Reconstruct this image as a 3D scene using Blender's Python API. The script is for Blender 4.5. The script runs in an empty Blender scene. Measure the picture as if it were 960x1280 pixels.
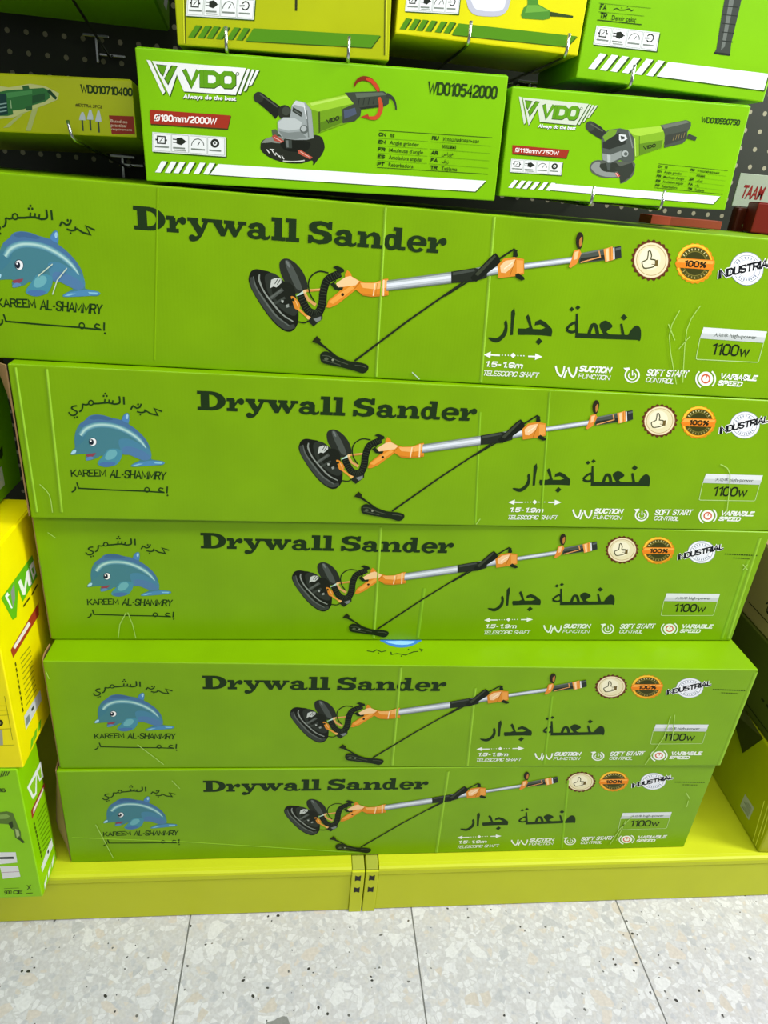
import bpy, bmesh, math, random
from mathutils import Vector, Matrix, Euler

random.seed(7)
scene = bpy.context.scene
col = scene.collection

# ---------------------------------------------------------------- camera, world, lights, exposure
cam_data = bpy.data.cameras.new('camera')
cam = bpy.data.objects.new('camera', cam_data)
col.objects.link(cam)
cam_data.sensor_fit = 'HORIZONTAL'
cam_data.sensor_width = 36.0
cam_data.lens = 32.275
cam_data.clip_start = 0.02
cam_data.clip_end = 60
cam.matrix_world = Matrix([[0.992344, -0.033634, -0.11884, 0.453628], [-0.091995, 0.440719, -0.892919, -1.024109], [0.082407, 0.897015, 0.434251, 1.478088], [0.0, 0.0, 0.0, 1.0]])
scene.camera = cam

scene.view_settings.view_transform = 'Standard'
scene.view_settings.look = 'None'
scene.view_settings.gamma = 1.0
scene.view_settings.use_curve_mapping = False
scene.view_settings.exposure = 0.0

world = bpy.data.worlds.new('shop_ambient')
scene.world = world
world.use_nodes = True
wb = world.node_tree.nodes['Background']
wb.inputs[0].default_value = (0.93, 0.95, 1.0, 1)
wb.inputs[1].default_value = 0.2


def area_light(name, loc, sx, sy, power, color=(1, 1, 1), target=None):
    l = bpy.data.lights.new(name, 'AREA')
    l.shape = 'RECTANGLE'
    l.size, l.size_y = sx, sy
    l.energy = power
    l.color = color
    o = bpy.data.objects.new(name, l)
    o.location = loc
    if target:
        o.rotation_euler = (Vector(target) - Vector(loc)).to_track_quat('-Z', 'Y').to_euler()
    col.objects.link(o)
    return o


# rows of ceiling tubes over the aisle
area_light('ceiling_tube_near', (1.2, -0.85, 3.1), 3.6, 0.35, 45, (0.97, 0.98, 1.0))
area_light('ceiling_tube_far', (1.0, -2.7, 3.2), 4.5, 0.5, 60, (0.97, 0.98, 1.0), (0.7, -0.6, 0.9))
area_light('ceiling_tube_right', (3.0, -0.55, 2.8), 0.4, 2.2, 95, (0.98, 0.98, 1.0), (0.0, 0.0, 0.7))

ZB = 0.139          # height of the deck the cartons stand on
L, H, D = 1.364, 0.2609, 0.255


# ---------------------------------------------------------------- materials
def lin(h):
    h = h.lstrip('#')
    out = []
    for i in (0, 2, 4):
        c = int(h[i:i + 2], 16) / 255
        out.append(c / 12.92 if c <= 0.04045 else ((c + 0.055) / 1.055) ** 2.4)
    return (*out, 1)


_m = {}


def mat(name, color, rough=0.45, metal=0.0, spec=0.5):
    if name in _m:
        return _m[name]
    m = bpy.data.materials.new(name)
    m.use_nodes = True
    b = m.node_tree.nodes['Principled BSDF']
    b.inputs['Base Color'].default_value = lin(color)
    b.inputs['Roughness'].default_value = rough
    b.inputs['Metallic'].default_value = metal
    b.inputs['Specular IOR Level'].default_value = spec
    _m[name] = m
    return m


def ink(h):
    return mat('ink_' + h.lstrip('#'), h, 0.5, 0.0, 0.14)


def card(name, color, rough=0.38, flute=0.0, mottling=0.06):
    """printed board: faint mottling of the colour, fluting felt as a bump"""
    if name in _m:
        return _m[name]
    m = mat(name, color, rough, 0.0, 0.24)
    nt = m.node_tree
    b = nt.nodes['Principled BSDF']
    tc = nt.nodes.new('ShaderNodeTexCoord')
    n = nt.nodes.new('ShaderNodeTexNoise')
    n.inputs['Scale'].default_value = 9
    n.inputs['Detail'].default_value = 5
    nt.links.new(tc.outputs['Object'], n.inputs['Vector'])
    hsv = nt.nodes.new('ShaderNodeHueSaturation')
    hsv.inputs['Color'].default_value = lin(color)
    mr = nt.nodes.new('ShaderNodeMapRange')
    mr.inputs['From Min'].default_value = 0.3
    mr.inputs['From Max'].default_value = 0.7
    mr.inputs['To Min'].default_value = 1 - mottling
    mr.inputs['To Max'].default_value = 1 + mottling
    nt.links.new(n.outputs['Fac'], mr.inputs['Value'])
    nt.links.new(mr.outputs['Result'], hsv.inputs['Value'])
    nt.links.new(hsv.outputs['Color'], b.inputs['Base Color'])
    bump = nt.nodes.new('ShaderNodeBump')
    bump.inputs['Distance'].default_value = 0.004
    bump.inputs['Strength'].default_value = 0.12
    if flute:
        w = nt.nodes.new('ShaderNodeTexWave')
        w.bands_direction = 'X'
        w.inputs['Scale'].default_value = flute
        w.inputs['Distortion'].default_value = 0.6
        w.inputs['Detail'].default_value = 1
        nt.links.new(tc.outputs['Object'], w.inputs['Vector'])
        ad = nt.nodes.new('ShaderNodeMath')
        ad.operation = 'MULTIPLY_ADD'
        ad.inputs[1].default_value = 0.05
        nt.links.new(w.outputs['Fac'], ad.inputs[0])
        nt.links.new(n.outputs['Fac'], ad.inputs[2])
        nt.links.new(ad.outputs[0], bump.inputs['Height'])
    else:
        nt.links.new(n.outputs['Fac'], bump.inputs['Height'])
    nt.links.new(bump.outputs['Normal'], b.inputs['Normal'])
    return m


M_CARTON = card('carton_green', '#79a600', 0.36, 55)
M_KRAFT = card('kraft_board', '#9a7a50', 0.8, 60)
M_GREEN = card('lime_green_board', '#7cbc00', 0.33)
M_YELLOW = card('yellow_board', '#f8ea00', 0.33)
M_OLIVE = card('yellow_green_board', '#a9b300', 0.33)
M_YELLOWB = card('warm_yellow_board', '#d8d400', 0.33)
M_SHELF = card('lime_enamel', '#c2ca1e', 0.45, 0, 0.03)
M_SLOT = mat('slot_black', '#14160c', 0.7)
M_CHROME = mat('chrome_wire', '#c8cdc8', 0.22, 1.0)
M_DARK = card('dark_olive_board', '#4c5418', 0.45)
M_RED = card('red_board', '#7c1c10', 0.45)
M_BROWNRED = card('brick_red_board', '#8a3a20', 0.5)


# ---------------------------------------------------------------- mesh helpers
def link_mesh(name, verts, faces, mats, fm=None, parent=None, smooth=False):
    me = bpy.data.meshes.new(name)
    me.from_pydata([tuple(v) for v in verts], [], faces)
    for m in mats:
        me.materials.append(m)
    if fm:
        me.polygons.foreach_set('material_index', fm)
    if smooth:
        me.polygons.foreach_set('use_smooth', [True] * len(me.polygons))
    me.update()
    o = bpy.data.objects.new(name, me)
    col.objects.link(o)
    if parent:
        o.parent = parent
    return o


def bm_obj(name, bm, m, parent=None, smooth=False):
    me = bpy.data.meshes.new(name)
    bm.normal_update()
    bm.to_mesh(me)
    bm.free()
    for x in (m if isinstance(m, list) else [m]):
        me.materials.append(x)
    if smooth:
        me.polygons.foreach_set('use_smooth', [True] * len(me.polygons))
    o = bpy.data.objects.new(name, me)
    col.objects.link(o)
    if parent:
        o.parent = parent
    return o


def box_bm(x0, y0, z0, x1, y1, z1, bevel=0.002, seg=2):
    bm = bmesh.new()
    bmesh.ops.create_cube(bm, size=1)
    for v in bm.verts:
        v.co = Vector(((x0 + x1) / 2 + v.co.x * (x1 - x0), (y0 + y1) / 2 + v.co.y * (y1 - y0), (z0 + z1) / 2 + v.co.z * (z1 - z0)))
    if bevel:
        bmesh.ops.bevel(bm, geom=bm.edges[:], offset=bevel, segments=seg, affect='EDGES', profile=0.6)
    return bm


def box(name, a, b, m, parent=None, bevel=0.002):
    return bm_obj(name, box_bm(*a, *b, bevel), m, parent)


def tube_bm(pts, r, n=8, bm=None):
    bm = bm or bmesh.new()
    pts = [Vector(p) for p in pts]
    rings = []
    for i, p in enumerate(pts):
        t = (pts[min(i + 1, len(pts) - 1)] - pts[max(i - 1, 0)]).normalized()
        a = t.cross(Vector((1, 0, 0.02)))
        if a.length < 0.1:
            a = t.cross(Vector((0, 0, 1)))
        a.normalize()
        c = t.cross(a)
        rr = r[i] if isinstance(r, (list, tuple)) else r
        rings.append([bm.verts.new(p + rr * (math.cos(k * 2 * math.pi / n) * a + math.sin(k * 2 * math.pi / n) * c)) for k in range(n)])
    for A, B in zip(rings, rings[1:]):
        for k in range(n):
            bm.faces.new((A[k], A[(k + 1) % n], B[(k + 1) % n], B[k]))
    bm.faces.new(rings[0][::-1])
    bm.faces.new(rings[-1])
    return bm


def thing(name, label, cat, loc=(0, 0, 0), rot=None, group=None):
    o = bpy.data.objects.new(name, None)
    o.empty_display_size = 0.05
    col.objects.link(o)
    o.location = loc
    if rot is not None:
        o.rotation_euler = rot
    o['label'] = label
    o['category'] = cat
    if group:
        o['group'] = group
    return o


# ---------------------------------------------------------------- printing on board
_txt = {}


def text_mesh(s, bold):
    k = (s, bold)
    if k not in _txt:
        cu = bpy.data.curves.new('lettering_source', 'FONT')
        cu.body = s
        cu.resolution_u = 3
        cu.offset = (0.0, 0.008, 0.028)[bold]
        ob = bpy.data.objects.new('lettering_source', cu)
        col.objects.link(ob)
        dg = bpy.context.evaluated_depsgraph_get()
        me = bpy.data.meshes.new_from_object(ob.evaluated_get(dg))
        vs = [(v.co.x, v.co.y) for v in me.vertices]
        fs = [tuple(p.vertices) for p in me.polygons]
        bpy.data.meshes.remove(me)
        bpy.data.objects.remove(ob)
        bpy.data.curves.remove(cu)
        _txt[k] = (vs, fs)
    return _txt[k]

# heavy condensed capitals drawn as strokes: (advance, polylines on a unit square)
GLYPH = {
    'A': (1.0, [[(0, 0), (.5, 1), (1, 0)], [(.2, .3), (.8, .3)]]),
    'B': (.9, [[(0, 0), (0, 1), (.7, 1), (.95, .87), (.95, .64), (.7, .53), (0, .53)], [(.6, .53), (.75, .53), (1, .4), (1, .13), (.75, 0), (0, 0)]]),
    'C': (.9, [[(1, .68), (1, .84), (.78, 1), (.22, 1), (0, .84), (0, .16), (.22, 0), (.78, 0), (1, .16), (1, .32)]]),
    'D': (.95, [[(0, 0), (0, 1), (.66, 1), (1, .8), (1, .2), (.66, 0), (0, 0)]]),
    'E': (.8, [[(1, 0), (0, 0), (0, 1), (1, 1)], [(0, .52), (.85, .52)]]),
    'F': (.78, [[(0, 0), (0, 1), (1, 1)], [(0, .5), (.85, .5)]]),
    'H': (.95, [[(0, 0), (0, 1)], [(1, 0), (1, 1)], [(0, .52), (1, .52)]]),
    'I': (.0, [[(.5, 0), (.5, 1)]]),
    'K': (.95, [[(0, 0), (0, 1)], [(1, 1), (.05, .42)], [(.3, .56), (1, 0)]]),
    'L': (.75, [[(0, 1), (0, 0), (1, 0)]]),
    'M': (1.15, [[(0, 0), (0, 1), (.5, .2), (1, 1), (1, 0)]]),
    'N': (.95, [[(0, 0), (0, 1), (1, 0), (1, 1)]]),
    'O': (.95, [[(0, .5), (0, .8), (.24, 1), (.76, 1), (1, .8), (1, .2), (.76, 0), (.24, 0), (0, .2), (0, .5)]]),
    'P': (.88, [[(0, 0), (0, 1), (.75, 1), (1, .85), (1, .6), (.75, .45), (0, .45)]]),
    'R': (.92, [[(0, 0), (0, 1), (.75, 1), (1, .86), (1, .62), (.75, .48), (0, .48)], [(.6, .48), (1, 0)]]),
    'S': (.88, [[(1, .74), (1, .86), (.78, 1), (.22, 1), (0, .86), (0, .66), (.2, .55), (.8, .46), (1, .34), (1, .15), (.78, 0), (.22, 0), (0, .14), (0, .27)]]),
    'T': (.85, [[(0, 1), (1, 1)], [(.5, 1), (.5, 0)]]),
    'U': (.92, [[(0, 1), (0, .18), (.24, 0), (.76, 0), (1, .18), (1, 1)]]),
    'V': (.95, [[(0, 1), (.5, 0), (1, 1)]]),
    'W': (1.35, [[(0, 1), (.26, 0), (.5, .85), (.74, 0), (1, 1)]]),
    'Y': (.92, [[(0, 1), (.5, .46), (1, 1)], [(.5, .46), (.5, 0)]]),
    '0': (.8, [[(0, .5), (0, .82), (.28, 1), (.72, 1), (1, .82), (1, .18), (.72, 0), (.28, 0), (0, .18), (0, .5)]]),
    '1': (.42, [[(0, .8), (1, 1), (1, 0)]]),
    '2': (.8, [[(0, .74), (0, .86), (.25, 1), (.75, 1), (1, .86), (1, .62), (0, .12), (0, 0), (1, 0)]]),
    '3': (.8, [[(0, .86), (.25, 1), (.75, 1), (1, .86), (1, .64), (.7, .53), (.35, .53)], [(.6, .53), (.75, .53), (1, .4), (1, .14), (.75, 0), (.25, 0), (0, .14)]]),
    '4': (.85, [[(.75, 0), (.75, 1), (0, .28), (1, .28)]]),
    '5': (.8, [[(1, 1), (.08, 1), (.04, .56), (.7, .6), (1, .44), (1, .15), (.72, 0), (.25, 0), (0, .14)]]),
    '6': (.8, [[(.95, .86), (.72, 1), (.28, 1), (0, .82), (0, .18), (.28, 0), (.72, 0), (1, .16), (1, .42), (.72, .56), (.05, .5)]]),
    '7': (.75, [[(0, 1), (1, 1), (.35, 0)]]),
    '8': (.8, [[(.3, .53), (.05, .66), (.05, .86), (.28, 1), (.72, 1), (.95, .86), (.95, .66), (.7, .53), (.3, .53), (0, .4), (0, .14), (.28, 0), (.72, 0), (1, .14), (1, .4), (.7, .53)]]),
    '9': (.8, [[(.05, .14), (.28, 0), (.72, 0), (1, .18), (1, .82), (.72, 1), (.28, 1), (0, .84), (0, .58), (.28, .44), (.95, .5)]]),
    'm': (1.15, [[(0, 0), (0, .72)], [(0, .6), (.15, .7), (.38, .7), (.5, .58), (.5, 0)], [(.5, .6), (.65, .7), (.88, .7), (1, .58), (1, 0)]]),
    'w': (1.15, [[(0, .7), (.26, 0), (.5, .6), (.74, 0), (1, .7)]]),
    '%': (1.1, [[(.85, 1), (.15, 0)], [(.05, .75), (.05, .9), (.18, 1), (.3, .9), (.3, .68), (.18, .58), (.05, .68), (.05, .78)], [(.7, .25), (.7, .32), (.82, .42), (.95, .32), (.95, .1), (.82, 0), (.7, .1), (.7, .28)]]),
    '/': (.5, [[(0, -.05), (1, 1.05)]]),
    '-': (.45, [[(0, .42), (1, .42)]]),
    '.': (.0, [[(.5, 0), (.5, .06)]]),
    '\u00d8': (.95, [[(0, .5), (0, .8), (.24, 1), (.76, 1), (1, .8), (1, .2), (.76, 0), (.24, 0), (0, .2), (0, .5)], [(-.1, -.08), (1.1, 1.08)]]),
}


def stroke_text(s, ratio, wt):
    """polylines of a line of capitals, x scaled so that the line is RATIO cap heights long; stroke weight WT cap heights"""
    gap = 0.2 + wt * 0.5
    adv = [0.5 if ch == ' ' else GLYPH[ch][0] for ch in s]
    total = sum(adv) * 1.0 + gap * sum(1 for _ in s[1:])
    k = (ratio - wt) / max(total, 1e-6)
    wt = min(wt, 0.36 * k)
    k = (ratio - wt) / max(total, 1e-6)
    x = wt / 2
    out = []
    for ch, a in zip(s, adv):
        if ch != ' ':
            for pl in GLYPH[ch][1]:
                q = [Vector((x + (p[0] * a if a else 0) * k, wt / 2 + p[1] * (1 - wt))) for p in pl]
                if (q[0] - q[-1]).length > 1e-6 or len(q) < 4:
                    # square ends
                    a0, a1 = (q[0] - q[1]).normalized() * wt * 0.48, (q[-1] - q[-2]).normalized() * wt * 0.48
                    if pl[0][1] in (0, 1):
                        q[0] = q[0] + a0
                    if pl[-1][1] in (0, 1):
                        q[-1] = q[-1] + a1
                out.append([(v.x, v.y) for v in q])
        x += (a + gap) * k
    return out, wt


def ribbon(pts, w, closed):
    n = len(pts)
    ws = w if isinstance(w, list) else [w] * n
    left, right = [], []
    for i, p in enumerate(pts):
        a = pts[i - 1] if (i > 0 or closed) else p
        b = pts[(i + 1) % n] if (i < n - 1 or closed) else p
        d1 = Vector((p[0] - a[0], p[1] - a[1]))
        d2 = Vector((b[0] - p[0], b[1] - p[1]))
        if d1.length < 1e-6:
            d1 = d2.copy()
        if d2.length < 1e-6:
            d2 = d1.copy()
        if d1.length < 1e-6:
            d1 = d2 = Vector((1, 0))
        d1.normalize()
        d2.normalize()
        t = d1 + d2
        if t.length < 0.2:
            t = d1
        t.normalize()
        nn = Vector((-t.y, t.x))
        k = min(1 / max(nn.dot(Vector((-d1.y, d1.x))), 0.45), 1.6)
        h = ws[i] / 2 * k
        left.append((p[0] + nn.x * h, p[1] + nn.y * h))
        right.append((p[0] - nn.x * h, p[1] - nn.y * h))
    quads = []
    for i in range(n if closed else n - 1):
        j = (i + 1) % n
        quads.append((left[i], left[j], right[j], right[i]))
    return quads


def printed(name, items, parent, axis='front', base=0.0003, step=0.000008, offset=(0, 0, 0)):
    """lay flat ink shapes (millimetres) on a face: u to the right (or to the back), v up (or to the back)"""
    V, Fc, FM, mats, idx = [], [], [], [], {}

    def place(u, v, o):
        u, v = u / 1000, v / 1000
        if axis == 'front':
            p = (u, -o, v)
        elif axis == 'right':
            p = (o, u, v)
        elif axis == 'left':
            p = (-o, u, v)
        else:
            p = (u, v, o)
        return (p[0] + offset[0], p[1] + offset[1], p[2] + offset[2])

    def mi(c, card_mat=None):
        k = c
        if k not in idx:
            idx[k] = len(mats)
            mats.append(ink(c))
        return idx[k]

    def face(pts, o, m):
        a = sum(pts[i][0] * pts[(i + 1) % len(pts)][1] - pts[(i + 1) % len(pts)][0] * pts[i][1] for i in range(len(pts)))
        if a < 0:
            pts = pts[::-1]
        if axis == 'left':
            pts = pts[::-1]
        s = len(V)
        V.extend(place(p[0], p[1], o) for p in pts)
        Fc.append(tuple(range(s, s + len(pts))))
        FM.append(m)

    for i, it in enumerate(items):
        o = base + step * i
        if it[0] == 'P':
            c = it[2]
            face([(c[k], c[k + 1]) for k in range(0, len(c), 2)], o, mi(it[1]))
        elif it[0] == 'S':
            c = it[3]
            pts = [(c[k], c[k + 1]) for k in range(0, len(c), 2)]
            for q in ribbon(pts, it[2], it[4]):
                face(list(q), o, mi(it[1]))
        elif it[0] == 'T':
            vs, fs = text_mesh(it[2], it[4])
            if not vs:
                continue
            x0 = min(v[0] for v in vs)
            x1 = max(v[0] for v in vs)
            y0, y1 = 0.0, max(v[1] for v in vs)
            if it[2] in ('%',):
                y0 = min(v[1] for v in vs)
            bx, by, rx, ry, tx, ty = it[3]
            m = mi(it[1])
            s = len(V)
            flat = []
            for x, y in vs:
                a = (x - x0) / (x1 - x0)
                b = (y - y0) / (y1 - y0)
                flat.append((bx + (rx - bx) * a + (tx - bx) * b, by + (ry - by) * a + (ty - by) * b))
            V.extend(place(u, v, o) for u, v in flat)
            for f in fs:
                ar = sum(flat[f[k]][0] * flat[f[(k + 1) % len(f)]][1] - flat[f[(k + 1) % len(f)]][0] * flat[f[k]][1] for k in range(len(f)))
                ff = f if ar >= 0 else f[::-1]
                if axis == 'left':
                    ff = ff[::-1]
                Fc.append(tuple(s + k for k in ff))
                FM.append(m)
        elif it[0] == 'G':
            bx, by, rx, ry, tx, ty = it[3]
            hgt = math.hypot(tx - bx, ty - by) or 1
            hgt = abs((rx - bx) * (ty - by) - (ry - by) * (tx - bx)) / math.hypot(rx - bx, ry - by)
            ratio = math.hypot(rx - bx, ry - by) / hgt
            lines, wt = stroke_text(it[2], ratio, it[4])
            for pl in lines:
                cl = len(pl) > 3 and math.dist(pl[0], pl[-1]) < 1e-6
                if cl:
                    pl = pl[:-1]
                for q in ribbon(pl, wt * it[5] / it[4], cl):
                    face([(bx + (rx - bx) * x / ratio + (tx - bx) * y, by + (ry - by) * x / ratio + (ty - by) * y) for x, y in q], o, mi(it[1]))
        elif it[0] == 'R':
            # a crease standing proud of the board: shallow rounded ridge
            c = it[4]
            pts = [(c[k], c[k + 1]) for k in range(0, len(c), 2)]
            w, h = it[2], it[3] / 1000
            m = mi(it[1])
            prof = [(-0.5, 0.0001), (-0.25, h * 0.75), (0, h), (0.25, h * 0.75), (0.5, 0.0001)]
            t = (Vector(pts[-1]) - Vector(pts[0])).normalized()
            nn = Vector((t.y, -t.x))
            rows = []
            for p in pts:
                s = len(V)
                rows.append(s)
                for a, hh in prof:
                    V.append(place(p[0] + nn.x * a * w, p[1] + nn.y * a * w, hh))
            for A, B in zip(rows, rows[1:]):
                for k in range(4):
                    Fc.append((A + k, B + k, B + k + 1, A + k + 1))
                    FM.append(m)
    return link_mesh(name, V, Fc, mats, FM, parent)


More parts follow.
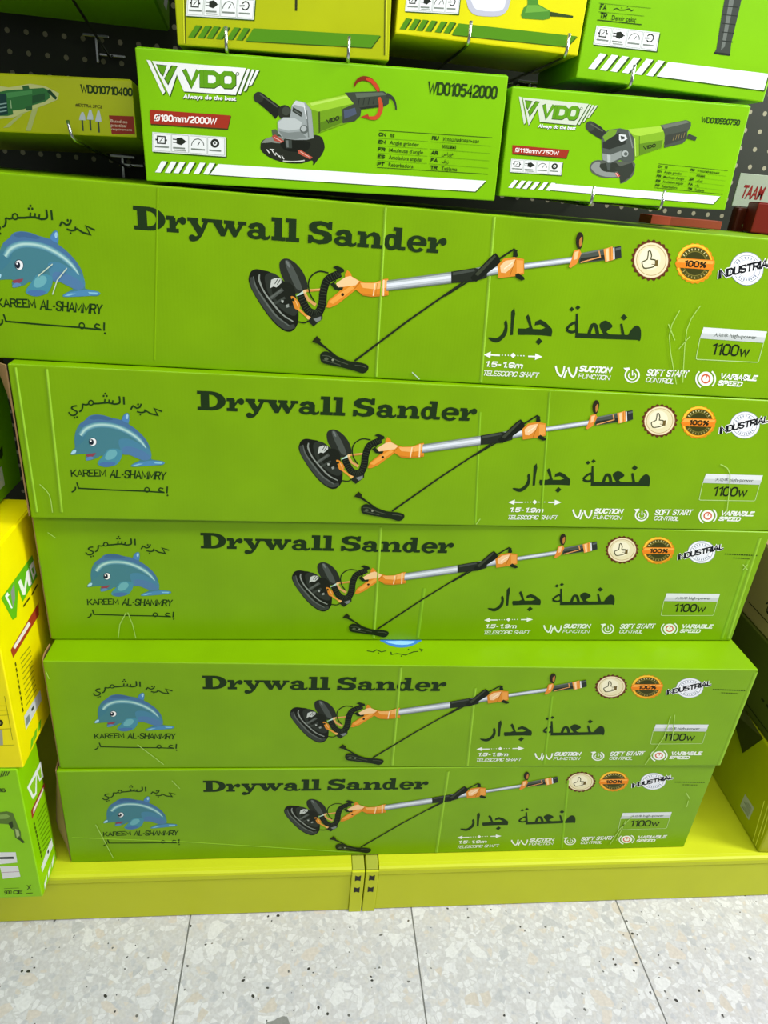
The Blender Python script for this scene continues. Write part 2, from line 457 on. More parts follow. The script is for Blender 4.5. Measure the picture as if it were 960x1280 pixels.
ART = {
'title': [
('P','#1d3313',[276.4,200.2,299.4,200.2,299.4,205.6,276.4,205.6]),
('P','#1d3313',[276.4,226.3,299.4,226.3,299.4,231.7,276.4,231.7]),
('P','#1d3313',[281.7,203.3,295.0,203.3,295.0,228.5,281.7,228.5]),
('P','#1d3313',[296.7,200.2,300.1,200.4,303.5,200.8,306.7,201.6,309.7,202.7,312.4,204.0,314.8,205.6,316.9,207.4,318.5,209.4,319.7,211.5,320.4,213.7,320.7,216.0,320.4,218.2,319.7,220.4,318.5,222.5,316.9,224.5,314.8,226.3,312.4,227.9,309.7,229.2,306.7,230.3,303.5,231.1,300.1,231.5,296.7,231.7,296.7,226.0,298.3,225.9,299.9,225.6,301.3,225.1,302.7,224.4,304.0,223.6,305.1,222.6,306.1,221.4,306.8,220.1,307.4,218.8,307.7,217.4,307.8,216.0,307.7,214.5,307.4,213.1,306.8,211.8,306.1,210.5,305.1,209.3,304.0,208.3,302.7,207.5,301.3,206.8,299.9,206.3,298.3,206.0,296.7,205.9]),
('P','#1d3313',[322.0,200.2,339.0,200.2,339.0,205.6,322.0,205.6]),
('P','#1d3313',[326.0,202.7,335.0,202.7,335.0,219.7,326.0,219.7]),
('P','#1d3313',[322.0,216.6,333.3,216.6,333.3,222.2,322.0,222.2]),
('P','#1d3313',[334.5,212.8,338.4,219.7,344.7,222.6,349.2,219.7,349.8,215.3,344.7,212.8,341.3,214.1,339.0,214.1,335.0,208.4]),
('P','#1d3313',[349.8,216.9,349.4,218.9,348.4,220.7,346.8,221.8,344.9,222.2,343.1,221.8,341.5,220.7,340.5,218.9,340.1,216.9,340.5,214.8,341.5,213.1,343.1,211.9,344.9,211.5,346.8,211.9,348.4,213.1,349.4,214.8,349.8,216.9]),
('P','#1d3313',[351.6,217.5,367.1,217.5,367.1,222.2,351.6,222.2]),
('P','#1d3313',[371.8,217.5,385.3,217.5,385.3,222.2,371.8,222.2]),
('P','#1d3313',[353.6,218.5,364.4,218.5,373.2,205.9,367.1,197.7]),
('P','#1d3313',[375.2,218.5,381.3,218.5,371.8,198.9,365.8,192.0,360.4,190.1,356.3,190.8,358.4,196.4,364.4,197.7,368.5,203.3]),
('P','#1d3313',[362.7,194.5,362.3,196.3,361.3,197.9,359.6,198.9,357.7,199.3,355.7,198.9,354.1,197.9,353.0,196.3,352.6,194.5,353.0,192.7,354.1,191.2,355.7,190.2,357.7,189.8,359.6,190.2,361.3,191.2,362.3,192.7,362.7,194.5]),
('P','#1d3313',[385.2,217.5,401.4,217.5,401.4,222.2,385.2,222.2]),
('P','#1d3313',[403.4,217.5,418.6,217.5,418.6,222.2,403.4,222.2]),
('P','#1d3313',[423.6,217.5,435.7,217.5,435.7,222.2,423.6,222.2]),
('P','#1d3313',[387.2,218.5,399.4,218.5,406.4,205.9,404.4,200.2,398.4,200.2]),
('P','#1d3313',[404.4,200.2,400.4,200.8,407.5,218.5,412.5,218.5]),
('P','#1d3313',[405.4,218.5,416.5,218.5,423.6,204.6,420.6,200.2,416.5,200.2]),
('P','#1d3313',[420.6,200.2,416.5,202.1,425.6,218.5,431.7,218.5]),
('P','#1d3313',[461.0,206.5,460.5,208.5,459.0,210.2,456.8,211.7,453.9,212.8,450.5,213.4,447.1,213.4,443.8,212.8,440.9,211.7,438.6,210.2,437.1,208.5,436.7,206.5,437.1,204.5,438.6,202.8,440.9,201.3,443.8,200.2,447.1,199.6,450.5,199.6,453.9,200.2,456.8,201.3,459.0,202.8,460.5,204.5,461.0,206.5,453.5,206.5,453.3,205.8,452.8,205.1,451.9,204.6,450.8,204.2,449.5,204.0,448.1,204.0,446.8,204.2,445.7,204.6,444.8,205.1,444.3,205.8,444.1,206.5,444.3,207.2,444.8,207.9,445.7,208.4,446.8,208.8,448.1,209.0,449.5,209.0,450.8,208.8,451.9,208.4,452.8,207.9,453.3,207.2,453.5,206.5]),
('P','#1d3313',[438.0,215.9,441.4,220.4,450.2,222.9,458.9,221.6,463.0,216.6,463.0,205.2,465.0,204.0,467.7,205.2,469.7,207.1,470.4,203.3,467.0,200.2,461.0,199.3,454.9,202.1,453.5,209.6,453.5,214.7,451.5,217.2,448.1,216.6,446.8,214.1,441.4,213.4]),
('P','#1d3313',[471.9,200.2,492.2,200.2,492.2,205.6,471.9,205.6]),
('P','#1d3313',[476.3,202.7,487.3,202.7,487.3,231.7,476.3,231.7]),
('P','#1d3313',[471.9,226.3,484.1,226.3,484.1,231.7,471.9,231.7]),
('P','#1d3313',[492.7,200.2,512.8,200.2,512.8,205.6,492.7,205.6]),
('P','#1d3313',[497.1,202.7,508.0,202.7,508.0,231.7,497.1,231.7]),
('P','#1d3313',[492.7,226.3,504.8,226.3,504.8,231.7,492.7,231.7]),
('P','#1d3313',[560.7,231.7,555.6,231.7,554.9,229.8,543.9,232.0,532.9,230.4,526.3,225.4,527.1,218.5,533.6,214.7,545.4,212.8,549.7,210.3,547.5,206.5,541.7,205.6,535.1,206.5,531.4,211.5,525.6,211.5,525.6,200.2,530.7,200.2,532.2,202.7,542.4,199.6,554.9,201.5,561.5,206.5,560.7,214.1,554.9,217.8,543.9,219.7,538.0,221.6,538.8,224.8,543.9,226.3,551.2,224.8,554.9,221.0,560.7,221.0]),
('P','#1d3313',[588.8,206.5,588.3,208.5,586.8,210.2,584.5,211.7,581.6,212.8,578.3,213.4,574.8,213.4,571.4,212.8,568.5,211.7,566.2,210.2,564.8,208.5,564.3,206.5,564.8,204.5,566.2,202.8,568.5,201.3,571.4,200.2,574.8,199.6,578.3,199.6,581.6,200.2,584.5,201.3,586.8,202.8,588.3,204.5,588.8,206.5,581.3,206.5,581.1,205.8,580.5,205.1,579.6,204.6,578.5,204.2,577.2,204.0,575.8,204.0,574.5,204.2,573.4,204.6,572.5,205.1,571.9,205.8,571.7,206.5,571.9,207.2,572.5,207.9,573.4,208.4,574.5,208.8,575.8,209.0,577.2,209.0,578.5,208.8,579.6,208.4,580.5,207.9,581.1,207.2,581.3,206.5]),
('P','#1d3313',[565.6,215.9,569.0,220.4,577.9,222.9,586.7,221.6,590.8,216.6,590.8,205.2,592.8,204.0,595.6,205.2,597.6,207.1,598.3,203.3,594.9,200.2,588.8,199.3,582.6,202.1,581.3,209.6,581.3,214.7,579.2,217.2,575.8,216.6,574.5,214.1,569.0,213.4]),
('P','#1d3313',[599.2,200.2,616.8,200.2,616.8,205.2,599.2,205.2]),
('P','#1d3313',[603.0,202.7,613.0,202.7,613.0,219.7,603.0,219.7]),
('P','#1d3313',[599.2,217.2,610.7,217.2,610.7,222.2,599.2,222.2]),
('P','#1d3313',[620.7,200.2,637.6,200.2,637.6,205.2,620.7,205.2]),
('P','#1d3313',[610.7,214.1,616.1,219.7,623.0,222.9,630.7,221.0,633.7,215.9,633.7,202.7,623.7,202.7,623.7,214.7,621.4,217.2,617.6,216.6,613.0,212.2]),
('P','#1d3313',[663.2,210.9,662.7,214.2,661.2,217.2,659.0,219.7,656.1,221.5,652.8,222.4,649.3,222.4,646.0,221.5,643.1,219.7,640.9,217.2,639.5,214.2,639.0,210.9,639.5,207.6,640.9,204.6,643.1,202.1,646.0,200.3,649.3,199.4,652.8,199.4,656.1,200.3,659.0,202.1,661.2,204.6,662.7,207.6,663.2,210.9,655.1,210.9,654.9,209.1,654.5,207.5,653.7,206.1,652.7,205.2,651.6,204.7,650.5,204.7,649.4,205.2,648.4,206.1,647.7,207.5,647.2,209.1,647.0,210.9,647.2,212.7,647.7,214.3,648.4,215.7,649.4,216.6,650.5,217.1,651.6,217.1,652.7,216.6,653.7,215.7,654.5,214.3,654.9,212.7,655.1,210.9]),
('P','#1d3313',[656.4,201.5,665.9,201.5,665.9,231.7,656.4,231.7]),
('P','#1d3313',[652.4,226.7,661.1,226.7,661.1,231.7,652.4,231.7]),
('P','#1d3313',[661.1,200.2,672.6,200.2,672.6,205.2,661.1,205.2]),
('P','#1d3313',[699.9,219.4,697.4,221.0,694.4,222.2,691.3,222.8,688.0,222.8,684.8,222.3,681.9,221.2,679.3,219.6,677.1,217.7,675.6,215.3,674.7,212.8,674.6,210.2,675.1,207.6,676.4,205.2,678.2,203.0,680.7,201.2,683.5,199.9,686.6,199.2,689.8,198.9,693.1,199.3,696.1,200.2,698.8,201.7,701.1,203.5,694.8,206.3,693.7,205.1,692.5,204.2,691.1,203.6,689.6,203.4,688.1,203.5,686.7,204.0,685.4,204.8,684.3,205.9,683.4,207.3,682.9,208.8,682.6,210.4,682.7,212.1,683.1,213.7,683.8,215.2,684.8,216.4,685.9,217.4,687.3,218.1,688.8,218.4,690.3,218.4,691.7,218.0,693.0,217.3,694.2,216.3]),
('P','#1d3313',[680.7,209.0,704.2,209.0,704.9,212.2,703.6,217.2,699.3,221.0,693.1,222.2,695.0,214.1,680.7,213.4]),
('P','#1d3313',[705.7,200.2,723.8,200.2,723.8,205.6,705.7,205.6]),
('P','#1d3313',[709.9,202.7,719.5,202.7,719.5,219.7,709.9,219.7]),
('P','#1d3313',[705.7,216.6,717.7,216.6,717.7,222.2,705.7,222.2]),
('P','#1d3313',[718.9,212.8,723.2,219.7,729.8,222.6,734.6,219.7,735.2,215.3,729.8,212.8,726.2,214.1,723.8,214.1,719.5,208.4]),
('P','#1d3313',[735.2,216.9,734.8,218.9,733.7,220.7,732.0,221.8,730.1,222.2,728.1,221.8,726.5,220.7,725.3,218.9,725.0,216.9,725.3,214.8,726.5,213.1,728.1,211.9,730.1,211.5,732.0,211.9,733.7,213.1,734.8,214.8,735.2,216.9]),
],
'arabic': [
('P','#1d3313',[820.9,77.1,821.2,77.9,822.8,78.3,825.1,78.4,828.2,78.1,832.0,77.6,835.5,77.9,838.5,79.8,841.2,82.5,843.4,85.5,844.8,88.7,845.5,92.2,845.9,95.4,845.4,98.3,844.4,100.9,844.0,103.1,844.6,105.2,845.7,106.9,846.8,107.2,848.2,105.4,849.6,102.2,850.6,98.5,851.2,94.5,851.4,90.0,850.9,85.9,849.8,82.6,848.0,79.7,845.9,77.1,843.5,74.6,840.9,72.4,838.0,71.0,835.1,70.6,832.0,71.0,829.1,71.9,825.8,73.4,822.7,75.5]),
('P','#1d3313',[852.7,120.8,856.9,127.1,859.8,118.5,859.8,104.7,861.8,84.6,857.2,83.8,854.9,104.4]),
('P','#1d3313',[868.8,89.8,868.7,95.5,881.6,96.0,887.3,98.6,881.7,108.8,878.3,114.7,881.6,118.8,886.4,111.9,890.3,101.6,893.4,96.1,907.6,96.5,914.1,99.4,904.6,104.1,895.3,101.9,895.4,108.0,903.2,111.9,912.8,108.0,925.0,98.7,926.9,93.4,926.8,86.3,909.4,86.9,891.6,86.4,871.1,85.2]),
('P','#1d3313',[901.3,75.6,906.6,82.5,913.3,77.5,907.9,70.9]),
('S','#1d3313',7.7,[967.1,90.5,995.7,91.0,1026.0,91.7,1079.5,93.2],0),
('S','#1d3313',[4.6,4.6,4.7,4.6,4.5,4.4,4.3,4.3,4.3,4.3,4.4,4.5,4.6,4.7,4.6,4.6],[950.0,99.1,951.1,101.0,952.8,103.7,954.8,106.1,957.4,108.4,960.4,110.4,962.8,110.6,964.8,107.5,966.4,102.6,966.6,98.7,964.8,96.6,961.8,95.4,958.6,95.1,955.5,95.8,952.3,97.4,950.1,98.5],0),
('S','#1d3313',[3.5,5.2],[962.1,125.1,969.4,91.2],0),
('P','#1d3313',[947.9,130.5,951.4,135.2,956.6,131.6,953.0,127.5]),
('P','#1d3313',[957.6,133.9,961.0,138.5,966.2,135.0,962.7,130.9]),
('S','#1d3313',5.8,[989.7,93.5,990.1,97.8,990.8,103.7,992.0,107.9,993.9,109.2,996.4,108.9,998.8,107.2,1001.1,103.0,1003.4,97.4,1005.0,93.3],0),
('P','#1d3313',[1004.5,110.9,1006.2,113.5,1009.2,115.9,1012.5,117.1,1016.2,116.4,1020.3,114.6,1023.5,112.7,1025.6,111.0,1026.9,109.3,1026.9,107.2,1024.4,104.6,1020.5,101.7,1018.8,99.0,1022.0,96.9,1027.4,95.0,1030.2,93.7,1027.8,92.7,1022.8,92.3,1018.1,93.0,1014.4,95.5,1011.0,99.2,1008.3,102.7,1006.1,105.6,1004.7,108.4]),
('S','#1d3313',[3.8,5.3],[1040.9,113.8,1049.3,94.3],0),
('P','#1d3313',[1037.5,123.7,1041.8,129.6,1049.2,124.5,1044.4,119.1]),
('P','#1d3313',[1058.2,91.9,1057.4,95.5,1058.6,100.2,1060.3,104.4,1062.3,107.9,1065.0,111.0,1067.7,112.6,1070.5,112.3,1073.4,110.7,1075.9,108.3,1077.7,104.9,1079.1,100.9,1080.0,97.0,1080.5,93.4,1080.6,90.1,1079.9,88.0,1078.5,88.1,1076.4,89.4,1073.4,90.5,1068.3,90.7,1062.3,90.7]),
],
'sander': [
('P','#171b12',[439.1,146.2,439.9,148.9,440.9,151.7,442.5,154.0,444.6,155.8,447.3,157.1,450.3,157.8,453.8,157.7,457.7,157.1,461.4,156.4,464.6,156.1,467.6,155.7,470.3,154.9,472.4,153.5,474.3,151.6,477.1,148.9,481.9,144.8,487.8,139.7,493.2,134.6,497.5,129.8,501.4,124.9,504.9,119.9,508.2,114.9,511.1,109.8,513.3,104.7,514.5,99.3,515.0,93.8,514.9,88.8,514.6,84.5,513.8,80.6,512.5,77.1,510.5,73.7,507.9,70.7,505.0,68.5,501.8,67.5,498.4,67.4,494.5,68.3,490.0,70.5,485.2,73.6,480.4,77.4,475.7,81.9,471.0,87.0,466.4,92.6,461.6,98.8,456.9,105.5,452.6,112.0,448.7,118.1,445.2,123.9,442.4,129.0,440.6,133.2,439.4,136.7,438.7,139.7,438.4,142.1,438.6,144.1]),
('S','#3a4039',[4.5,5.0,5.7,6.3,6.8,7.1,7.2,7.2,7.3,7.4,7.5,7.6,7.7,7.8,7.9,7.9,7.7,7.4,6.8,6.3,5.9],[441.8,145.3,442.4,142.8,443.2,139.1,444.4,134.8,446.3,130.4,448.9,125.7,452.1,120.6,455.7,115.4,459.4,110.2,463.2,105.0,467.2,99.6,471.3,94.5,475.6,89.8,480.2,85.2,485.0,80.9,489.9,77.2,494.4,74.8,498.7,74.2,503.1,74.9,506.8,76.2,509.4,76.9],0),
('S','#5d655c',[1.4,1.5,1.8,2.0,2.3,2.4,2.5,2.6,2.7,2.8,2.8,2.8,2.7,2.5,2.3,2.0,1.8],[445.4,146.7,446.0,143.9,446.9,140.0,448.3,135.4,450.3,130.6,453.3,125.7,457.0,120.3,461.1,114.7,465.1,109.4,469.0,104.3,472.9,99.3,477.0,94.5,481.4,90.1,486.5,86.0,492.3,82.1,497.6,78.8,501.3,76.4],0),
('S','#20251b',[1.1,1.2,1.2,1.3,1.4,1.4,1.4,1.4,1.4,1.4,1.4,1.4,1.4],[449.2,144.8,450.8,140.5,453.1,134.5,456.0,127.7,459.4,121.3,463.2,115.5,467.6,109.8,472.5,104.2,477.8,99.0,484.3,93.8,491.8,88.7,498.7,84.3,503.5,81.2],0),
('S','#8b9387',[1.8,2.0,2.3,2.5,2.7,2.7,2.5,2.3,2.2,2.3,2.5,2.6,2.7,2.6,2.5,2.4,2.2,2.1,2.0,1.9,1.8],[454.7,150.6,454.5,149.2,454.1,147.2,453.9,144.7,454.3,141.9,455.5,138.4,457.1,134.3,459.2,130.0,461.6,125.9,464.3,121.9,467.3,118.0,470.7,114.1,474.2,110.0,478.0,105.7,482.1,101.1,486.4,96.7,490.5,93.0,495.0,89.9,499.8,87.3,504.0,85.2,506.9,83.7],0),
('P','#2d332a',[463.7,150.1,466.8,152.7,471.4,154.1,477.1,153.2,484.3,148.9,492.7,142.2,500.0,135.1,505.7,128.2,510.3,120.9,513.1,113.7,513.9,105.8,512.9,98.0,510.2,93.1,505.2,92.4,498.5,94.7,491.6,98.7,484.2,104.8,476.7,112.6,470.7,119.8,467.1,126.0,465.1,131.8,463.8,137.0,462.7,142.1,462.5,146.6]),
('P','#282d24',[484.7,169.9,485.9,172.2,487.9,174.0,490.1,175.2,492.8,175.8,495.8,175.9,499.1,175.2,502.7,173.7,506.6,171.4,510.4,168.5,514.2,164.9,517.8,160.7,520.9,156.3,523.6,151.3,525.7,146.1,527.1,141.4,527.7,137.4,527.5,134.1,526.3,131.3,523.7,129.4,520.0,128.2,516.1,127.3,512.3,126.5,508.3,126.0,504.7,126.6,502.2,128.4,500.1,131.3,497.7,135.0,494.5,139.5,491.1,144.8,488.4,149.6,486.6,153.5,485.5,156.9,484.8,160.2,484.3,163.7,484.2,167.0]),
('P','#4b524a',[492.4,172.6,493.6,173.7,495.7,173.9,498.0,172.8,500.5,170.1,503.3,166.2,506.1,161.7,509.0,156.8,511.9,151.3,514.5,146.0,516.9,140.6,518.9,135.4,519.4,132.0,517.4,130.9,513.8,131.5,510.3,133.6,507.4,137.6,504.6,143.0,501.9,148.4,499.3,153.5,496.8,158.6,494.9,163.1,493.4,167.0,492.5,170.3]),
('P','#6f7770',[493.6,172.0,495.0,172.7,497.4,171.4,499.3,167.4,500.5,163.5,499.4,162.9,497.5,164.4,495.1,168.3]),
('P','#1a1f15',[476.1,139.0,487.5,142.0,499.8,141.7,506.1,136.8,509.2,129.1,510.2,118.1,507.5,108.8,497.8,107.1,486.8,109.7,479.0,116.3,474.1,124.5,472.8,132.5]),
('P','#c4cabf',[470.6,131.4,472.3,143.7,478.3,146.8,487.1,146.3,487.6,140.4,480.3,133.3,475.5,134.3]),
('S','#20261b',1.1,[477.7,138.0,482.1,145.7],0),
('S','#20261b',1.1,[481.4,137.4,485.7,145.1],0),
('S','#4a5048',5.4,[470.7,115.8,489.8,131.1],0),
('S','#5f665d',2.2,[471.9,117.7,487.6,129.8],0),
('S','#3d443b',3.6,[477.7,108.7,493.5,119.1],0),
('P','#aab1a6',[487.8,115.4,491.7,114.5,490.9,110.9,488.1,111.6]),
('P','#8f968b',[494.8,108.0,499.4,110.1,500.2,105.6,496.5,104.0]),
('S','#c98a3a',[4.1,3.6],[522.9,130.9,549.1,134.7],0),
('S','#e7b26c',1.4,[524.0,132.1,548.0,135.5],0),
('S','#d9a35e',[4.5,4.1,5.0],[521.8,129.5,529.1,118.1,540.9,111.0],0),
('P','#d98b2b',[502.1,121.5,504.4,122.1,507.6,121.0,509.7,119.3,511.8,117.0,514.9,114.0,517.1,110.6,516.8,106.3,515.0,103.0,512.1,102.2,509.0,103.5,507.1,107.2,505.5,112.1,503.3,117.4]),
('P','#1b2614',[507.7,116.7,507.7,116.2,507.5,115.7,507.3,115.3,506.9,114.9,506.5,114.6,506.0,114.4,505.5,114.3,505.0,114.3,504.5,114.5,504.0,114.7,503.7,115.0,503.4,115.5,503.2,115.9,503.1,116.4,503.2,116.9,503.3,117.4,503.6,117.8,504.0,118.2,504.4,118.5,504.9,118.7,505.4,118.8,505.9,118.8,506.4,118.6,506.8,118.4,507.2,118.1,507.5,117.7,507.7,117.2]),
('S','#f2c17c',1.1,[509.6,115.7,514.0,106.5],0),
('S','#e79a3a',[3.7,3.2],[513.3,104.2,530.0,90.9],0),
('P','#f0b869',[533.7,91.8,533.6,91.1,533.4,90.4,533.1,89.8,532.6,89.2,532.0,88.8,531.3,88.5,530.6,88.4,529.8,88.5,529.1,88.6,528.5,89.0,528.0,89.5,527.6,90.1,527.3,90.7,527.2,91.4,527.2,92.1,527.5,92.8,527.8,93.5,528.3,94.0,528.9,94.4,529.6,94.7,530.3,94.8,531.1,94.8,531.7,94.6,532.4,94.3,532.9,93.8,533.3,93.2,533.6,92.5]),
('P','#b8d6c8',[510.5,122.9,520.6,131.0,523.4,128.9,514.0,120.9]),
('P','#e6c58a',[526.1,130.2,526.1,129.6,525.9,129.0,525.6,128.5,525.2,128.1,524.6,127.7,524.1,127.5,523.5,127.4,522.9,127.4,522.3,127.6,521.7,127.8,521.3,128.2,520.9,128.7,520.7,129.3,520.6,129.9,520.7,130.5,520.9,131.0,521.2,131.6,521.6,132.0,522.1,132.4,522.7,132.6,523.3,132.7,523.9,132.7,524.5,132.5,525.0,132.2,525.5,131.8,525.8,131.4,526.0,130.8]),
('S','#1b2614',2.0,[539.6,115.0,537.9,117.3,535.4,120.7,532.9,124.5,531.0,128.3,529.8,132.1,529.0,136.2,528.6,140.1,528.6,143.7,529.2,146.8,530.2,149.6,531.7,152.2,533.5,154.5,535.8,156.7,538.5,158.6,541.5,160.2,544.6,161.2,548.2,161.4,552.1,160.9,555.8,160.2,558.3,159.7],0),
('S','#141a10',[11.4,11.5,11.6,11.8,11.9,12.0,12.1,12.2,12.4,12.5,12.6,12.8,12.8,12.8,12.6,12.5,12.4,12.2,12.1,12.0,11.9,11.9,11.9,11.9,11.9,11.9,12.0,12.0,11.9,11.5,11.0,10.4,10.1],[516.7,124.7,517.9,121.9,519.5,117.9,521.5,113.6,523.6,109.9,525.6,106.7,527.8,103.8,530.2,101.3,532.7,99.6,535.7,98.5,539.0,97.9,542.2,98.2,544.8,99.4,546.9,101.9,548.5,105.5,549.7,109.7,550.7,113.9,551.2,118.2,551.3,122.8,551.3,127.4,551.8,131.9,552.6,136.5,553.7,141.1,555.1,145.3,557.0,148.9,559.8,151.7,563.3,153.8,566.9,155.6,569.9,157.1,572.2,158.3,574.3,159.1,575.9,159.7,577.1,160.2],0),
('S','#39422f',0.8,[522.5,124.0,514.0,120.3],0),
('S','#39422f',0.8,[524.2,120.0,515.7,116.2],0),
('S','#39422f',0.8,[526.1,115.9,517.8,111.7],0),
('S','#39422f',0.8,[528.0,112.5,520.0,107.7],0),
('S','#39422f',0.8,[529.8,109.7,522.2,104.3],0),
('S','#39422f',0.8,[531.8,107.1,524.6,101.1],0),
('S','#39422f',0.8,[533.6,105.1,527.4,98.2],0),
('S','#39422f',0.8,[535.2,104.0,530.7,95.9],0),
('S','#39422f',0.8,[537.1,103.3,534.5,94.5],0),
('S','#39422f',0.8,[539.3,102.9,538.7,93.8],0),
('S','#39422f',0.8,[541.0,103.0,543.1,94.2],0),
('S','#39422f',0.8,[541.7,103.3,547.4,96.3],0),
('S','#39422f',0.8,[542.5,104.4,550.5,99.9],0),
('S','#39422f',0.8,[543.7,107.1,552.4,104.2],0),
('S','#39422f',0.8,[544.8,110.9,553.8,108.7],0),
('S','#39422f',0.8,[545.7,114.6,554.8,113.3],0),
('S','#39422f',0.8,[546.2,118.4,555.4,118.0],0),
('S','#39422f',0.8,[546.2,122.7,555.5,122.8],0),
('S','#39422f',0.8,[546.3,127.6,555.5,127.3],0),
('S','#39422f',0.8,[546.8,132.5,555.9,131.5],0),
('S','#39422f',0.8,[547.7,137.3,556.7,135.8],0),
('S','#39422f',0.8,[548.8,142.2,557.6,140.1],0),
('S','#39422f',0.8,[550.4,147.1,558.9,143.9],0),
('S','#39422f',0.8,[552.9,151.7,560.3,146.7],0),
('S','#39422f',0.8,[556.7,155.4,562.4,148.6],0),
('S','#39422f',0.8,[560.9,158.0,565.3,150.4],0),
('S','#39422f',0.8,[564.7,159.8,568.7,152.1],0),
('S','#39422f',0.8,[567.6,161.3,571.7,153.6],0),
('S','#39422f',0.8,[570.1,162.6,574.0,154.7],0),
('S','#39422f',0.8,[572.4,163.5,575.8,155.5],0),
('S','#39422f',0.8,[574.1,164.2,577.4,156.1],0),
('P','#20261b',[529.7,85.8,535.7,94.3,551.9,98.5,552.2,91.2,538.6,78.3]),
('P','#7b827e',[537.7,89.8,549.7,94.5,549.9,89.2,543.6,84.6]),
('S','#1b2614',1.9,[513.9,84.1,516.8,83.7,520.9,83.0,524.4,83.0,526.9,83.9,528.8,85.4,530.1,86.5],0),
('P','#df8a26',[557.2,108.7,560.2,119.1,575.7,133.6,584.3,145.3,583.5,160.6,586.6,166.1,591.9,162.3,594.5,157.0,604.7,152.2,614.2,149.5,630.4,150.6,643.9,156.9,650.3,158.0,652.9,133.3,646.0,131.5,627.4,129.1,613.2,130.5,601.5,138.0,590.0,127.8,574.4,114.3,563.1,108.4]),
('P','#f0a646',[560.4,116.8,577.0,131.4,594.8,143.8,598.6,140.0,585.3,128.6,567.4,114.5]),
('P','#f6cd95',[570.5,145.4,583.8,155.2,591.7,157.9,606.0,150.7,600.6,144.6,582.3,141.1,573.1,139.6]),
('P','#f3b565',[607.3,148.6,628.2,149.6,649.8,156.4,650.8,144.9,631.2,140.6,612.4,141.6]),
('P','#c97a1f',[608.3,133.5,627.1,132.1,651.6,135.3,651.8,132.8,627.4,128.9,612.7,130.2]),
('S','#b8701c',1.1,[607.2,149.5,599.7,139.6],0),
('S','#f8dcae',1.8,[630.5,149.5,629.1,130.8],0),
('S','#c4791f',0.9,[634.0,149.8,632.7,130.6],0),
('S','#f8dcae',2.3,[643.5,155.5,644.8,131.9],0),
('P','#1b2614',[564.3,168.4,570.3,171.4,580.8,167.4,582.2,163.2,574.3,160.0,569.4,166.2]),
('P','#1b2614',[561.4,144.1,567.0,146.7,574.3,139.7,582.3,140.2,580.3,135.6,569.1,136.5]),
('P','#2a1c0c',[583.9,129.6,583.8,129.1,583.7,128.6,583.4,128.2,583.1,127.8,582.7,127.5,582.2,127.3,581.7,127.2,581.1,127.2,580.6,127.4,580.2,127.6,579.8,127.9,579.5,128.4,579.3,128.8,579.2,129.3,579.3,129.8,579.4,130.3,579.6,130.7,580.0,131.1,580.4,131.4,580.9,131.6,581.4,131.7,581.9,131.7,582.4,131.5,582.9,131.3,583.3,131.0,583.6,130.6,583.8,130.1]),
('S','#1b2614',1.6,[564.1,143.9,570.3,149.8],0),
('P','#7d8780',[648.7,155.0,748.4,174.8,748.7,172.5,648.7,152.8]),
('P','#b9c2c2',[648.7,152.8,748.7,172.5,749.1,169.4,648.8,150.0]),
('P','#e3e9ee',[648.8,150.0,749.1,169.4,749.6,165.4,648.9,146.3]),
('P','#c3cacd',[648.9,146.3,749.6,165.4,750.1,162.0,649.0,143.2]),
('P','#949da0',[649.0,143.2,750.1,162.0,750.4,159.7,649.0,141.0]),
('P','#6c766c',[649.0,141.0,750.4,159.7,750.6,158.0,649.1,139.4]),
('P','#7d8780',[782.2,182.4,824.0,192.1,824.3,190.1,782.5,180.2]),
('P','#b9c2c2',[782.5,180.2,824.3,190.1,824.8,187.4,782.9,177.5]),
('P','#e3e9ee',[782.9,177.5,824.8,187.4,825.3,183.9,783.4,173.8]),
('P','#c3cacd',[783.4,173.8,825.3,183.9,825.8,181.0,783.9,170.7]),
('P','#949da0',[783.9,170.7,825.8,181.0,826.1,178.9,784.2,168.6]),
('P','#6c766c',[784.2,168.6,826.1,178.9,826.4,177.4,784.4,167.0]),
('P','#23291f',[747.4,175.0,783.8,183.1,804.2,179.9,804.7,169.7,785.0,163.0,749.6,158.1]),
('P','#434a41',[750.2,174.0,782.4,181.2,784.5,178.2,750.8,169.7]),
('S','#1b2614',[2.3,2.6],[778.8,164.2,742.1,138.1],0),
('P','#161c11',[779.1,168.9,808.3,203.2,813.3,206.9,821.1,200.2,823.3,192.7,789.0,163.0,782.2,163.8]),
('P','#39402f',[785.1,173.9,812.1,204.1,814.5,201.8,790.5,171.2]),
('S','#1b2614',2.8,[819.6,198.5,841.0,214.4,846.8,211.5],0),
('P','#1b2614',[840.7,212.2,845.9,213.2,849.2,205.5,845.9,201.0,841.5,203.8]),
('P','#d98a2c',[818.8,189.3,827.7,200.3,843.9,203.3,859.6,201.4,863.5,179.4,850.3,175.4,823.5,170.4]),
('P','#f4c994',[823.2,189.0,830.6,196.9,846.7,200.5,845.1,190.5,833.5,178.9,826.1,179.3]),
('P','#e9a04a',[847.9,199.3,858.4,198.9,861.4,181.7,851.5,178.6]),
('S','#b26c1a',1.3,[846.2,199.8,841.0,174.7],0),
('S','#fbe6c4',1.6,[830.2,184.8,842.0,194.9],0),
('P','#1b2614',[849.4,177.2,853.5,180.6,864.0,175.0,866.0,171.4,860.8,169.8,851.3,173.5]),
('P','#7d8780',[861.0,195.4,937.4,210.7,937.6,209.4,861.2,194.2]),
('P','#b9c2c2',[861.2,194.2,937.6,209.4,938.0,207.8,861.5,192.6]),
('P','#e3e9ee',[861.5,192.6,938.0,207.8,938.4,205.6,861.9,190.6]),
('P','#c3cacd',[861.9,190.6,938.4,205.6,938.8,203.7,862.2,188.9]),
('P','#949da0',[862.2,188.9,938.8,203.7,939.1,202.5,862.4,187.7]),
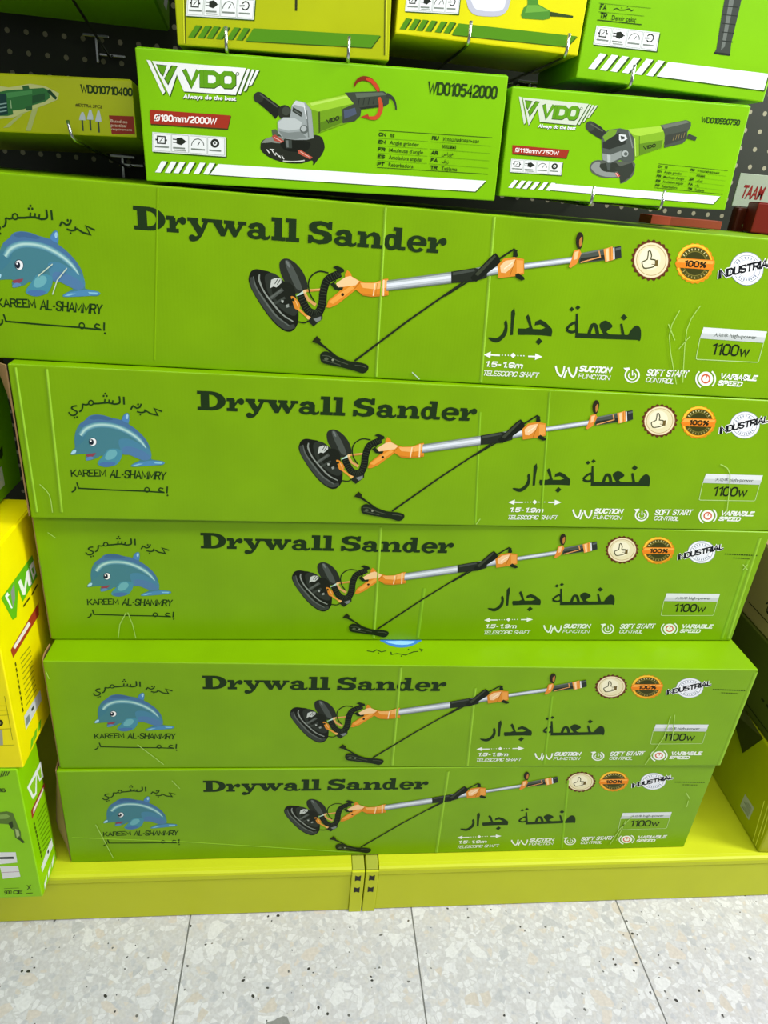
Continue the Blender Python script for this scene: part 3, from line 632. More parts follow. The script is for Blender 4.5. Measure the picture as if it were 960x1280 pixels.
('P','#6c766c',[862.4,187.7,939.1,202.5,939.3,201.5,862.6,186.8]),
('P','#4a5147',[947.1,216.3,998.9,229.3,1003.1,211.7,949.2,201.6]),
('P','#262c22',[950.0,209.1,1001.2,219.6,1003.0,212.3,949.3,202.9]),
('P','#6c746b',[948.4,216.4,983.4,225.1,983.9,223.3,949.0,214.0]),
('S','#dc9a58',1.9,[951.3,203.0,981.4,213.2,977.3,222.2],0),
('P','#e08a35',[933.4,195.2,935.6,206.2,936.9,219.2,945.1,222.3,949.8,216.5,945.6,200.7,936.9,193.6]),
('P','#f5c58c',[938.6,217.5,945.0,219.8,944.2,207.5,939.7,205.9]),
('P','#2a2416',[936.7,239.2,937.2,241.8,937.9,244.3,939.0,246.0,940.5,246.6,942.4,246.5,944.1,245.8,945.6,244.4,947.0,242.4,948.0,240.1,948.6,237.3,948.7,234.2,948.7,231.1,948.5,227.8,948.0,224.5,947.1,222.4,945.4,222.1,943.2,222.9,941.3,224.4,939.8,226.6,938.5,229.3,937.6,232.1,937.0,234.5,936.7,236.9]),
('P','#b97a3a',[942.3,235.4,943.8,239.3,945.9,240.5,947.1,235.7,947.6,229.8,946.6,226.2,945.1,225.3,943.3,229.8]),
('P','#e89a45',[984.1,225.1,997.7,230.1,1003.8,210.5,991.2,206.5]),
('P','#f8cf9a',[987.6,224.8,991.9,226.9,996.9,208.8,993.7,207.9]),
('S','#b86f25',1.0,[995.0,228.4,1000.2,209.3],0),
('P','#2a302c',[999.1,228.7,1011.0,232.0,1016.2,215.1,1003.7,210.8]),
('P','#e9ece8',[999.2,228.1,1001.1,228.8,1005.9,211.9,1003.6,211.1]),
('P','#59615d',[1003.4,227.8,1011.5,230.2,1012.2,227.2,1004.3,224.1]),
('S','#222a18',[2.8,3.1,3.3],[771.9,163.5,687.3,96.5,606.7,27.6],0),
('P','#1b2614',[552.1,37.0,554.1,38.7,556.8,40.0,560.4,40.4,565.0,39.2,570.4,37.1,576.3,34.8,582.6,32.2,589.3,29.5,596.0,27.4,602.8,26.4,609.6,26.1,615.6,25.6,620.7,24.6,625.0,23.4,628.1,21.9,629.7,19.6,630.0,17.0,629.4,14.5,627.7,11.9,625.1,9.5,621.7,8.1,617.4,8.7,612.3,10.4,606.7,12.0,600.5,13.3,593.7,14.6,587.0,15.9,580.2,16.9,573.4,17.9,567.4,18.9,562.3,19.8,558.0,20.7,554.7,22.1,552.6,24.3,551.6,27.0,551.0,29.7,550.8,32.3,551.1,34.9]),
('S','#4b543f',1.2,[554.2,33.5,556.7,33.5,560.2,33.5,564.3,32.9,568.8,31.1,573.8,28.7,579.1,26.4,585.3,24.4,591.8,22.6,596.4,21.3],0),
('S','#4b543f',1.2,[555.5,26.3,558.3,25.7,562.4,24.9,567.2,23.8,573.1,22.3,579.7,20.6,584.3,19.4],0),
('S','#4b543f',1.2,[607.4,20.7,610.4,20.6,614.6,20.4,618.4,20.1,621.5,19.4,624.1,18.6,625.9,18.0],0),
('P','#8c9478',[573.3,27.3,573.2,26.9,573.1,26.5,572.9,26.1,572.6,25.8,572.3,25.5,571.9,25.3,571.4,25.3,571.0,25.3,570.6,25.4,570.2,25.6,569.9,25.9,569.7,26.3,569.5,26.7,569.4,27.1,569.4,27.5,569.6,28.0,569.8,28.3,570.1,28.7,570.4,28.9,570.8,29.1,571.2,29.1,571.7,29.1,572.1,29.0,572.5,28.8,572.8,28.5,573.0,28.2,573.2,27.7]),
('P','#566048',[564.3,28.5,564.2,28.0,564.0,27.4,563.6,27.0,563.1,26.5,562.5,26.2,561.8,26.0,561.0,25.9,560.3,25.9,559.6,26.1,558.9,26.3,558.4,26.7,557.9,27.1,557.7,27.6,557.6,28.1,557.6,28.7,557.9,29.2,558.2,29.7,558.7,30.1,559.4,30.4,560.1,30.6,560.8,30.7,561.6,30.7,562.3,30.6,562.9,30.3,563.5,30.0,563.9,29.5,564.2,29.0]),
('P','#23290f',[537.2,54.7,544.4,64.1,550.8,58.4,549.2,50.7]),
('S','#1b2614',[4.8,2.9,3.3],[547.9,53.5,561.4,44.3,576.3,33.1],0),
],
'thumb_seal': [
('P','#5b2f17',[1100.5,216.9,1099.5,214.6,1097.8,212.6,1100.0,210.4,1101.6,208.0,1099.9,206.2,1097.5,204.8,1099.0,202.2,1099.8,199.6,1097.5,198.4,1094.6,197.7,1095.4,194.9,1095.3,192.3,1092.6,191.9,1089.5,192.0,1089.3,189.2,1088.5,186.9,1085.6,187.2,1082.5,188.1,1081.4,185.6,1079.8,183.7,1076.9,184.7,1074.1,186.3,1072.3,184.4,1070.0,183.0,1067.5,184.7,1065.2,186.9,1062.7,185.6,1060.0,184.9,1058.0,187.1,1056.4,189.7,1053.5,189.1,1050.6,189.2,1049.3,191.7,1048.5,194.5,1045.4,194.7,1042.6,195.6,1042.0,198.2,1042.1,200.9,1039.1,201.9,1036.5,203.4,1036.8,205.9,1037.7,208.3,1035.1,210.0,1033.0,212.0,1034.0,214.2,1035.7,216.2,1033.6,218.5,1032.1,220.8,1033.9,222.6,1036.2,223.9,1034.8,226.5,1034.1,229.0,1036.4,230.2,1039.1,230.8,1038.5,233.5,1038.6,236.0,1041.3,236.5,1044.3,236.4,1044.5,239.0,1045.4,241.2,1048.2,241.0,1051.2,240.2,1052.2,242.5,1053.8,244.3,1056.6,243.4,1059.3,241.9,1061.1,243.8,1063.3,245.0,1065.8,243.5,1068.0,241.4,1070.5,242.7,1073.1,243.3,1075.1,241.3,1076.7,238.8,1079.5,239.3,1082.4,239.2,1083.7,236.9,1084.6,234.2,1087.6,233.9,1090.5,233.1,1091.1,230.6,1091.0,227.9,1094.1,226.9,1096.7,225.5,1096.5,223.0,1095.6,220.5,1098.3,218.9]),
('P','#8a5a2c',[1096.0,216.5,1096.9,210.5,1096.3,204.6,1094.2,199.3,1090.7,194.6,1086.0,191.0,1080.3,188.5,1073.8,187.4,1067.1,187.6,1060.3,189.2,1053.8,192.1,1048.1,196.0,1043.3,200.9,1039.6,206.4,1037.4,212.3,1036.6,218.3,1037.3,224.1,1039.5,229.3,1043.0,233.8,1047.7,237.4,1053.3,239.8,1059.6,240.9,1066.2,240.7,1072.8,239.2,1079.2,236.5,1085.0,232.7,1089.9,227.9,1093.6,222.4]),
('P','#e9ddb4',[1094.8,216.5,1095.7,210.6,1095.1,205.0,1093.1,199.7,1089.8,195.3,1085.2,191.7,1079.7,189.4,1073.6,188.3,1067.1,188.5,1060.6,190.0,1054.4,192.8,1048.9,196.7,1044.3,201.4,1040.8,206.7,1038.6,212.4,1037.9,218.2,1038.5,223.8,1040.6,228.9,1044.0,233.2,1048.4,236.6,1053.8,238.9,1059.8,240.0,1066.1,239.8,1072.5,238.4,1078.6,235.8,1084.2,232.0,1088.9,227.4,1092.4,222.2]),
('P','#bfa870',[1091.8,216.2,1092.6,211.1,1092.0,206.0,1090.2,201.4,1087.2,197.4,1083.2,194.3,1078.3,192.2,1072.8,191.2,1067.0,191.4,1061.2,192.8,1055.7,195.2,1050.8,198.6,1046.6,202.8,1043.5,207.6,1041.6,212.6,1040.9,217.8,1041.5,222.7,1043.4,227.3,1046.4,231.1,1050.4,234.2,1055.2,236.2,1060.5,237.2,1066.2,237.0,1071.9,235.8,1077.4,233.4,1082.3,230.1,1086.5,226.0,1089.7,221.3]),
('P','#e4dcae',[1090.5,216.1,1091.3,211.2,1090.8,206.4,1089.1,202.0,1086.2,198.2,1082.4,195.3,1077.7,193.3,1072.5,192.3,1067.0,192.5,1061.5,193.8,1056.3,196.2,1051.6,199.4,1047.6,203.4,1044.7,207.9,1042.8,212.7,1042.2,217.6,1042.8,222.4,1044.5,226.7,1047.4,230.3,1051.2,233.2,1055.7,235.2,1060.8,236.1,1066.2,236.0,1071.7,234.7,1076.9,232.5,1081.6,229.4,1085.5,225.4,1088.6,221.0]),
('P','#f0eac6',[1081.4,217.8,1082.0,214.1,1081.7,210.5,1080.4,207.2,1078.4,204.4,1075.6,202.2,1072.2,200.7,1068.4,200.1,1064.4,200.2,1060.4,201.2,1056.6,202.9,1053.2,205.3,1050.3,208.3,1048.1,211.7,1046.7,215.3,1046.2,218.9,1046.6,222.4,1047.9,225.7,1049.9,228.4,1052.7,230.6,1056.0,232.0,1059.7,232.7,1063.7,232.6,1067.6,231.7,1071.4,230.0,1074.9,227.6,1077.8,224.7,1080.0,221.4]),
('S','#3f4016',1.9,[1052.6,211.2,1056.2,212.8,1059.8,215.3,1059.4,221.3,1058.5,226.9,1060.0,228.1,1062.0,227.1,1063.9,224.2,1065.5,220.6,1065.4,217.8,1065.8,215.7,1069.3,215.6,1073.0,215.3,1074.5,212.4,1074.9,208.9,1074.5,206.7,1072.7,204.9,1068.9,203.5,1064.5,202.5,1060.7,201.8,1057.5,202.0,1055.0,204.4,1053.3,207.4,1052.2,209.4],1),
('P','#6b5a2c',[1073.3,214.9,1078.3,216.2,1079.8,206.1,1074.8,205.5]),
('S','#5b4a24',0.9,[1068.3,211.9,1073.4,211.8],0),
('S','#5b4a24',1.0,[1068.7,208.7,1074.3,208.4],0),
('S','#7a4a22',1.7,[1093.1,223.4,1094.6,220.3,1095.8,217.1,1096.6,213.9,1096.9,210.7,1096.8,207.5,1096.3,204.4,1095.3,201.5,1093.9,198.7],0),
],
'percent_seal': [
('P','#d98a14',[1173.9,217.1,1173.8,214.9,1172.9,212.8,1174.5,210.6,1175.3,208.4,1174.4,206.4,1172.9,204.8,1173.7,202.4,1173.9,200.1,1172.4,198.6,1170.3,197.5,1170.4,195.1,1169.8,193.0,1167.7,192.0,1165.2,191.6,1164.5,189.4,1163.3,187.6,1160.9,187.3,1158.2,187.5,1156.8,185.7,1154.9,184.5,1152.4,184.8,1149.7,185.7,1147.8,184.5,1145.5,183.9,1143.0,184.8,1140.6,186.3,1138.2,185.7,1135.7,185.8,1133.5,187.2,1131.5,189.2,1128.9,189.3,1126.4,190.0,1124.6,191.9,1123.3,194.2,1120.6,195.0,1118.3,196.2,1117.1,198.4,1116.5,200.8,1114.1,202.2,1112.2,203.9,1111.7,206.2,1111.8,208.5,1109.8,210.4,1108.4,212.4,1108.6,214.6,1109.5,216.7,1108.0,218.8,1107.3,221.1,1108.2,223.0,1109.7,224.6,1109.0,226.9,1108.9,229.1,1110.4,230.6,1112.5,231.7,1112.4,234.0,1113.1,236.0,1115.0,237.0,1117.5,237.4,1118.2,239.5,1119.5,241.2,1121.8,241.5,1124.4,241.3,1125.8,243.0,1127.6,244.2,1130.0,243.9,1132.6,243.1,1134.6,244.3,1136.8,244.9,1139.2,244.0,1141.5,242.6,1143.9,243.2,1146.3,243.2,1148.5,241.7,1150.4,239.8,1153.0,239.8,1155.5,239.1,1157.3,237.3,1158.7,235.1,1161.3,234.3,1163.6,233.1,1164.8,231.0,1165.5,228.6,1167.9,227.3,1169.9,225.6,1170.5,223.3,1170.4,221.0,1172.5,219.2]),
('P','#f7c93a',[1169.5,218.2,1170.6,211.9,1170.3,205.9,1168.3,200.3,1164.9,195.5,1160.2,191.8,1154.5,189.2,1148.0,188.1,1141.1,188.3,1134.1,190.0,1127.5,192.9,1121.5,197.1,1116.4,202.1,1112.5,207.8,1110.0,213.9,1109.0,220.1,1109.5,226.0,1111.5,231.4,1115.0,236.1,1119.6,239.7,1125.2,242.2,1131.5,243.3,1138.3,243.1,1145.1,241.6,1151.7,238.8,1157.7,234.8,1162.8,229.9,1166.8,224.2]),
('P','#e79a1e',[1168.9,216.7,1170.0,211.0,1169.6,205.3,1167.8,200.2,1164.6,195.7,1160.2,192.3,1154.9,189.9,1148.8,188.8,1142.4,189.1,1135.9,190.6,1129.7,193.3,1124.1,197.1,1119.3,201.8,1115.7,207.1,1113.4,212.8,1112.5,218.5,1113.0,224.0,1114.8,229.1,1118.0,233.4,1122.3,236.8,1127.6,239.1,1133.5,240.1,1139.8,240.0,1146.2,238.5,1152.3,235.9,1157.9,232.2,1162.7,227.6,1166.4,222.4]),
('P','#4c4a14',[1167.4,216.6,1168.4,211.2,1168.0,205.8,1166.3,200.9,1163.3,196.7,1159.2,193.4,1154.1,191.2,1148.4,190.2,1142.3,190.4,1136.2,191.9,1130.3,194.5,1125.0,198.1,1120.5,202.5,1117.1,207.5,1114.9,212.9,1114.0,218.3,1114.5,223.6,1116.2,228.3,1119.2,232.4,1123.3,235.6,1128.3,237.8,1133.9,238.8,1139.8,238.6,1145.9,237.3,1151.7,234.8,1157.0,231.3,1161.5,227.0,1165.0,222.0]),
('P','#77702c',[1161.3,216.2,1162.1,212.0,1161.8,207.9,1160.5,204.1,1158.2,200.9,1155.0,198.4,1151.1,196.7,1146.7,195.9,1142.0,196.0,1137.3,197.1,1132.8,199.1,1128.7,201.9,1125.3,205.3,1122.6,209.2,1120.9,213.3,1120.2,217.5,1120.6,221.6,1121.9,225.3,1124.2,228.4,1127.4,230.9,1131.2,232.6,1135.5,233.3,1140.1,233.2,1144.8,232.2,1149.2,230.2,1153.3,227.5,1156.8,224.2,1159.5,220.3]),
('P','#3a3c10',[1159.8,216.1,1160.5,212.2,1160.2,208.4,1159.0,204.9,1156.9,201.9,1153.9,199.6,1150.4,198.0,1146.3,197.2,1142.0,197.4,1137.6,198.4,1133.5,200.3,1129.7,202.8,1126.5,206.0,1124.0,209.6,1122.4,213.4,1121.8,217.3,1122.1,221.1,1123.3,224.5,1125.5,227.4,1128.4,229.7,1131.9,231.3,1135.9,232.0,1140.2,231.9,1144.5,230.9,1148.6,229.1,1152.4,226.6,1155.6,223.5,1158.1,219.9]),
('S','#d8cf8c',1.4,[1120.5,224.7,1117.1,226.4],0),
('S','#b0a45c',1.2,[1161.9,204.7,1165.4,202.9],0),
('S','#d8cf8c',1.4,[1122.9,228.5,1119.9,230.8],0),
('S','#b0a45c',1.2,[1159.5,200.8,1162.7,198.4],0),
('S','#d8cf8c',1.4,[1126.4,231.4,1123.9,234.2],0),
('S','#b0a45c',1.2,[1156.0,197.8,1158.6,194.9],0),
('S','#d8cf8c',1.4,[1130.7,233.4,1128.9,236.5],0),
('S','#b0a45c',1.2,[1151.6,195.8,1153.4,192.6],0),
('S','#d8cf8c',1.4,[1135.6,234.2,1134.7,237.5],0),
('S','#b0a45c',1.2,[1146.6,194.9,1147.6,191.5],0),
('S','#d8cf8c',1.4,[1140.9,234.0,1140.8,237.2],0),
('S','#b0a45c',1.2,[1141.3,195.3,1141.3,191.9],0),
('S','#d8cf8c',1.4,[1146.2,232.5,1147.0,235.5],0),
('S','#b0a45c',1.2,[1135.9,196.8,1135.0,193.7],0),
('S','#d8cf8c',1.4,[1151.2,230.1,1152.8,232.7],0),
('S','#b0a45c',1.2,[1130.9,199.3,1129.2,196.7],0),
('S','#d8cf8c',1.4,[1155.6,226.7,1158.0,228.7],0),
('S','#b0a45c',1.2,[1126.5,202.8,1124.0,200.7],0),
('P','#e8841c',[1107.5,212.8,1110.7,221.2,1172.2,222.0,1174.3,216.7,1171.6,207.3,1111.8,206.8]),
('P','#f7ab48',[1109.8,213.9,1112.1,220.0,1171.1,220.5,1171.4,216.0,1111.6,214.5]),
('G','#2b2208','100%',[1122.7,208.9,1161.5,208.9,1122.1,218.9],0.26,0.26),
],
'industrial_seal': [
('P','#8f98a2',[1260.3,215.2,1261.5,209.5,1261.3,203.9,1259.5,198.8,1256.3,194.4,1251.8,191.0,1246.3,188.7,1240.0,187.6,1233.4,187.8,1226.6,189.3,1220.1,192.0,1214.1,195.7,1209.1,200.3,1205.2,205.5,1202.7,211.1,1201.6,216.8,1202.0,222.2,1203.8,227.2,1207.0,231.4,1211.5,234.8,1216.9,237.1,1223.0,238.1,1229.5,238.0,1236.2,236.6,1242.6,234.0,1248.5,230.4,1253.6,225.9,1257.6,220.7]),
('P','#eef1f0',[1259.3,215.1,1260.5,209.6,1260.2,204.2,1258.5,199.3,1255.4,195.1,1251.1,191.8,1245.8,189.5,1239.7,188.5,1233.3,188.7,1226.7,190.1,1220.5,192.7,1214.8,196.3,1209.9,200.8,1206.2,205.8,1203.7,211.2,1202.7,216.6,1203.0,221.9,1204.8,226.7,1207.9,230.8,1212.2,234.0,1217.4,236.2,1223.3,237.2,1229.6,237.1,1236.0,235.7,1242.2,233.3,1247.9,229.8,1252.8,225.4,1256.7,220.5]),
('P','#98a0aa',[1255.1,214.8,1256.1,210.1,1255.9,205.6,1254.5,201.4,1251.8,197.8,1248.2,195.0,1243.6,193.1,1238.5,192.2,1233.0,192.3,1227.4,193.6,1222.1,195.8,1217.2,198.8,1213.1,202.6,1209.9,206.9,1207.8,211.5,1206.9,216.1,1207.2,220.6,1208.7,224.7,1211.4,228.2,1215.0,231.0,1219.4,232.8,1224.5,233.7,1229.9,233.6,1235.3,232.4,1240.6,230.3,1245.5,227.3,1249.7,223.6,1252.9,219.4]),
('P','#f4f6f6',[1253.8,214.7,1254.8,210.3,1254.6,206.0,1253.2,202.0,1250.7,198.6,1247.2,196.0,1243.0,194.2,1238.1,193.3,1232.9,193.5,1227.7,194.6,1222.6,196.7,1218.0,199.6,1214.1,203.2,1211.1,207.2,1209.1,211.6,1208.2,215.9,1208.5,220.2,1209.9,224.1,1212.4,227.4,1215.9,230.0,1220.1,231.8,1224.9,232.6,1230.0,232.5,1235.1,231.4,1240.1,229.4,1244.7,226.6,1248.7,223.0,1251.8,219.0]),
('P','#b6bcc4',[1247.4,214.2,1248.1,211.1,1247.9,208.0,1246.9,205.2,1245.1,202.8,1242.7,200.9,1239.6,199.6,1236.2,199.0,1232.5,199.2,1228.7,200.0,1225.2,201.4,1221.9,203.5,1219.1,206.0,1216.9,208.9,1215.5,212.0,1214.9,215.1,1215.1,218.2,1216.1,220.9,1217.9,223.3,1220.3,225.2,1223.3,226.4,1226.7,227.0,1230.4,226.9,1234.1,226.2,1237.6,224.7,1240.9,222.7,1243.7,220.2,1245.9,217.3]),
('P','#e8ebee',[1246.4,214.2,1247.0,211.2,1246.8,208.4,1245.9,205.7,1244.2,203.5,1241.9,201.7,1239.1,200.5,1235.9,200.0,1232.4,200.1,1228.9,200.8,1225.6,202.2,1222.5,204.1,1219.9,206.5,1217.9,209.2,1216.5,212.1,1215.9,215.0,1216.1,217.8,1217.1,220.4,1218.7,222.7,1221.0,224.4,1223.8,225.6,1227.0,226.1,1230.4,226.1,1233.9,225.3,1237.2,224.0,1240.3,222.1,1242.9,219.7,1245.0,217.1]),
('S','#8d97a6',1.9,[1214.3,219.5,1210.2,221.0],0),
('S','#8d97a6',2.0,[1247.7,204.4,1251.7,202.3],0),
('S','#8d97a6',1.9,[1216.3,223.1,1212.6,225.6],0),
('S','#8d97a6',2.0,[1245.7,201.9,1249.2,199.1],0),
('S','#8d97a6',1.9,[1219.5,225.9,1216.7,229.0],0),
('S','#8d97a6',2.0,[1243.0,199.9,1245.8,196.7],0),
('S','#8d97a6',1.9,[1223.9,227.6,1222.0,231.0],0),
('S','#8d97a6',2.0,[1239.7,198.6,1241.7,195.1],0),
('S','#8d97a6',1.9,[1228.8,228.0,1228.2,231.5],0),
('S','#8d97a6',2.0,[1235.9,198.1,1237.0,194.4],0),
('S','#8d97a6',1.9,[1234.0,227.1,1234.7,230.4],0),
('S','#8d97a6',2.0,[1231.9,198.3,1232.0,194.7],0),
('S','#8d97a6',1.9,[1239.0,225.0,1240.8,227.8],0),
('S','#8d97a6',2.0,[1227.9,199.3,1227.0,196.0],0),
('S','#8d97a6',1.9,[1243.4,221.8,1246.2,223.9],0),
('S','#8d97a6',2.0,[1224.1,201.1,1222.3,198.1],0),
('G','#f4f6f4','INDUSTRIAL',[1187.2,194.2,1275.3,220.5,1184.3,207.2],0.22,0.42),
('G','#12161a','INDUSTRIAL',[1187.2,194.2,1275.3,220.5,1184.3,207.2],0.22,0.22),
],
'power_label': [
('P','#dde2df',[1185.6,117.0,1301.2,117.1,1301.3,97.9,1184.7,98.5]),
('P','#c3cac6',[1185.9,107.1,1301.9,107.1,1301.3,97.9,1184.7,98.5]),
('S','#b7d78a',1.3,[1184.7,98.5,1187.8,64.7,1190.4,63.3,1301.2,64.4,1302.9,66.1,1301.3,97.9],0),
('T','#3a4438','大功率',[1207.6,103.4,1233.8,103.5,1207.4,109.4],1),
('T','#3a4438','high-power',[1237.1,103.2,1285.6,103.1,1236.1,109.6],1),
('G','#16220e','1100w',[1211.7,72.7,1282.3,72.2,1210.5,92.5],0.15,0.15),
],
'cap_shaft': [
('S','#eef3e6',2.5,[827.0,50.0,845.3,50.1],0),
('P','#eef3e6',[817.9,49.5,829.2,55.6,829.8,44.7]),
('S','#eef3e6',2.5,[893.3,51.3,908.7,51.7],0),
('P','#eef3e6',[918.0,51.8,904.6,57.0,906.1,46.1]),
('P','#eef3e6',[850.4,50.8,850.3,50.1,849.8,49.7,849.1,49.7,848.5,50.0,848.1,50.7,848.2,51.3,848.7,51.7,849.4,51.8,850.0,51.4]),
('P','#eef3e6',[855.4,50.9,855.3,50.3,854.8,49.9,854.2,49.8,853.5,50.2,853.2,50.8,853.3,51.5,853.8,51.9,854.5,51.9,855.1,51.6]),
('P','#eef3e6',[860.5,51.1,860.4,50.4,859.9,50.0,859.2,50.0,858.6,50.3,858.3,51.0,858.4,51.6,858.9,52.0,859.6,52.1,860.2,51.7]),
('P','#eef3e6',[876.9,51.5,876.8,50.9,876.3,50.5,875.6,50.4,874.9,50.8,874.6,51.4,874.7,52.1,875.2,52.5,875.9,52.5,876.5,52.2]),
('P','#eef3e6',[882.0,51.7,881.9,51.0,881.4,50.6,880.7,50.6,880.1,50.9,879.7,51.6,879.8,52.2,880.3,52.6,881.0,52.7,881.6,52.3]),
('P','#eef3e6',[887.1,51.8,887.0,51.2,886.5,50.8,885.8,50.7,885.2,51.1,884.8,51.7,884.9,52.4,885.4,52.8,886.1,52.8,886.8,52.5]),
('P','#eef3e6',[866.8,55.8,872.1,51.6,868.3,46.9,863.0,51.1]),
('G','#eef3e6','1.5-1.9m',[821.8,30.3,886.6,30.3,823.4,39.9],0.24,0.24),
('G','#eef3e6','TELESCOPIC SHAFT',[821.0,15.1,916.2,16.7,822.8,23.8],0.15,0.15),
],
'cap_suction': [
('S','#eef3e6',3.1,[943.6,38.1,944.8,35.2,946.7,31.2,948.8,27.7,951.3,24.8,954.1,22.3,956.4,21.4,957.7,22.9,958.5,26.0,959.0,29.3,959.1,32.6,958.9,36.0,958.7,38.4],0),
('S','#eef3e6',3.1,[961.8,18.1,964.1,32.6],0),
('S','#eef3e6',3.1,[965.9,36.8,967.2,34.0,969.1,30.2,971.1,26.8,973.3,24.2,975.6,22.2,977.6,21.5,979.0,23.2,980.0,26.2,980.7,29.4,980.8,32.6,980.6,35.8,980.4,38.1],0),
('G','#eef3e6','SUCTION',[985.1,30.7,1041.7,30.7,987.0,41.5],0.25,0.25),
('G','#eef3e6','FUNCTION',[986.0,19.4,1042.4,18.8,987.4,27.7],0.16,0.16),
],
'cap_soft': [
('S','#eef3e6',2.7,[1084.9,40.3,1088.0,38.5,1090.6,36.1,1092.6,33.2,1093.7,30.0,1094.0,26.9,1093.3,23.9,1091.7,21.3,1089.4,19.4,1086.5,18.2,1083.2,17.9,1079.8,18.4,1076.5,19.8,1073.5,21.9,1071.2,24.5,1069.5,27.6,1068.7,30.8,1068.9,33.9,1069.9,36.7,1071.8,39.0,1074.3,40.6],0),
('P','#eef3e6',[1062.8,41.2,1073.2,42.8,1071.0,34.4]),
('S','#eef3e6',1.9,[1084.5,33.7,1086.3,32.1,1087.6,30.2,1088.2,28.0,1087.9,26.0,1086.9,24.2,1085.2,23.1,1083.1,22.6,1080.8,22.8,1078.6,23.8,1076.8,25.4,1075.5,27.3,1075.0,29.5,1075.2,31.5,1076.3,33.2],0),
('S','#eef3e6',2.1,[1079.8,38.0,1082.0,29.3],0),
('G','#eef3e6','SOFT START',[1106.2,30.1,1181.1,31.5,1107.4,42.1],0.25,0.25),
('G','#eef3e6','CONTROL',[1107.5,19.2,1158.8,18.7,1108.9,28.2],0.16,0.16),
],
'cap_speed': [
('P','#eef3e6',[1229.0,31.5,1229.5,28.7,1229.4,26.0,1228.5,23.5,1227.0,21.4,1225.0,19.8,1222.5,18.7,1219.6,18.2,1216.6,18.4,1213.5,19.2,1210.5,20.5,1207.8,22.4,1205.6,24.7,1203.8,27.3,1202.6,30.1,1202.1,32.9,1202.3,35.5,1203.1,38.0,1204.6,40.1,1206.7,41.7,1209.1,42.7,1212.0,43.2,1215.0,43.1,1218.0,42.3,1221.0,41.0,1223.7,39.1,1226.0,36.8,1227.8,34.3]),
('P','#d0603a',[1224.6,31.3,1224.9,29.4,1224.8,27.6,1224.3,25.9,1223.3,24.5,1221.9,23.5,1220.2,22.7,1218.3,22.4,1216.3,22.5,1214.3,23.1,1212.3,24.0,1210.5,25.2,1209.0,26.7,1207.8,28.5,1207.0,30.3,1206.7,32.2,1206.8,34.0,1207.3,35.6,1208.3,37.0,1209.7,38.1,1211.3,38.8,1213.2,39.1,1215.2,39.0,1217.3,38.5,1219.2,37.6,1221.0,36.3,1222.6,34.8,1223.8,33.1]),
('P','#eef3e6',[1221.8,31.1,1222.1,29.8,1222.0,28.6,1221.6,27.5,1220.9,26.5,1220.0,25.8,1218.8,25.3,1217.5,25.0,1216.1,25.1,1214.7,25.5,1213.4,26.1,1212.1,27.0,1211.1,28.0,1210.3,29.2,1209.7,30.5,1209.5,31.7,1209.6,33.0,1210.0,34.1,1210.6,35.0,1211.6,35.8,1212.7,36.3,1214.0,36.5,1215.4,36.4,1216.8,36.1,1218.2,35.5,1219.4,34.6,1220.5,33.6,1221.3,32.4]),
('S','#d0603a',2.1,[1215.8,30.8,1216.8,38.2],0),
('S','#eef3e6',2.7,[1211.4,15.8,1208.1,17.5,1205.0,19.8,1202.4,22.4,1200.3,25.3,1198.7,28.4,1197.8,31.6,1197.5,34.7,1197.9,37.7,1199.0,40.5,1200.7,42.9],0),
('S','#eef3e6',2.7,[1223.1,44.1,1225.9,42.2,1228.4,39.9,1230.5,37.4,1232.2,34.6,1233.4,31.7,1234.0,28.8,1234.1,26.0,1233.6,23.2,1232.6,20.8,1231.1,18.6],0),
('G','#eef3e6','VARIABLE',[1240.7,31.6,1310.2,31.6,1241.8,42.2],0.25,0.25),
('G','#eef3e6','SPEED',[1240.1,20.9,1285.7,20.1,1241.7,30.1],0.25,0.25),
],
'small_print': [
('S','#2f4a12',2.5,[1281.9,209.8,1285.7,209.7],0),
('S','#2f4a12',2.5,[1287.1,209.7,1289.5,209.6],0),
('S','#2f4a12',2.5,[1290.8,209.6,1296.2,209.4],0),
('S','#2f4a12',2.5,[1297.6,209.4,1300.5,209.3],0),
('S','#2f4a12',2.5,[1301.9,209.2,1306.2,209.1],0),
('S','#2f4a12',2.5,[1307.6,209.1,1311.3,208.9],0),
('S','#2f4a12',2.5,[1312.7,208.9,1315.1,208.8],0),
('S','#2f4a12',2.5,[1316.5,208.8,1321.9,208.6],0),
('S','#2f4a12',2.5,[1323.3,208.6,1326.2,208.5],0),
('S','#2f4a12',2.5,[1327.6,208.4,1332.0,208.3],0),
('S','#2f4a12',2.5,[1333.3,208.3,1337.1,208.1],0),
('S','#2f4a12',2.5,[1338.5,208.1,1340.9,208.0],0),
('S','#2f4a12',2.5,[1342.3,208.0,1347.7,207.8],0),
('S','#2f4a12',2.5,[1349.1,207.8,1352.1,207.7],0),
('S','#2f4a12',1.7,[1302.5,201.5,1306.4,201.3],0),
('S','#2f4a12',1.7,[1307.7,201.3,1310.2,201.2],0),
('S','#2f4a12',1.7,[1311.5,201.1,1317.0,200.9],0),
('S','#2f4a12',1.7,[1318.3,200.8,1321.3,200.7],0),
('S','#2f4a12',1.7,[1322.7,200.6,1327.1,200.5],0),
('S','#2f4a12',1.7,[1328.4,200.4,1332.3,200.2],0),
('S','#2f4a12',1.7,[1333.6,200.2,1336.1,200.1],0),
('S','#2f4a12',1.7,[1337.5,200.0,1339.4,199.9],0),
],
'dolphin': [
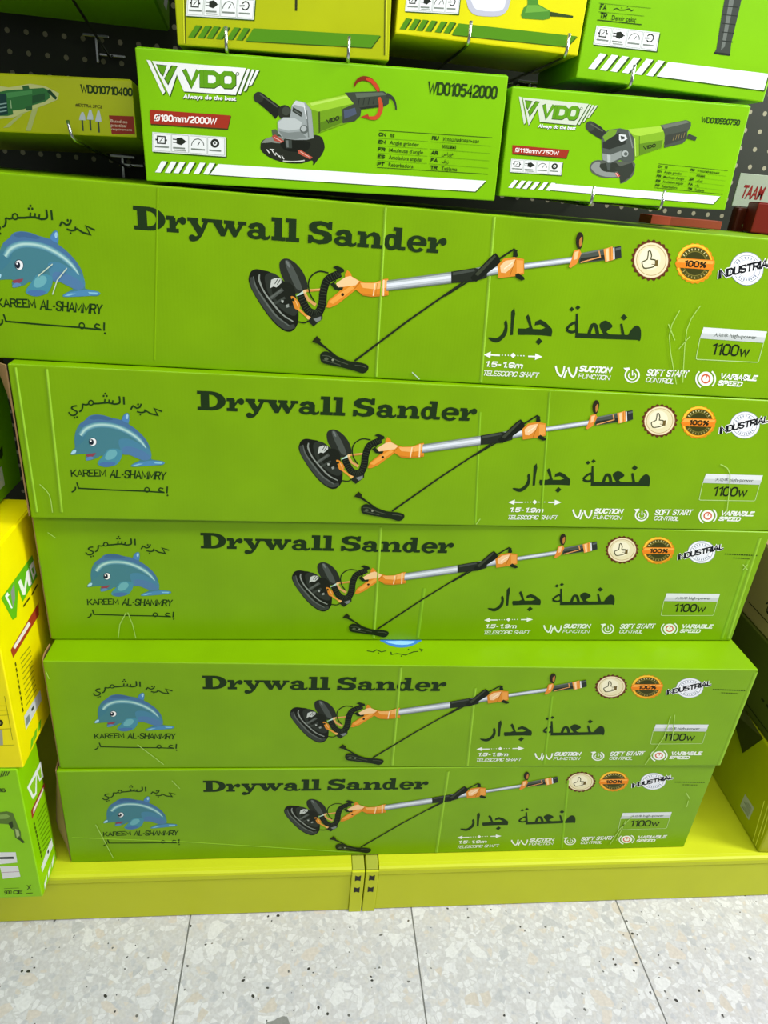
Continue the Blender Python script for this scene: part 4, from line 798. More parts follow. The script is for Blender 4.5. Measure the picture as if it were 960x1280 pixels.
('P','#47808a',[75.7,119.1,76.4,120.8,77.6,122.8,78.9,124.6,80.3,125.8,81.8,126.8,82.9,128.8,83.2,132.4,83.2,137.0,83.4,141.7,84.2,146.3,85.2,151.0,86.6,155.6,88.5,159.8,90.6,163.9,93.2,167.5,96.2,170.5,99.6,173.1,102.7,175.6,105.1,178.2,107.2,180.6,109.6,182.6,112.5,184.0,115.9,185.0,119.5,185.6,123.4,185.7,127.5,185.5,131.7,184.9,135.6,183.9,139.6,182.5,143.7,181.2,148.5,179.8,153.5,178.6,157.2,178.3,158.8,179.5,159.2,181.6,159.8,183.8,161.3,185.8,163.0,187.9,164.7,189.4,166.3,190.2,167.9,190.4,169.1,190.0,169.9,188.8,170.4,186.9,170.5,184.2,169.7,180.4,168.5,175.7,168.8,171.5,171.4,168.6,175.5,166.1,179.6,163.1,183.6,159.1,187.7,154.6,191.3,149.7,194.3,144.7,196.7,139.5,198.5,133.9,199.3,127.5,199.3,120.7,199.6,115.6,199.7,113.3,199.9,112.6,201.7,112.0,206.7,111.2,213.3,110.4,218.2,109.5,220.0,108.0,220.1,106.4,219.4,105.0,218.4,104.0,216.6,103.2,214.1,102.7,210.8,102.5,206.8,102.5,203.0,102.3,199.9,102.0,197.1,101.5,193.7,101.0,189.0,100.5,183.7,99.9,178.8,99.5,174.0,99.1,169.6,98.9,166.8,99.1,166.5,100.1,167.8,101.7,169.9,103.3,172.8,105.1,176.5,107.0,179.5,108.8,181.4,110.2,182.7,111.5,182.5,113.0,180.4,115.0,176.9,117.2,172.8,118.8,168.0,119.4,162.6,119.4,158.3,119.3,156.5,119.8,155.8,120.3,154.4,119.8,151.5,117.2,147.8,113.7,143.2,111.7,136.9,112.7,129.6,115.2,123.7,116.7,120.4,116.1,118.4,114.4,116.2,112.8,113.1,111.4,109.9,110.0,106.8,108.8,103.8,107.9,101.0,107.2,98.9,107.4,97.8,109.0,97.4,111.5,97.4,113.8,98.4,115.6,99.8,117.2,99.6,118.3,96.8,118.6,92.4,118.3,88.0,117.9,83.7,117.2,79.3,116.4,76.2,116.1,75.1,116.6,75.1,117.7]),
('P','#4a759c',[93.2,167.5,95.3,170.0,99.2,172.9,102.7,175.6,105.1,178.2,107.2,180.6,109.6,182.6,112.5,184.0,115.9,185.0,119.5,185.6,123.4,185.7,127.5,185.5,131.7,184.9,135.6,183.9,139.6,182.5,143.7,181.2,148.2,180.3,152.8,179.5,157.2,178.3,161.2,176.4,164.9,174.0,168.6,171.5,172.3,169.0,175.9,166.4,179.6,163.1,183.6,159.1,187.7,154.6,191.3,149.7,194.5,143.8,197.2,137.7,198.5,133.9,197.6,134.0,195.3,136.6,192.5,139.7,189.6,143.2,186.2,147.4,182.4,151.4,178.3,155.0,173.7,158.5,168.8,161.7,163.4,164.8,157.7,167.6,151.6,169.9,144.7,171.3,137.5,172.2,130.6,172.5,124.2,172.3,118.2,171.5,112.7,170.2,107.8,167.7,103.4,164.6,99.7,162.9,96.4,163.4,93.9,165.3]),
('P','#42688e',[109.3,179.7,111.4,181.5,115.3,183.5,119.4,184.8,123.2,185.0,127.3,184.6,131.6,183.8,136.8,182.5,142.2,180.8,145.3,179.3,144.7,178.1,141.7,177.2,138.0,176.7,133.6,177.1,128.6,177.9,124.1,178.4,120.6,178.1,117.7,177.4,115.2,177.1,112.4,177.6,109.9,178.5]),
('P','#437d8e',[87.3,153.6,89.7,155.8,92.7,157.0,95.7,157.9,99.1,158.8,102.6,159.3,104.5,158.2,104.1,154.5,102.1,149.2,99.6,144.3,96.5,140.3,92.9,136.8,89.7,134.0,87.2,131.5,85.2,129.8,83.9,129.8,83.4,132.6,83.6,137.1,84.1,141.7,84.8,146.0,85.8,150.2]),
('P','#4b86a0',[151.3,144.2,155.2,146.9,161.4,147.5,167.7,146.8,173.5,144.5,179.5,140.9,185.1,137.5,190.2,135.0,194.9,132.8,198.2,129.9,199.9,125.3,200.3,119.9,199.6,115.6,197.4,113.1,194.1,111.6,190.6,111.2,187.3,112.2,183.8,114.2,180.0,116.0,175.3,117.3,170.3,118.5,165.6,119.6,161.5,119.8,157.8,120.0,154.9,122.3,152.4,128.9,150.7,137.7]),
('P','#527ea6',[157.5,132.4,161.3,133.8,166.5,133.8,172.1,133.0,178.0,131.2,184.3,128.5,189.7,125.5,194.2,122.2,197.7,118.7,199.2,115.6,197.7,113.2,194.3,111.2,190.6,110.2,187.2,110.4,183.7,111.4,179.7,112.9,175.1,115.0,170.1,117.5,165.6,119.4,161.5,119.7,158.0,119.3,155.7,120.3,155.0,123.9,155.5,128.8]),
('S','#5a92a4',[7.8,8.1,8.5,8.9,9.2,9.3,9.3,9.2,9.2,9.2,9.2,9.2,9.2,9.2,9.2,9.2,9.2,9.2,9.2,9.2,9.2,9.2,9.1,9.1,8.9,8.6,8.2,7.7,7.1,6.1,4.9,3.7,2.8],[93.6,149.9,95.1,151.9,97.1,154.8,99.5,157.9,102.1,160.5,104.8,162.5,107.8,164.2,110.9,165.7,114.2,167.0,117.5,168.0,121.0,168.7,124.6,169.1,128.5,169.3,132.7,169.3,137.2,169.0,141.7,168.5,146.1,167.7,150.1,166.6,154.1,165.2,157.9,163.6,161.6,161.8,165.3,159.9,168.8,157.7,172.2,155.4,175.3,153.1,178.2,150.7,180.8,148.3,183.2,145.7,185.5,143.1,187.7,140.1,189.8,136.8,191.6,133.8,192.9,131.7],0),
('S','#74aab2',[5.5,5.7,6.0,6.3,6.5,6.6,6.6,6.6,6.5,6.5,6.5,6.5,6.5,6.5,6.5,6.5,6.5,6.6,6.6,6.6,6.5,6.5,6.5,6.4,6.3,6.1,5.8,5.5,5.0,4.3,3.4,2.6,2.0],[93.6,149.9,95.1,151.9,97.1,154.8,99.5,157.9,102.1,160.5,104.8,162.5,107.8,164.2,110.9,165.7,114.2,167.0,117.5,168.0,121.0,168.7,124.6,169.1,128.5,169.3,132.7,169.3,137.2,169.0,141.7,168.5,146.1,167.7,150.1,166.6,154.1,165.2,157.9,163.6,161.6,161.8,165.3,159.9,168.8,157.7,172.2,155.4,175.3,153.1,178.2,150.7,180.8,148.3,183.2,145.7,185.5,143.1,187.7,140.1,189.8,136.8,191.6,133.8,192.9,131.7],0),
('S','#92c2c0',[3.5,3.6,3.8,4.0,4.1,4.2,4.2,4.1,4.1,4.1,4.1,4.1,4.1,4.1,4.1,4.1,4.1,4.1,4.1,4.1,4.1,4.1,4.1,4.1,4.0,3.8,3.7,3.5,3.2,2.7,2.2,1.6,1.3],[93.6,149.9,95.1,151.9,97.1,154.8,99.5,157.9,102.1,160.5,104.8,162.5,107.8,164.2,110.9,165.7,114.2,167.0,117.5,168.0,121.0,168.7,124.6,169.1,128.5,169.3,132.7,169.3,137.2,169.0,141.7,168.5,146.1,167.7,150.1,166.6,154.1,165.2,157.9,163.6,161.6,161.8,165.3,159.9,168.8,157.7,172.2,155.4,175.3,153.1,178.2,150.7,180.8,148.3,183.2,145.7,185.5,143.1,187.7,140.1,189.8,136.8,191.6,133.8,192.9,131.7],0),
('S','#b4d9d0',[1.8,1.9,2.0,2.1,2.2,2.2,2.2,2.2,2.2,2.2,2.2,2.2,2.2,2.2,2.2,2.2,2.2,2.2,2.2,2.2,2.2,2.2,2.2,2.1,2.1,2.0,1.9,1.8,1.7,1.4,1.1,0.9,0.7],[93.6,149.9,95.1,151.9,97.1,154.8,99.5,157.9,102.1,160.5,104.8,162.5,107.8,164.2,110.9,165.7,114.2,167.0,117.5,168.0,121.0,168.7,124.6,169.1,128.5,169.3,132.7,169.3,137.2,169.0,141.7,168.5,146.1,167.7,150.1,166.6,154.1,165.2,157.9,163.6,161.6,161.8,165.3,159.9,168.8,157.7,172.2,155.4,175.3,153.1,178.2,150.7,180.8,148.3,183.2,145.7,185.5,143.1,187.7,140.1,189.8,136.8,191.6,133.8,192.9,131.7],0),
('P','#4f86b8',[159.0,177.9,159.0,180.6,160.7,183.4,162.6,186.3,165.0,188.6,167.2,189.8,169.1,189.6,170.0,187.6,170.1,184.2,169.8,178.2,168.2,173.5,163.4,174.7]),
('P','#9ccae0',[165.2,185.6,166.6,187.4,168.1,188.4,169.0,187.6,169.3,185.7,168.7,182.8,167.7,180.2,166.6,180.0,165.6,180.9,165.1,183.1]),
('P','#4a8fa2',[125.6,117.2,128.7,121.7,131.7,125.9,135.6,128.6,141.6,129.5,148.5,128.9,153.5,127.3,155.2,124.3,154.9,120.3,153.7,116.1,151.9,111.8,149.3,107.2,146.5,103.6,144.1,101.5,141.6,100.3,138.5,99.2,134.5,97.9,129.9,96.8,125.5,96.6,121.0,97.5,116.7,99.3,114.8,102.2,116.8,106.6,121.3,112.1]),
('P','#6db0b6',[133.9,125.2,137.4,126.7,141.4,127.2,144.4,126.7,146.1,125.2,146.9,122.6,146.6,119.9,145.0,117.0,142.4,114.0,139.5,111.6,136.5,110.1,133.3,109.3,130.7,109.2,128.8,110.1,127.6,111.7,127.5,114.0,128.7,117.6,131.1,121.9]),
('P','#4a76a8',[117.0,101.8,118.5,103.3,122.0,104.6,126.3,105.4,132.0,105.8,138.5,105.8,142.6,105.1,143.1,103.5,141.3,101.2,138.5,99.2,134.7,97.9,129.9,96.9,125.6,96.8,121.7,98.0,118.3,100.0]),
('P','#4f8cb6',[166.8,98.9,167.6,101.2,171.8,104.0,178.6,106.3,186.8,108.2,194.1,109.7,201.6,110.6,210.8,110.3,218.2,109.3,220.9,107.2,219.4,105.0,212.8,103.5,203.0,102.1,190.6,100.6,178.8,99.3,171.0,98.6]),
('P','#86c4d6',[168.7,100.2,179.1,104.3,186.5,104.5,175.2,100.4]),
('P','#86c4d6',[203.3,107.9,217.2,108.0,216.1,105.1,205.0,105.5]),
('P','#8f4450',[98.6,117.1,106.6,119.6,114.2,120.8,112.6,117.8,108.2,114.2,104.4,113.2,101.1,113.5,98.5,115.0]),
('P','#5d8ab8',[97.3,108.9,98.6,111.3,101.0,113.5,104.4,114.3,107.7,114.1,109.7,112.6,109.7,110.6,104.8,108.5,99.4,107.2,97.5,107.5]),
('P','#a9d6e8',[75.7,119.1,77.5,121.9,80.1,124.5,82.7,125.2,84.4,124.6,84.0,122.1,82.4,119.3,79.8,117.8,77.2,117.1,75.8,117.6]),
('P','#274653',[117.3,140.0,117.0,138.3,116.4,136.7,115.5,135.3,114.4,134.1,113.1,133.2,111.7,132.6,110.3,132.3,108.9,132.5,107.7,133.0,106.6,133.8,105.7,135.0,105.1,136.3,104.8,137.9,104.8,139.5,105.1,141.2,105.7,142.7,106.6,144.1,107.7,145.3,109.0,146.3,110.3,146.9,111.7,147.1,113.1,147.0,114.4,146.5,115.5,145.6,116.3,144.5,117.0,143.1,117.3,141.6]),
('P','#f2f5f4',[116.5,139.7,116.3,138.3,115.7,136.9,115.0,135.6,114.0,134.5,112.9,133.7,111.8,133.2,110.5,132.9,109.4,133.1,108.3,133.5,107.3,134.3,106.6,135.3,106.1,136.5,105.8,137.9,105.8,139.3,106.1,140.8,106.6,142.2,107.4,143.5,108.3,144.6,109.4,145.4,110.6,145.9,111.8,146.1,113.0,146.0,114.1,145.5,115.0,144.8,115.8,143.8,116.3,142.6,116.5,141.2]),
('P','#1c2430',[112.6,139.4,112.4,138.3,112.1,137.3,111.6,136.4,111.0,135.6,110.3,135.0,109.5,134.6,108.7,134.5,108.0,134.6,107.3,134.9,106.7,135.4,106.3,136.2,105.9,137.1,105.8,138.1,105.8,139.1,106.0,140.2,106.4,141.2,106.8,142.2,107.5,142.9,108.2,143.5,108.9,143.9,109.7,144.0,110.4,144.0,111.1,143.6,111.7,143.1,112.1,142.4,112.5,141.5,112.6,140.5]),
('P','#ffffff',[109.6,141.1,109.5,140.8,109.4,140.5,109.2,140.2,109.0,140.0,108.8,139.8,108.6,139.7,108.3,139.6,108.1,139.7,107.9,139.8,107.7,139.9,107.6,140.1,107.5,140.4,107.4,140.7,107.4,141.0,107.5,141.3,107.6,141.6,107.7,141.9,107.9,142.1,108.1,142.3,108.4,142.4,108.6,142.4,108.9,142.4,109.1,142.3,109.3,142.1,109.4,141.9,109.5,141.7,109.6,141.4]),
],
'emblem_script1': [
('S','#1c3a12',2.7,[164.5,216.8,164.2,203.9],0),
('S','#1c3a12',2.7,[157.9,217.3,158.1,213.1,158.1,208.6,157.6,206.6,156.2,205.5,153.1,204.4,149.1,204.0,145.3,205.0,140.5,205.9,133.5,205.2,126.4,204.1,121.4,203.7,118.0,203.4],0),
('S','#1c3a12',2.2,[147.9,210.4,146.8,205.2],0),
('S','#1c3a12',2.2,[142.4,211.3,141.2,205.0],0),
('S','#1c3a12',2.2,[136.2,211.7,134.9,204.7],0),
('P','#1c3a12',[136.1,216.6,135.7,215.6,134.9,215.0,133.9,214.9,133.2,215.5,133.0,216.5,133.3,217.5,134.2,218.1,135.2,218.2,135.9,217.6]),
('P','#1c3a12',[140.8,216.8,140.4,215.8,139.6,215.2,138.6,215.1,137.9,215.7,137.7,216.7,138.0,217.7,138.9,218.4,139.9,218.4,140.6,217.8]),
('P','#1c3a12',[138.9,220.5,138.5,219.5,137.6,218.8,136.7,218.8,135.9,219.4,135.7,220.4,136.1,221.4,137.0,222.0,137.9,222.1,138.7,221.5]),
('S','#1c3a12',2.0,[118.2,204.9,117.7,203.2,116.6,201.9,115.1,201.1,113.6,201.0,112.2,201.7,111.4,203.0,111.2,204.6,111.7,206.3,112.8,207.6,114.3,208.4,115.8,208.5,117.1,207.8,118.0,206.5,118.2,204.9],1),
('S','#1c3a12',2.4,[111.5,202.7,107.0,201.0,101.6,201.9],0),
('S','#1c3a12',2.4,[101.6,201.9,101.7,199.6,101.4,196.6,100.3,193.7,98.8,191.2,96.9,190.0,95.5,189.5],0),
('S','#1c3a12',2.4,[93.3,198.9,91.8,198.7,89.6,198.4,87.7,197.9,86.3,197.0,85.2,195.9,84.9,194.7,85.8,193.5,87.5,192.2,89.0,191.1,90.4,190.4,91.7,189.9,92.3,189.0,91.9,187.3,90.8,185.4,89.3,183.9,87.3,183.1,85.0,182.9,83.0,183.2,81.5,184.6,80.4,186.6,79.7,188.1],0),
('P','#1c3a12',[89.2,179.3,88.8,178.4,88.0,177.8,87.2,177.7,86.5,178.3,86.4,179.2,86.7,180.1,87.5,180.7,88.4,180.7,89.0,180.2]),
('P','#1c3a12',[92.8,180.6,92.4,179.7,91.7,179.1,90.8,179.0,90.2,179.6,90.0,180.5,90.3,181.4,91.1,182.0,92.0,182.0,92.6,181.5]),
('S','#1c3a12',[2.6,2.2,2.8,2.6,2.2],[221.5,194.9,209.2,199.8,214.6,188.4,203.9,190.7,196.5,195.4],0),
('S','#1c3a12',2.4,[194.9,197.6,195.1,195.6,194.6,193.4,191.8,192.3,188.4,192.0,185.2,192.7,182.7,193.6],0),
('S','#1c3a12',2.4,[190.1,206.6,189.4,204.0,188.0,201.2,185.4,199.5,182.5,199.0,179.9,201.1,177.5,202.6,175.4,199.7,173.8,196.3],0),
('P','#1c3a12',[187.0,205.3,186.7,204.3,185.8,203.6,184.8,203.6,184.1,204.2,183.9,205.2,184.2,206.2,185.1,206.9,186.1,206.9,186.8,206.3]),
('P','#1c3a12',[188.9,188.5,188.6,187.7,188.0,187.2,187.2,187.1,186.6,187.6,186.4,188.4,186.7,189.2,187.4,189.7,188.1,189.8,188.7,189.3]),
],
'emblem_lettering': [
('G','#1c3a12','KAREEM',[71.5,77.5,126.6,79.6,71.8,90.5],0.15,0.15),
('G','#1c3a12','AL-SHAMMRY',[131.5,77.7,220.5,76.1,133.9,92.7],0.15,0.15),
],
'emblem_script2': [
('S','#1c3a12',2.4,[79.1,67.8,80.9,57.3,134.8,55.6,185.1,54.8,217.4,53.1],0),
('S','#1c3a12',2.6,[222.5,64.4,221.1,51.9],0),
('P','#1c3a12',[223.6,48.1,223.2,47.1,222.4,46.4,221.5,46.4,220.7,47.0,220.5,48.0,220.9,49.0,221.6,49.7,222.6,49.7,223.3,49.1]),
('S','#1c3a12',2.4,[76.1,59.9,76.0,57.2,75.1,54.0,72.1,51.6,69.2,50.0],0),
('S','#1c3a12',2.0,[193.1,57.6,192.6,55.7,191.5,54.2,189.9,53.3,188.3,53.3,186.8,54.1,185.9,55.6,185.6,57.4,186.1,59.3,187.2,60.8,188.8,61.7,190.5,61.7,191.9,60.9,192.9,59.5,193.1,57.6],1),
('S','#1c3a12',2.2,[216.3,53.9,212.0,55.0,208.1,56.7,208.8,59.4,211.0,61.5,213.6,61.0,215.9,59.9],0),
],
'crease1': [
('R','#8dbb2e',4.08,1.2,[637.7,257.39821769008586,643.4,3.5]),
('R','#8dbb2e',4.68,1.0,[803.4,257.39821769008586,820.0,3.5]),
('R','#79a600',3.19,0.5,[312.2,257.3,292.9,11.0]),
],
'scuff1': [
('S','#a9cf62',1.5,[1135.3,141.1,1132.1,131.6,1128.2,117.3,1128.8,99.0,1138.6,72.5,1153.4,41.5,1164.5,18.8],0),
('S','#a9cf62',1.5,[1169.0,151.0,1164.7,142.5,1159.1,129.4,1156.7,111.2,1161.2,82.5,1169.2,47.7,1175.3,22.2],0),
('S','#a9cf62',1.5,[1165.4,101.2,1161.4,94.6,1155.8,85.5,1151.7,78.9],0),
('S','#a9cf62',1.5,[1122.0,118.3,1127.4,110.8,1135.0,100.6,1140.5,93.0],0),
('S','#c3d6c0',1.5,[157.9,144.2,135.7,125.9],0),
('S','#c3d6c0',1.5,[177.4,140.0,161.9,122.1,152.7,101.0],0),
('S','#c3d6c0',1.7,[702.1,14.4,715.5,3.5],0),
],
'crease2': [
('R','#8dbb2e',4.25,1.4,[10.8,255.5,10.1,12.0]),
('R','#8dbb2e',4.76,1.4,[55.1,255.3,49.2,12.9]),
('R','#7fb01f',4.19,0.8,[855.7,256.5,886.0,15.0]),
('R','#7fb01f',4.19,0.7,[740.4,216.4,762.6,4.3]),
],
'scuff2': [
('S','#a9cf62',1.8,[1207.4,136.9,1214.2,134.3,1223.8,129.7,1232.7,118.6,1240.2,94.2,1247.1,62.7,1252.0,39.6],0),
('S','#a9cf62',1.5,[21.6,63.2,25.3,58.9,30.4,52.6,34.2,44.8,35.5,34.0,35.4,21.5,35.3,12.5],0),
('S','#a9cf62',1.7,[764.1,4.3,765.9,7.7,768.2,12.5,770.0,15.9],0),
],
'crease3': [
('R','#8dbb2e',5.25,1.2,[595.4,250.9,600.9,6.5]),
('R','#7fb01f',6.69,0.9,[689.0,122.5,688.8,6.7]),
('R','#8dbb2e',6.94,1.2,[1344.4,247.8,1354.8,6.4]),  # pale ridge stands in for the highlight along the right edge
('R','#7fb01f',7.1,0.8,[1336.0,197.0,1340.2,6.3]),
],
'scuff3': [
('S','#a9cf62',1.4,[21.8,226.4,33.5,215.8],0),
('S','#a9cf62',1.6,[138.4,62.9,124.9,36.1,119.5,5.3],0),
('S','#a9cf62',1.6,[141.2,62.9,147.7,36.2,151.3,5.3],0),
('S','#a9cf62',1.8,[1327.1,187.6,1341.8,174.9],0),
('S','#a9cf62',1.8,[1337.4,187.8,1331.4,174.8],0),
],
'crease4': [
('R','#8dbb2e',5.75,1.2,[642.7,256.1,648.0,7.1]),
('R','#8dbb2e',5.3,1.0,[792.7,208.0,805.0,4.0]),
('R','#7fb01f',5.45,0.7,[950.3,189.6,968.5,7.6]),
('R','#8dbb2e',7.42,1.2,[1360.5,254.8,1359.2,3.5]),  # right edge highlight, put in as a paler ridge
],
'scuff4': [
('S','#a9cf62',1.8,[149.7,64.1,196.2,11.7],0),
('S','#a9cf62',2.0,[1211.2,139.5,1212.1,85.3,1190.6,6.4],0),
('S','#a9cf62',2.0,[1218.6,143.8,1232.8,74.2],0),
('S','#a9cf62',1.6,[3.5,239.5,7.4,221.5],0),
],
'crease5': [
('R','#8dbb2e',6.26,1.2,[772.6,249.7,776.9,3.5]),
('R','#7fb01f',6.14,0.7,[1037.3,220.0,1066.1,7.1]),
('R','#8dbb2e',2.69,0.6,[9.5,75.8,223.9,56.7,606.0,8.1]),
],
'scuff5': [
('S','#a9cf62',2.0,[1316.2,178.8,1331.5,158.7],0),
('S','#a9cf62',2.0,[1329.2,153.8,1331.2,133.7],0),
('S','#a9cf62',2.0,[1209.7,106.5,1190.8,68.6,1178.4,16.5],0),
('S','#a9cf62',2.0,[1197.7,94.1,1190.7,29.4],0),
('S','#a9cf62',1.8,[60.3,114.1,86.1,12.5],0),
('S','#a9cf62',1.7,[216.5,234.3,230.9,212.0],0),
],
'top_print': [
('P','#3c7ac2',[609.6,84.1,650.6,87.6,691.9,86.3,692.1,77.3,679.7,66.8,670.3,60.3,659.8,56.1,649.1,54.6,638.8,55.6,629.4,59.3,621.3,65.3,609.3,75.1]),
('P','#8fc4ea',[619.4,73.9,648.3,76.0,678.1,75.4,675.9,70.2,663.5,64.7,651.9,63.1,639.6,64.1,624.4,68.9]),
('S','#1c3a12',2.3,[581.0,42.5,593.2,39.5,599.9,46.3,608.7,39.8,618.3,43.4],0),
('S','#1c3a12',2.3,[627.3,40.3,627.6,32.1,639.3,35.6,654.4,31.0,671.2,41.3,680.9,43.2],0),
('S','#1c3a12',2.3,[684.1,51.6,691.0,48.4,686.1,43.3],0),
('P','#1c3a12',[604.5,36.4,604.0,35.0,603.1,34.4,602.3,35.0,602.0,36.4,602.5,37.8,603.4,38.4,604.2,37.8]),
('P','#1c3a12',[647.5,27.6,647.0,26.2,646.0,25.6,645.2,26.2,645.0,27.5,645.5,28.9,646.4,29.5,647.3,29.0]),
('P','#1c3a12',[663.9,48.6,663.4,47.2,662.4,46.6,661.6,47.1,661.4,48.6,661.9,50.0,662.9,50.6,663.7,50.0]),
],
'g1_logo': [
('P','#31520e',[15.1,145.6,20.3,145.1,36.4,110.4,33.0,106.6]),
('P','#e9ece6',[14.0,146.6,19.1,146.1,35.2,111.4,31.8,107.6]),
('P','#31520e',[22.2,144.7,146.3,144.7,131.0,112.4,61.5,112.4,53.5,131.5,42.1,105.3]),
('P','#e9ece6',[21.1,145.8,145.1,145.8,129.7,113.5,60.3,113.4,52.3,132.5,40.9,106.4]),
('P','#31520e',[25.8,142.6,40.3,142.2,34.1,128.7,30.8,131.6]),
('P','#5c9a12',[26.7,141.8,39.2,141.3,34.3,130.5,31.5,132.9]),
('P','#31520e',[45.8,142.6,54.3,142.3,39.9,118.9,35.0,126.5]),
('P','#5c9a12',[47.3,141.8,53.2,141.3,39.6,121.1,36.0,127.0]),
('G','#31520e','VIDO',[59.6,117.9,131.0,119.7,60.6,139.2],0.27,0.27),
('G','#5c9a12','VIDO',[60.7,118.8,130.0,121.0,61.4,138.8],0.27,0.27),
('S','#31520e',0.7,[135.3,138.5,134.9,137.4,133.9,136.7,132.6,136.6,131.6,137.2,131.2,138.2,131.7,139.3,132.7,140.0,134.0,140.1,135.0,139.5,135.3,138.5],1),
('P','#31520e',[148.1,144.2,151.7,144.0,137.5,113.5,133.9,113.7]),
('P','#e9ece6',[146.9,145.2,150.4,145.0,136.3,114.6,132.6,114.8]),
('P','#31520e',[154.0,143.7,157.6,143.7,145.5,118.5,142.1,117.4]),
('P','#e9ece6',[152.7,144.7,156.3,144.7,144.2,119.6,140.8,118.5]),
('P','#31520e',[159.9,143.6,163.8,143.7,153.2,125.8,149.0,124.2]),
('P','#e9ece6',[158.6,144.7,162.5,144.7,152.0,126.8,147.8,125.2]),
('T','#31520e','Always do the best',[59.2,104.3,130.7,105.8,60.0,109.4],2),
('T','#eef1ee','Always do the best',[58.4,105.2,130.0,106.7,59.3,110.2],2),
],
'g1_banner': [
('P','#3d3a10',[14.8,87.1,122.7,87.6,117.5,70.5,12.7,70.4]),
('P','#9e2f1c',[12.9,88.8,122.2,88.5,117.0,72.3,12.1,71.9]),
('G','#f2ede6','Ø180mm/2000W',[17.6,75.7,102.0,76.1,18.8,84.1],0.2,0.2),
],
'g1_icons': [
('P','#31520e',[14.9,60.6,115.4,60.1,114.3,35.5,12.8,36.3]),
('P','#d9ded8',[13.8,62.0,113.9,61.5,112.8,37.0,11.6,37.8]),
('P','#9aa39a',[15.5,60.6,38.3,60.5,36.6,39.0,13.5,39.2]),
('P','#e7ebe6',[15.9,60.1,37.7,60.0,36.1,39.5,14.1,39.7]),
('P','#9aa39a',[39.8,60.5,62.8,60.4,61.3,38.8,38.2,39.0]),
('P','#e7ebe6',[40.3,60.0,62.3,59.9,60.8,39.3,38.7,39.5]),
('P','#9aa39a',[64.4,60.3,87.5,60.2,86.2,38.6,62.9,38.8]),
('P','#e7ebe6',[64.9,59.9,86.9,59.7,85.7,39.1,63.5,39.3]),
('P','#9aa39a',[89.0,60.2,112.3,60.1,111.3,38.5,87.8,38.6]),
('P','#e7ebe6',[89.5,59.7,111.7,59.6,110.7,38.9,88.4,39.1]),
('S','#23291f',1.5,[20.3,57.3,30.7,57.2,30.0,48.7,19.6,48.7],1),
('S','#23291f',1.0,[22.9,50.6,27.5,55.3],0),
('S','#23291f',2.0,[17.4,53.0,20.0,53.0],0),
('S','#23291f',2.0,[30.4,52.9,33.0,52.9],0),
('P','#23291f',[46.3,56.2,52.7,57.6,57.7,54.2,57.5,51.3,52.0,48.0,45.8,49.5]),
('S','#23291f',1.2,[41.0,54.8,46.7,54.7],0),
('S','#23291f',1.2,[40.7,51.0,46.4,50.9],0),
('S','#23291f',1.3,[57.0,52.8,59.7,52.8],0),
('S','#4a5148',1.0,[66.2,48.4,66.6,50.3,67.4,52.2,68.7,53.9,70.3,55.3,72.1,56.3,74.2,56.8,76.2,57.0,78.1,56.6,79.9,55.8,81.3,54.6,82.4,53.1,83.0,51.3,83.1,49.3],0),
('S','#23291f',1.0,[74.7,48.8,78.1,53.8],0),
('P','#23291f',[104.8,53.4,104.6,52.1,104.1,50.9,103.3,49.8,102.3,48.9,101.1,48.2,99.8,47.7,98.4,47.5,97.0,47.5,95.8,47.9,94.6,48.5,93.7,49.3,93.1,50.3,92.7,51.4,92.6,52.7,92.8,53.9,93.3,55.1,94.1,56.2,95.1,57.1,96.3,57.8,97.6,58.3,99.0,58.5,100.3,58.4,101.6,58.1,102.7,57.5,103.6,56.7,104.3,55.7,104.7,54.6]),
('P','#e7ebe6',[101.6,53.2,101.5,52.6,101.3,52.0,100.9,51.5,100.4,51.0,99.8,50.7,99.2,50.5,98.5,50.4,97.9,50.4,97.3,50.6,96.8,50.8,96.3,51.2,96.0,51.7,95.8,52.3,95.8,52.8,95.9,53.4,96.1,54.0,96.5,54.5,97.0,55.0,97.5,55.3,98.2,55.5,98.8,55.6,99.5,55.6,100.1,55.4,100.6,55.2,101.0,54.8,101.4,54.3,101.6,53.8]),
('P','#23291f',[100.0,53.1,100.0,52.8,99.8,52.6,99.7,52.3,99.5,52.1,99.2,52.0,98.9,51.9,98.6,51.8,98.3,51.8,98.0,51.9,97.8,52.0,97.6,52.2,97.5,52.4,97.4,52.7,97.4,52.9,97.4,53.2,97.5,53.5,97.7,53.7,97.9,53.9,98.2,54.0,98.4,54.2,98.7,54.2,99.0,54.2,99.3,54.1,99.6,54.0,99.8,53.8,99.9,53.6,100.0,53.3]),
('P','#7c857a',[16.2,45.4,35.0,45.3,34.8,43.4,16.0,43.5]),
('P','#7c857a',[40.7,45.2,57.0,45.1,56.9,43.2,40.6,43.3]),
('P','#7c857a',[65.5,45.1,84.5,44.9,84.4,43.0,65.3,43.1]),
('P','#7c857a',[90.3,44.9,106.8,44.8,106.7,42.8,90.2,43.0]),
('P','#9aa296',[42.1,42.1,58.4,42.0,58.3,40.5,42.0,40.7]),
],
'g1_stripes': [
('P','#31520e',[20.6,11.7,22.7,11.8,32.9,25.5,30.8,26.3]),
('P','#eef1ee',[13.2,11.7,20.6,11.7,30.8,26.3,23.4,26.4]),
('P','#31520e',[33.9,11.9,36.0,12.0,46.1,25.7,44.1,26.6]),
('P','#eef1ee',[26.5,12.0,33.9,11.9,44.1,26.6,36.7,26.7]),
('P','#31520e',[45.9,12.1,48.0,12.2,58.1,26.0,56.0,26.8]),
('P','#eef1ee',[38.4,12.2,45.9,12.1,56.0,26.8,48.6,26.9]),
('P','#31520e',[59.3,12.3,61.4,12.4,71.4,26.2,69.3,27.1]),
('P','#eef1ee',[51.8,12.4,59.3,12.3,69.3,27.1,61.9,27.1]),
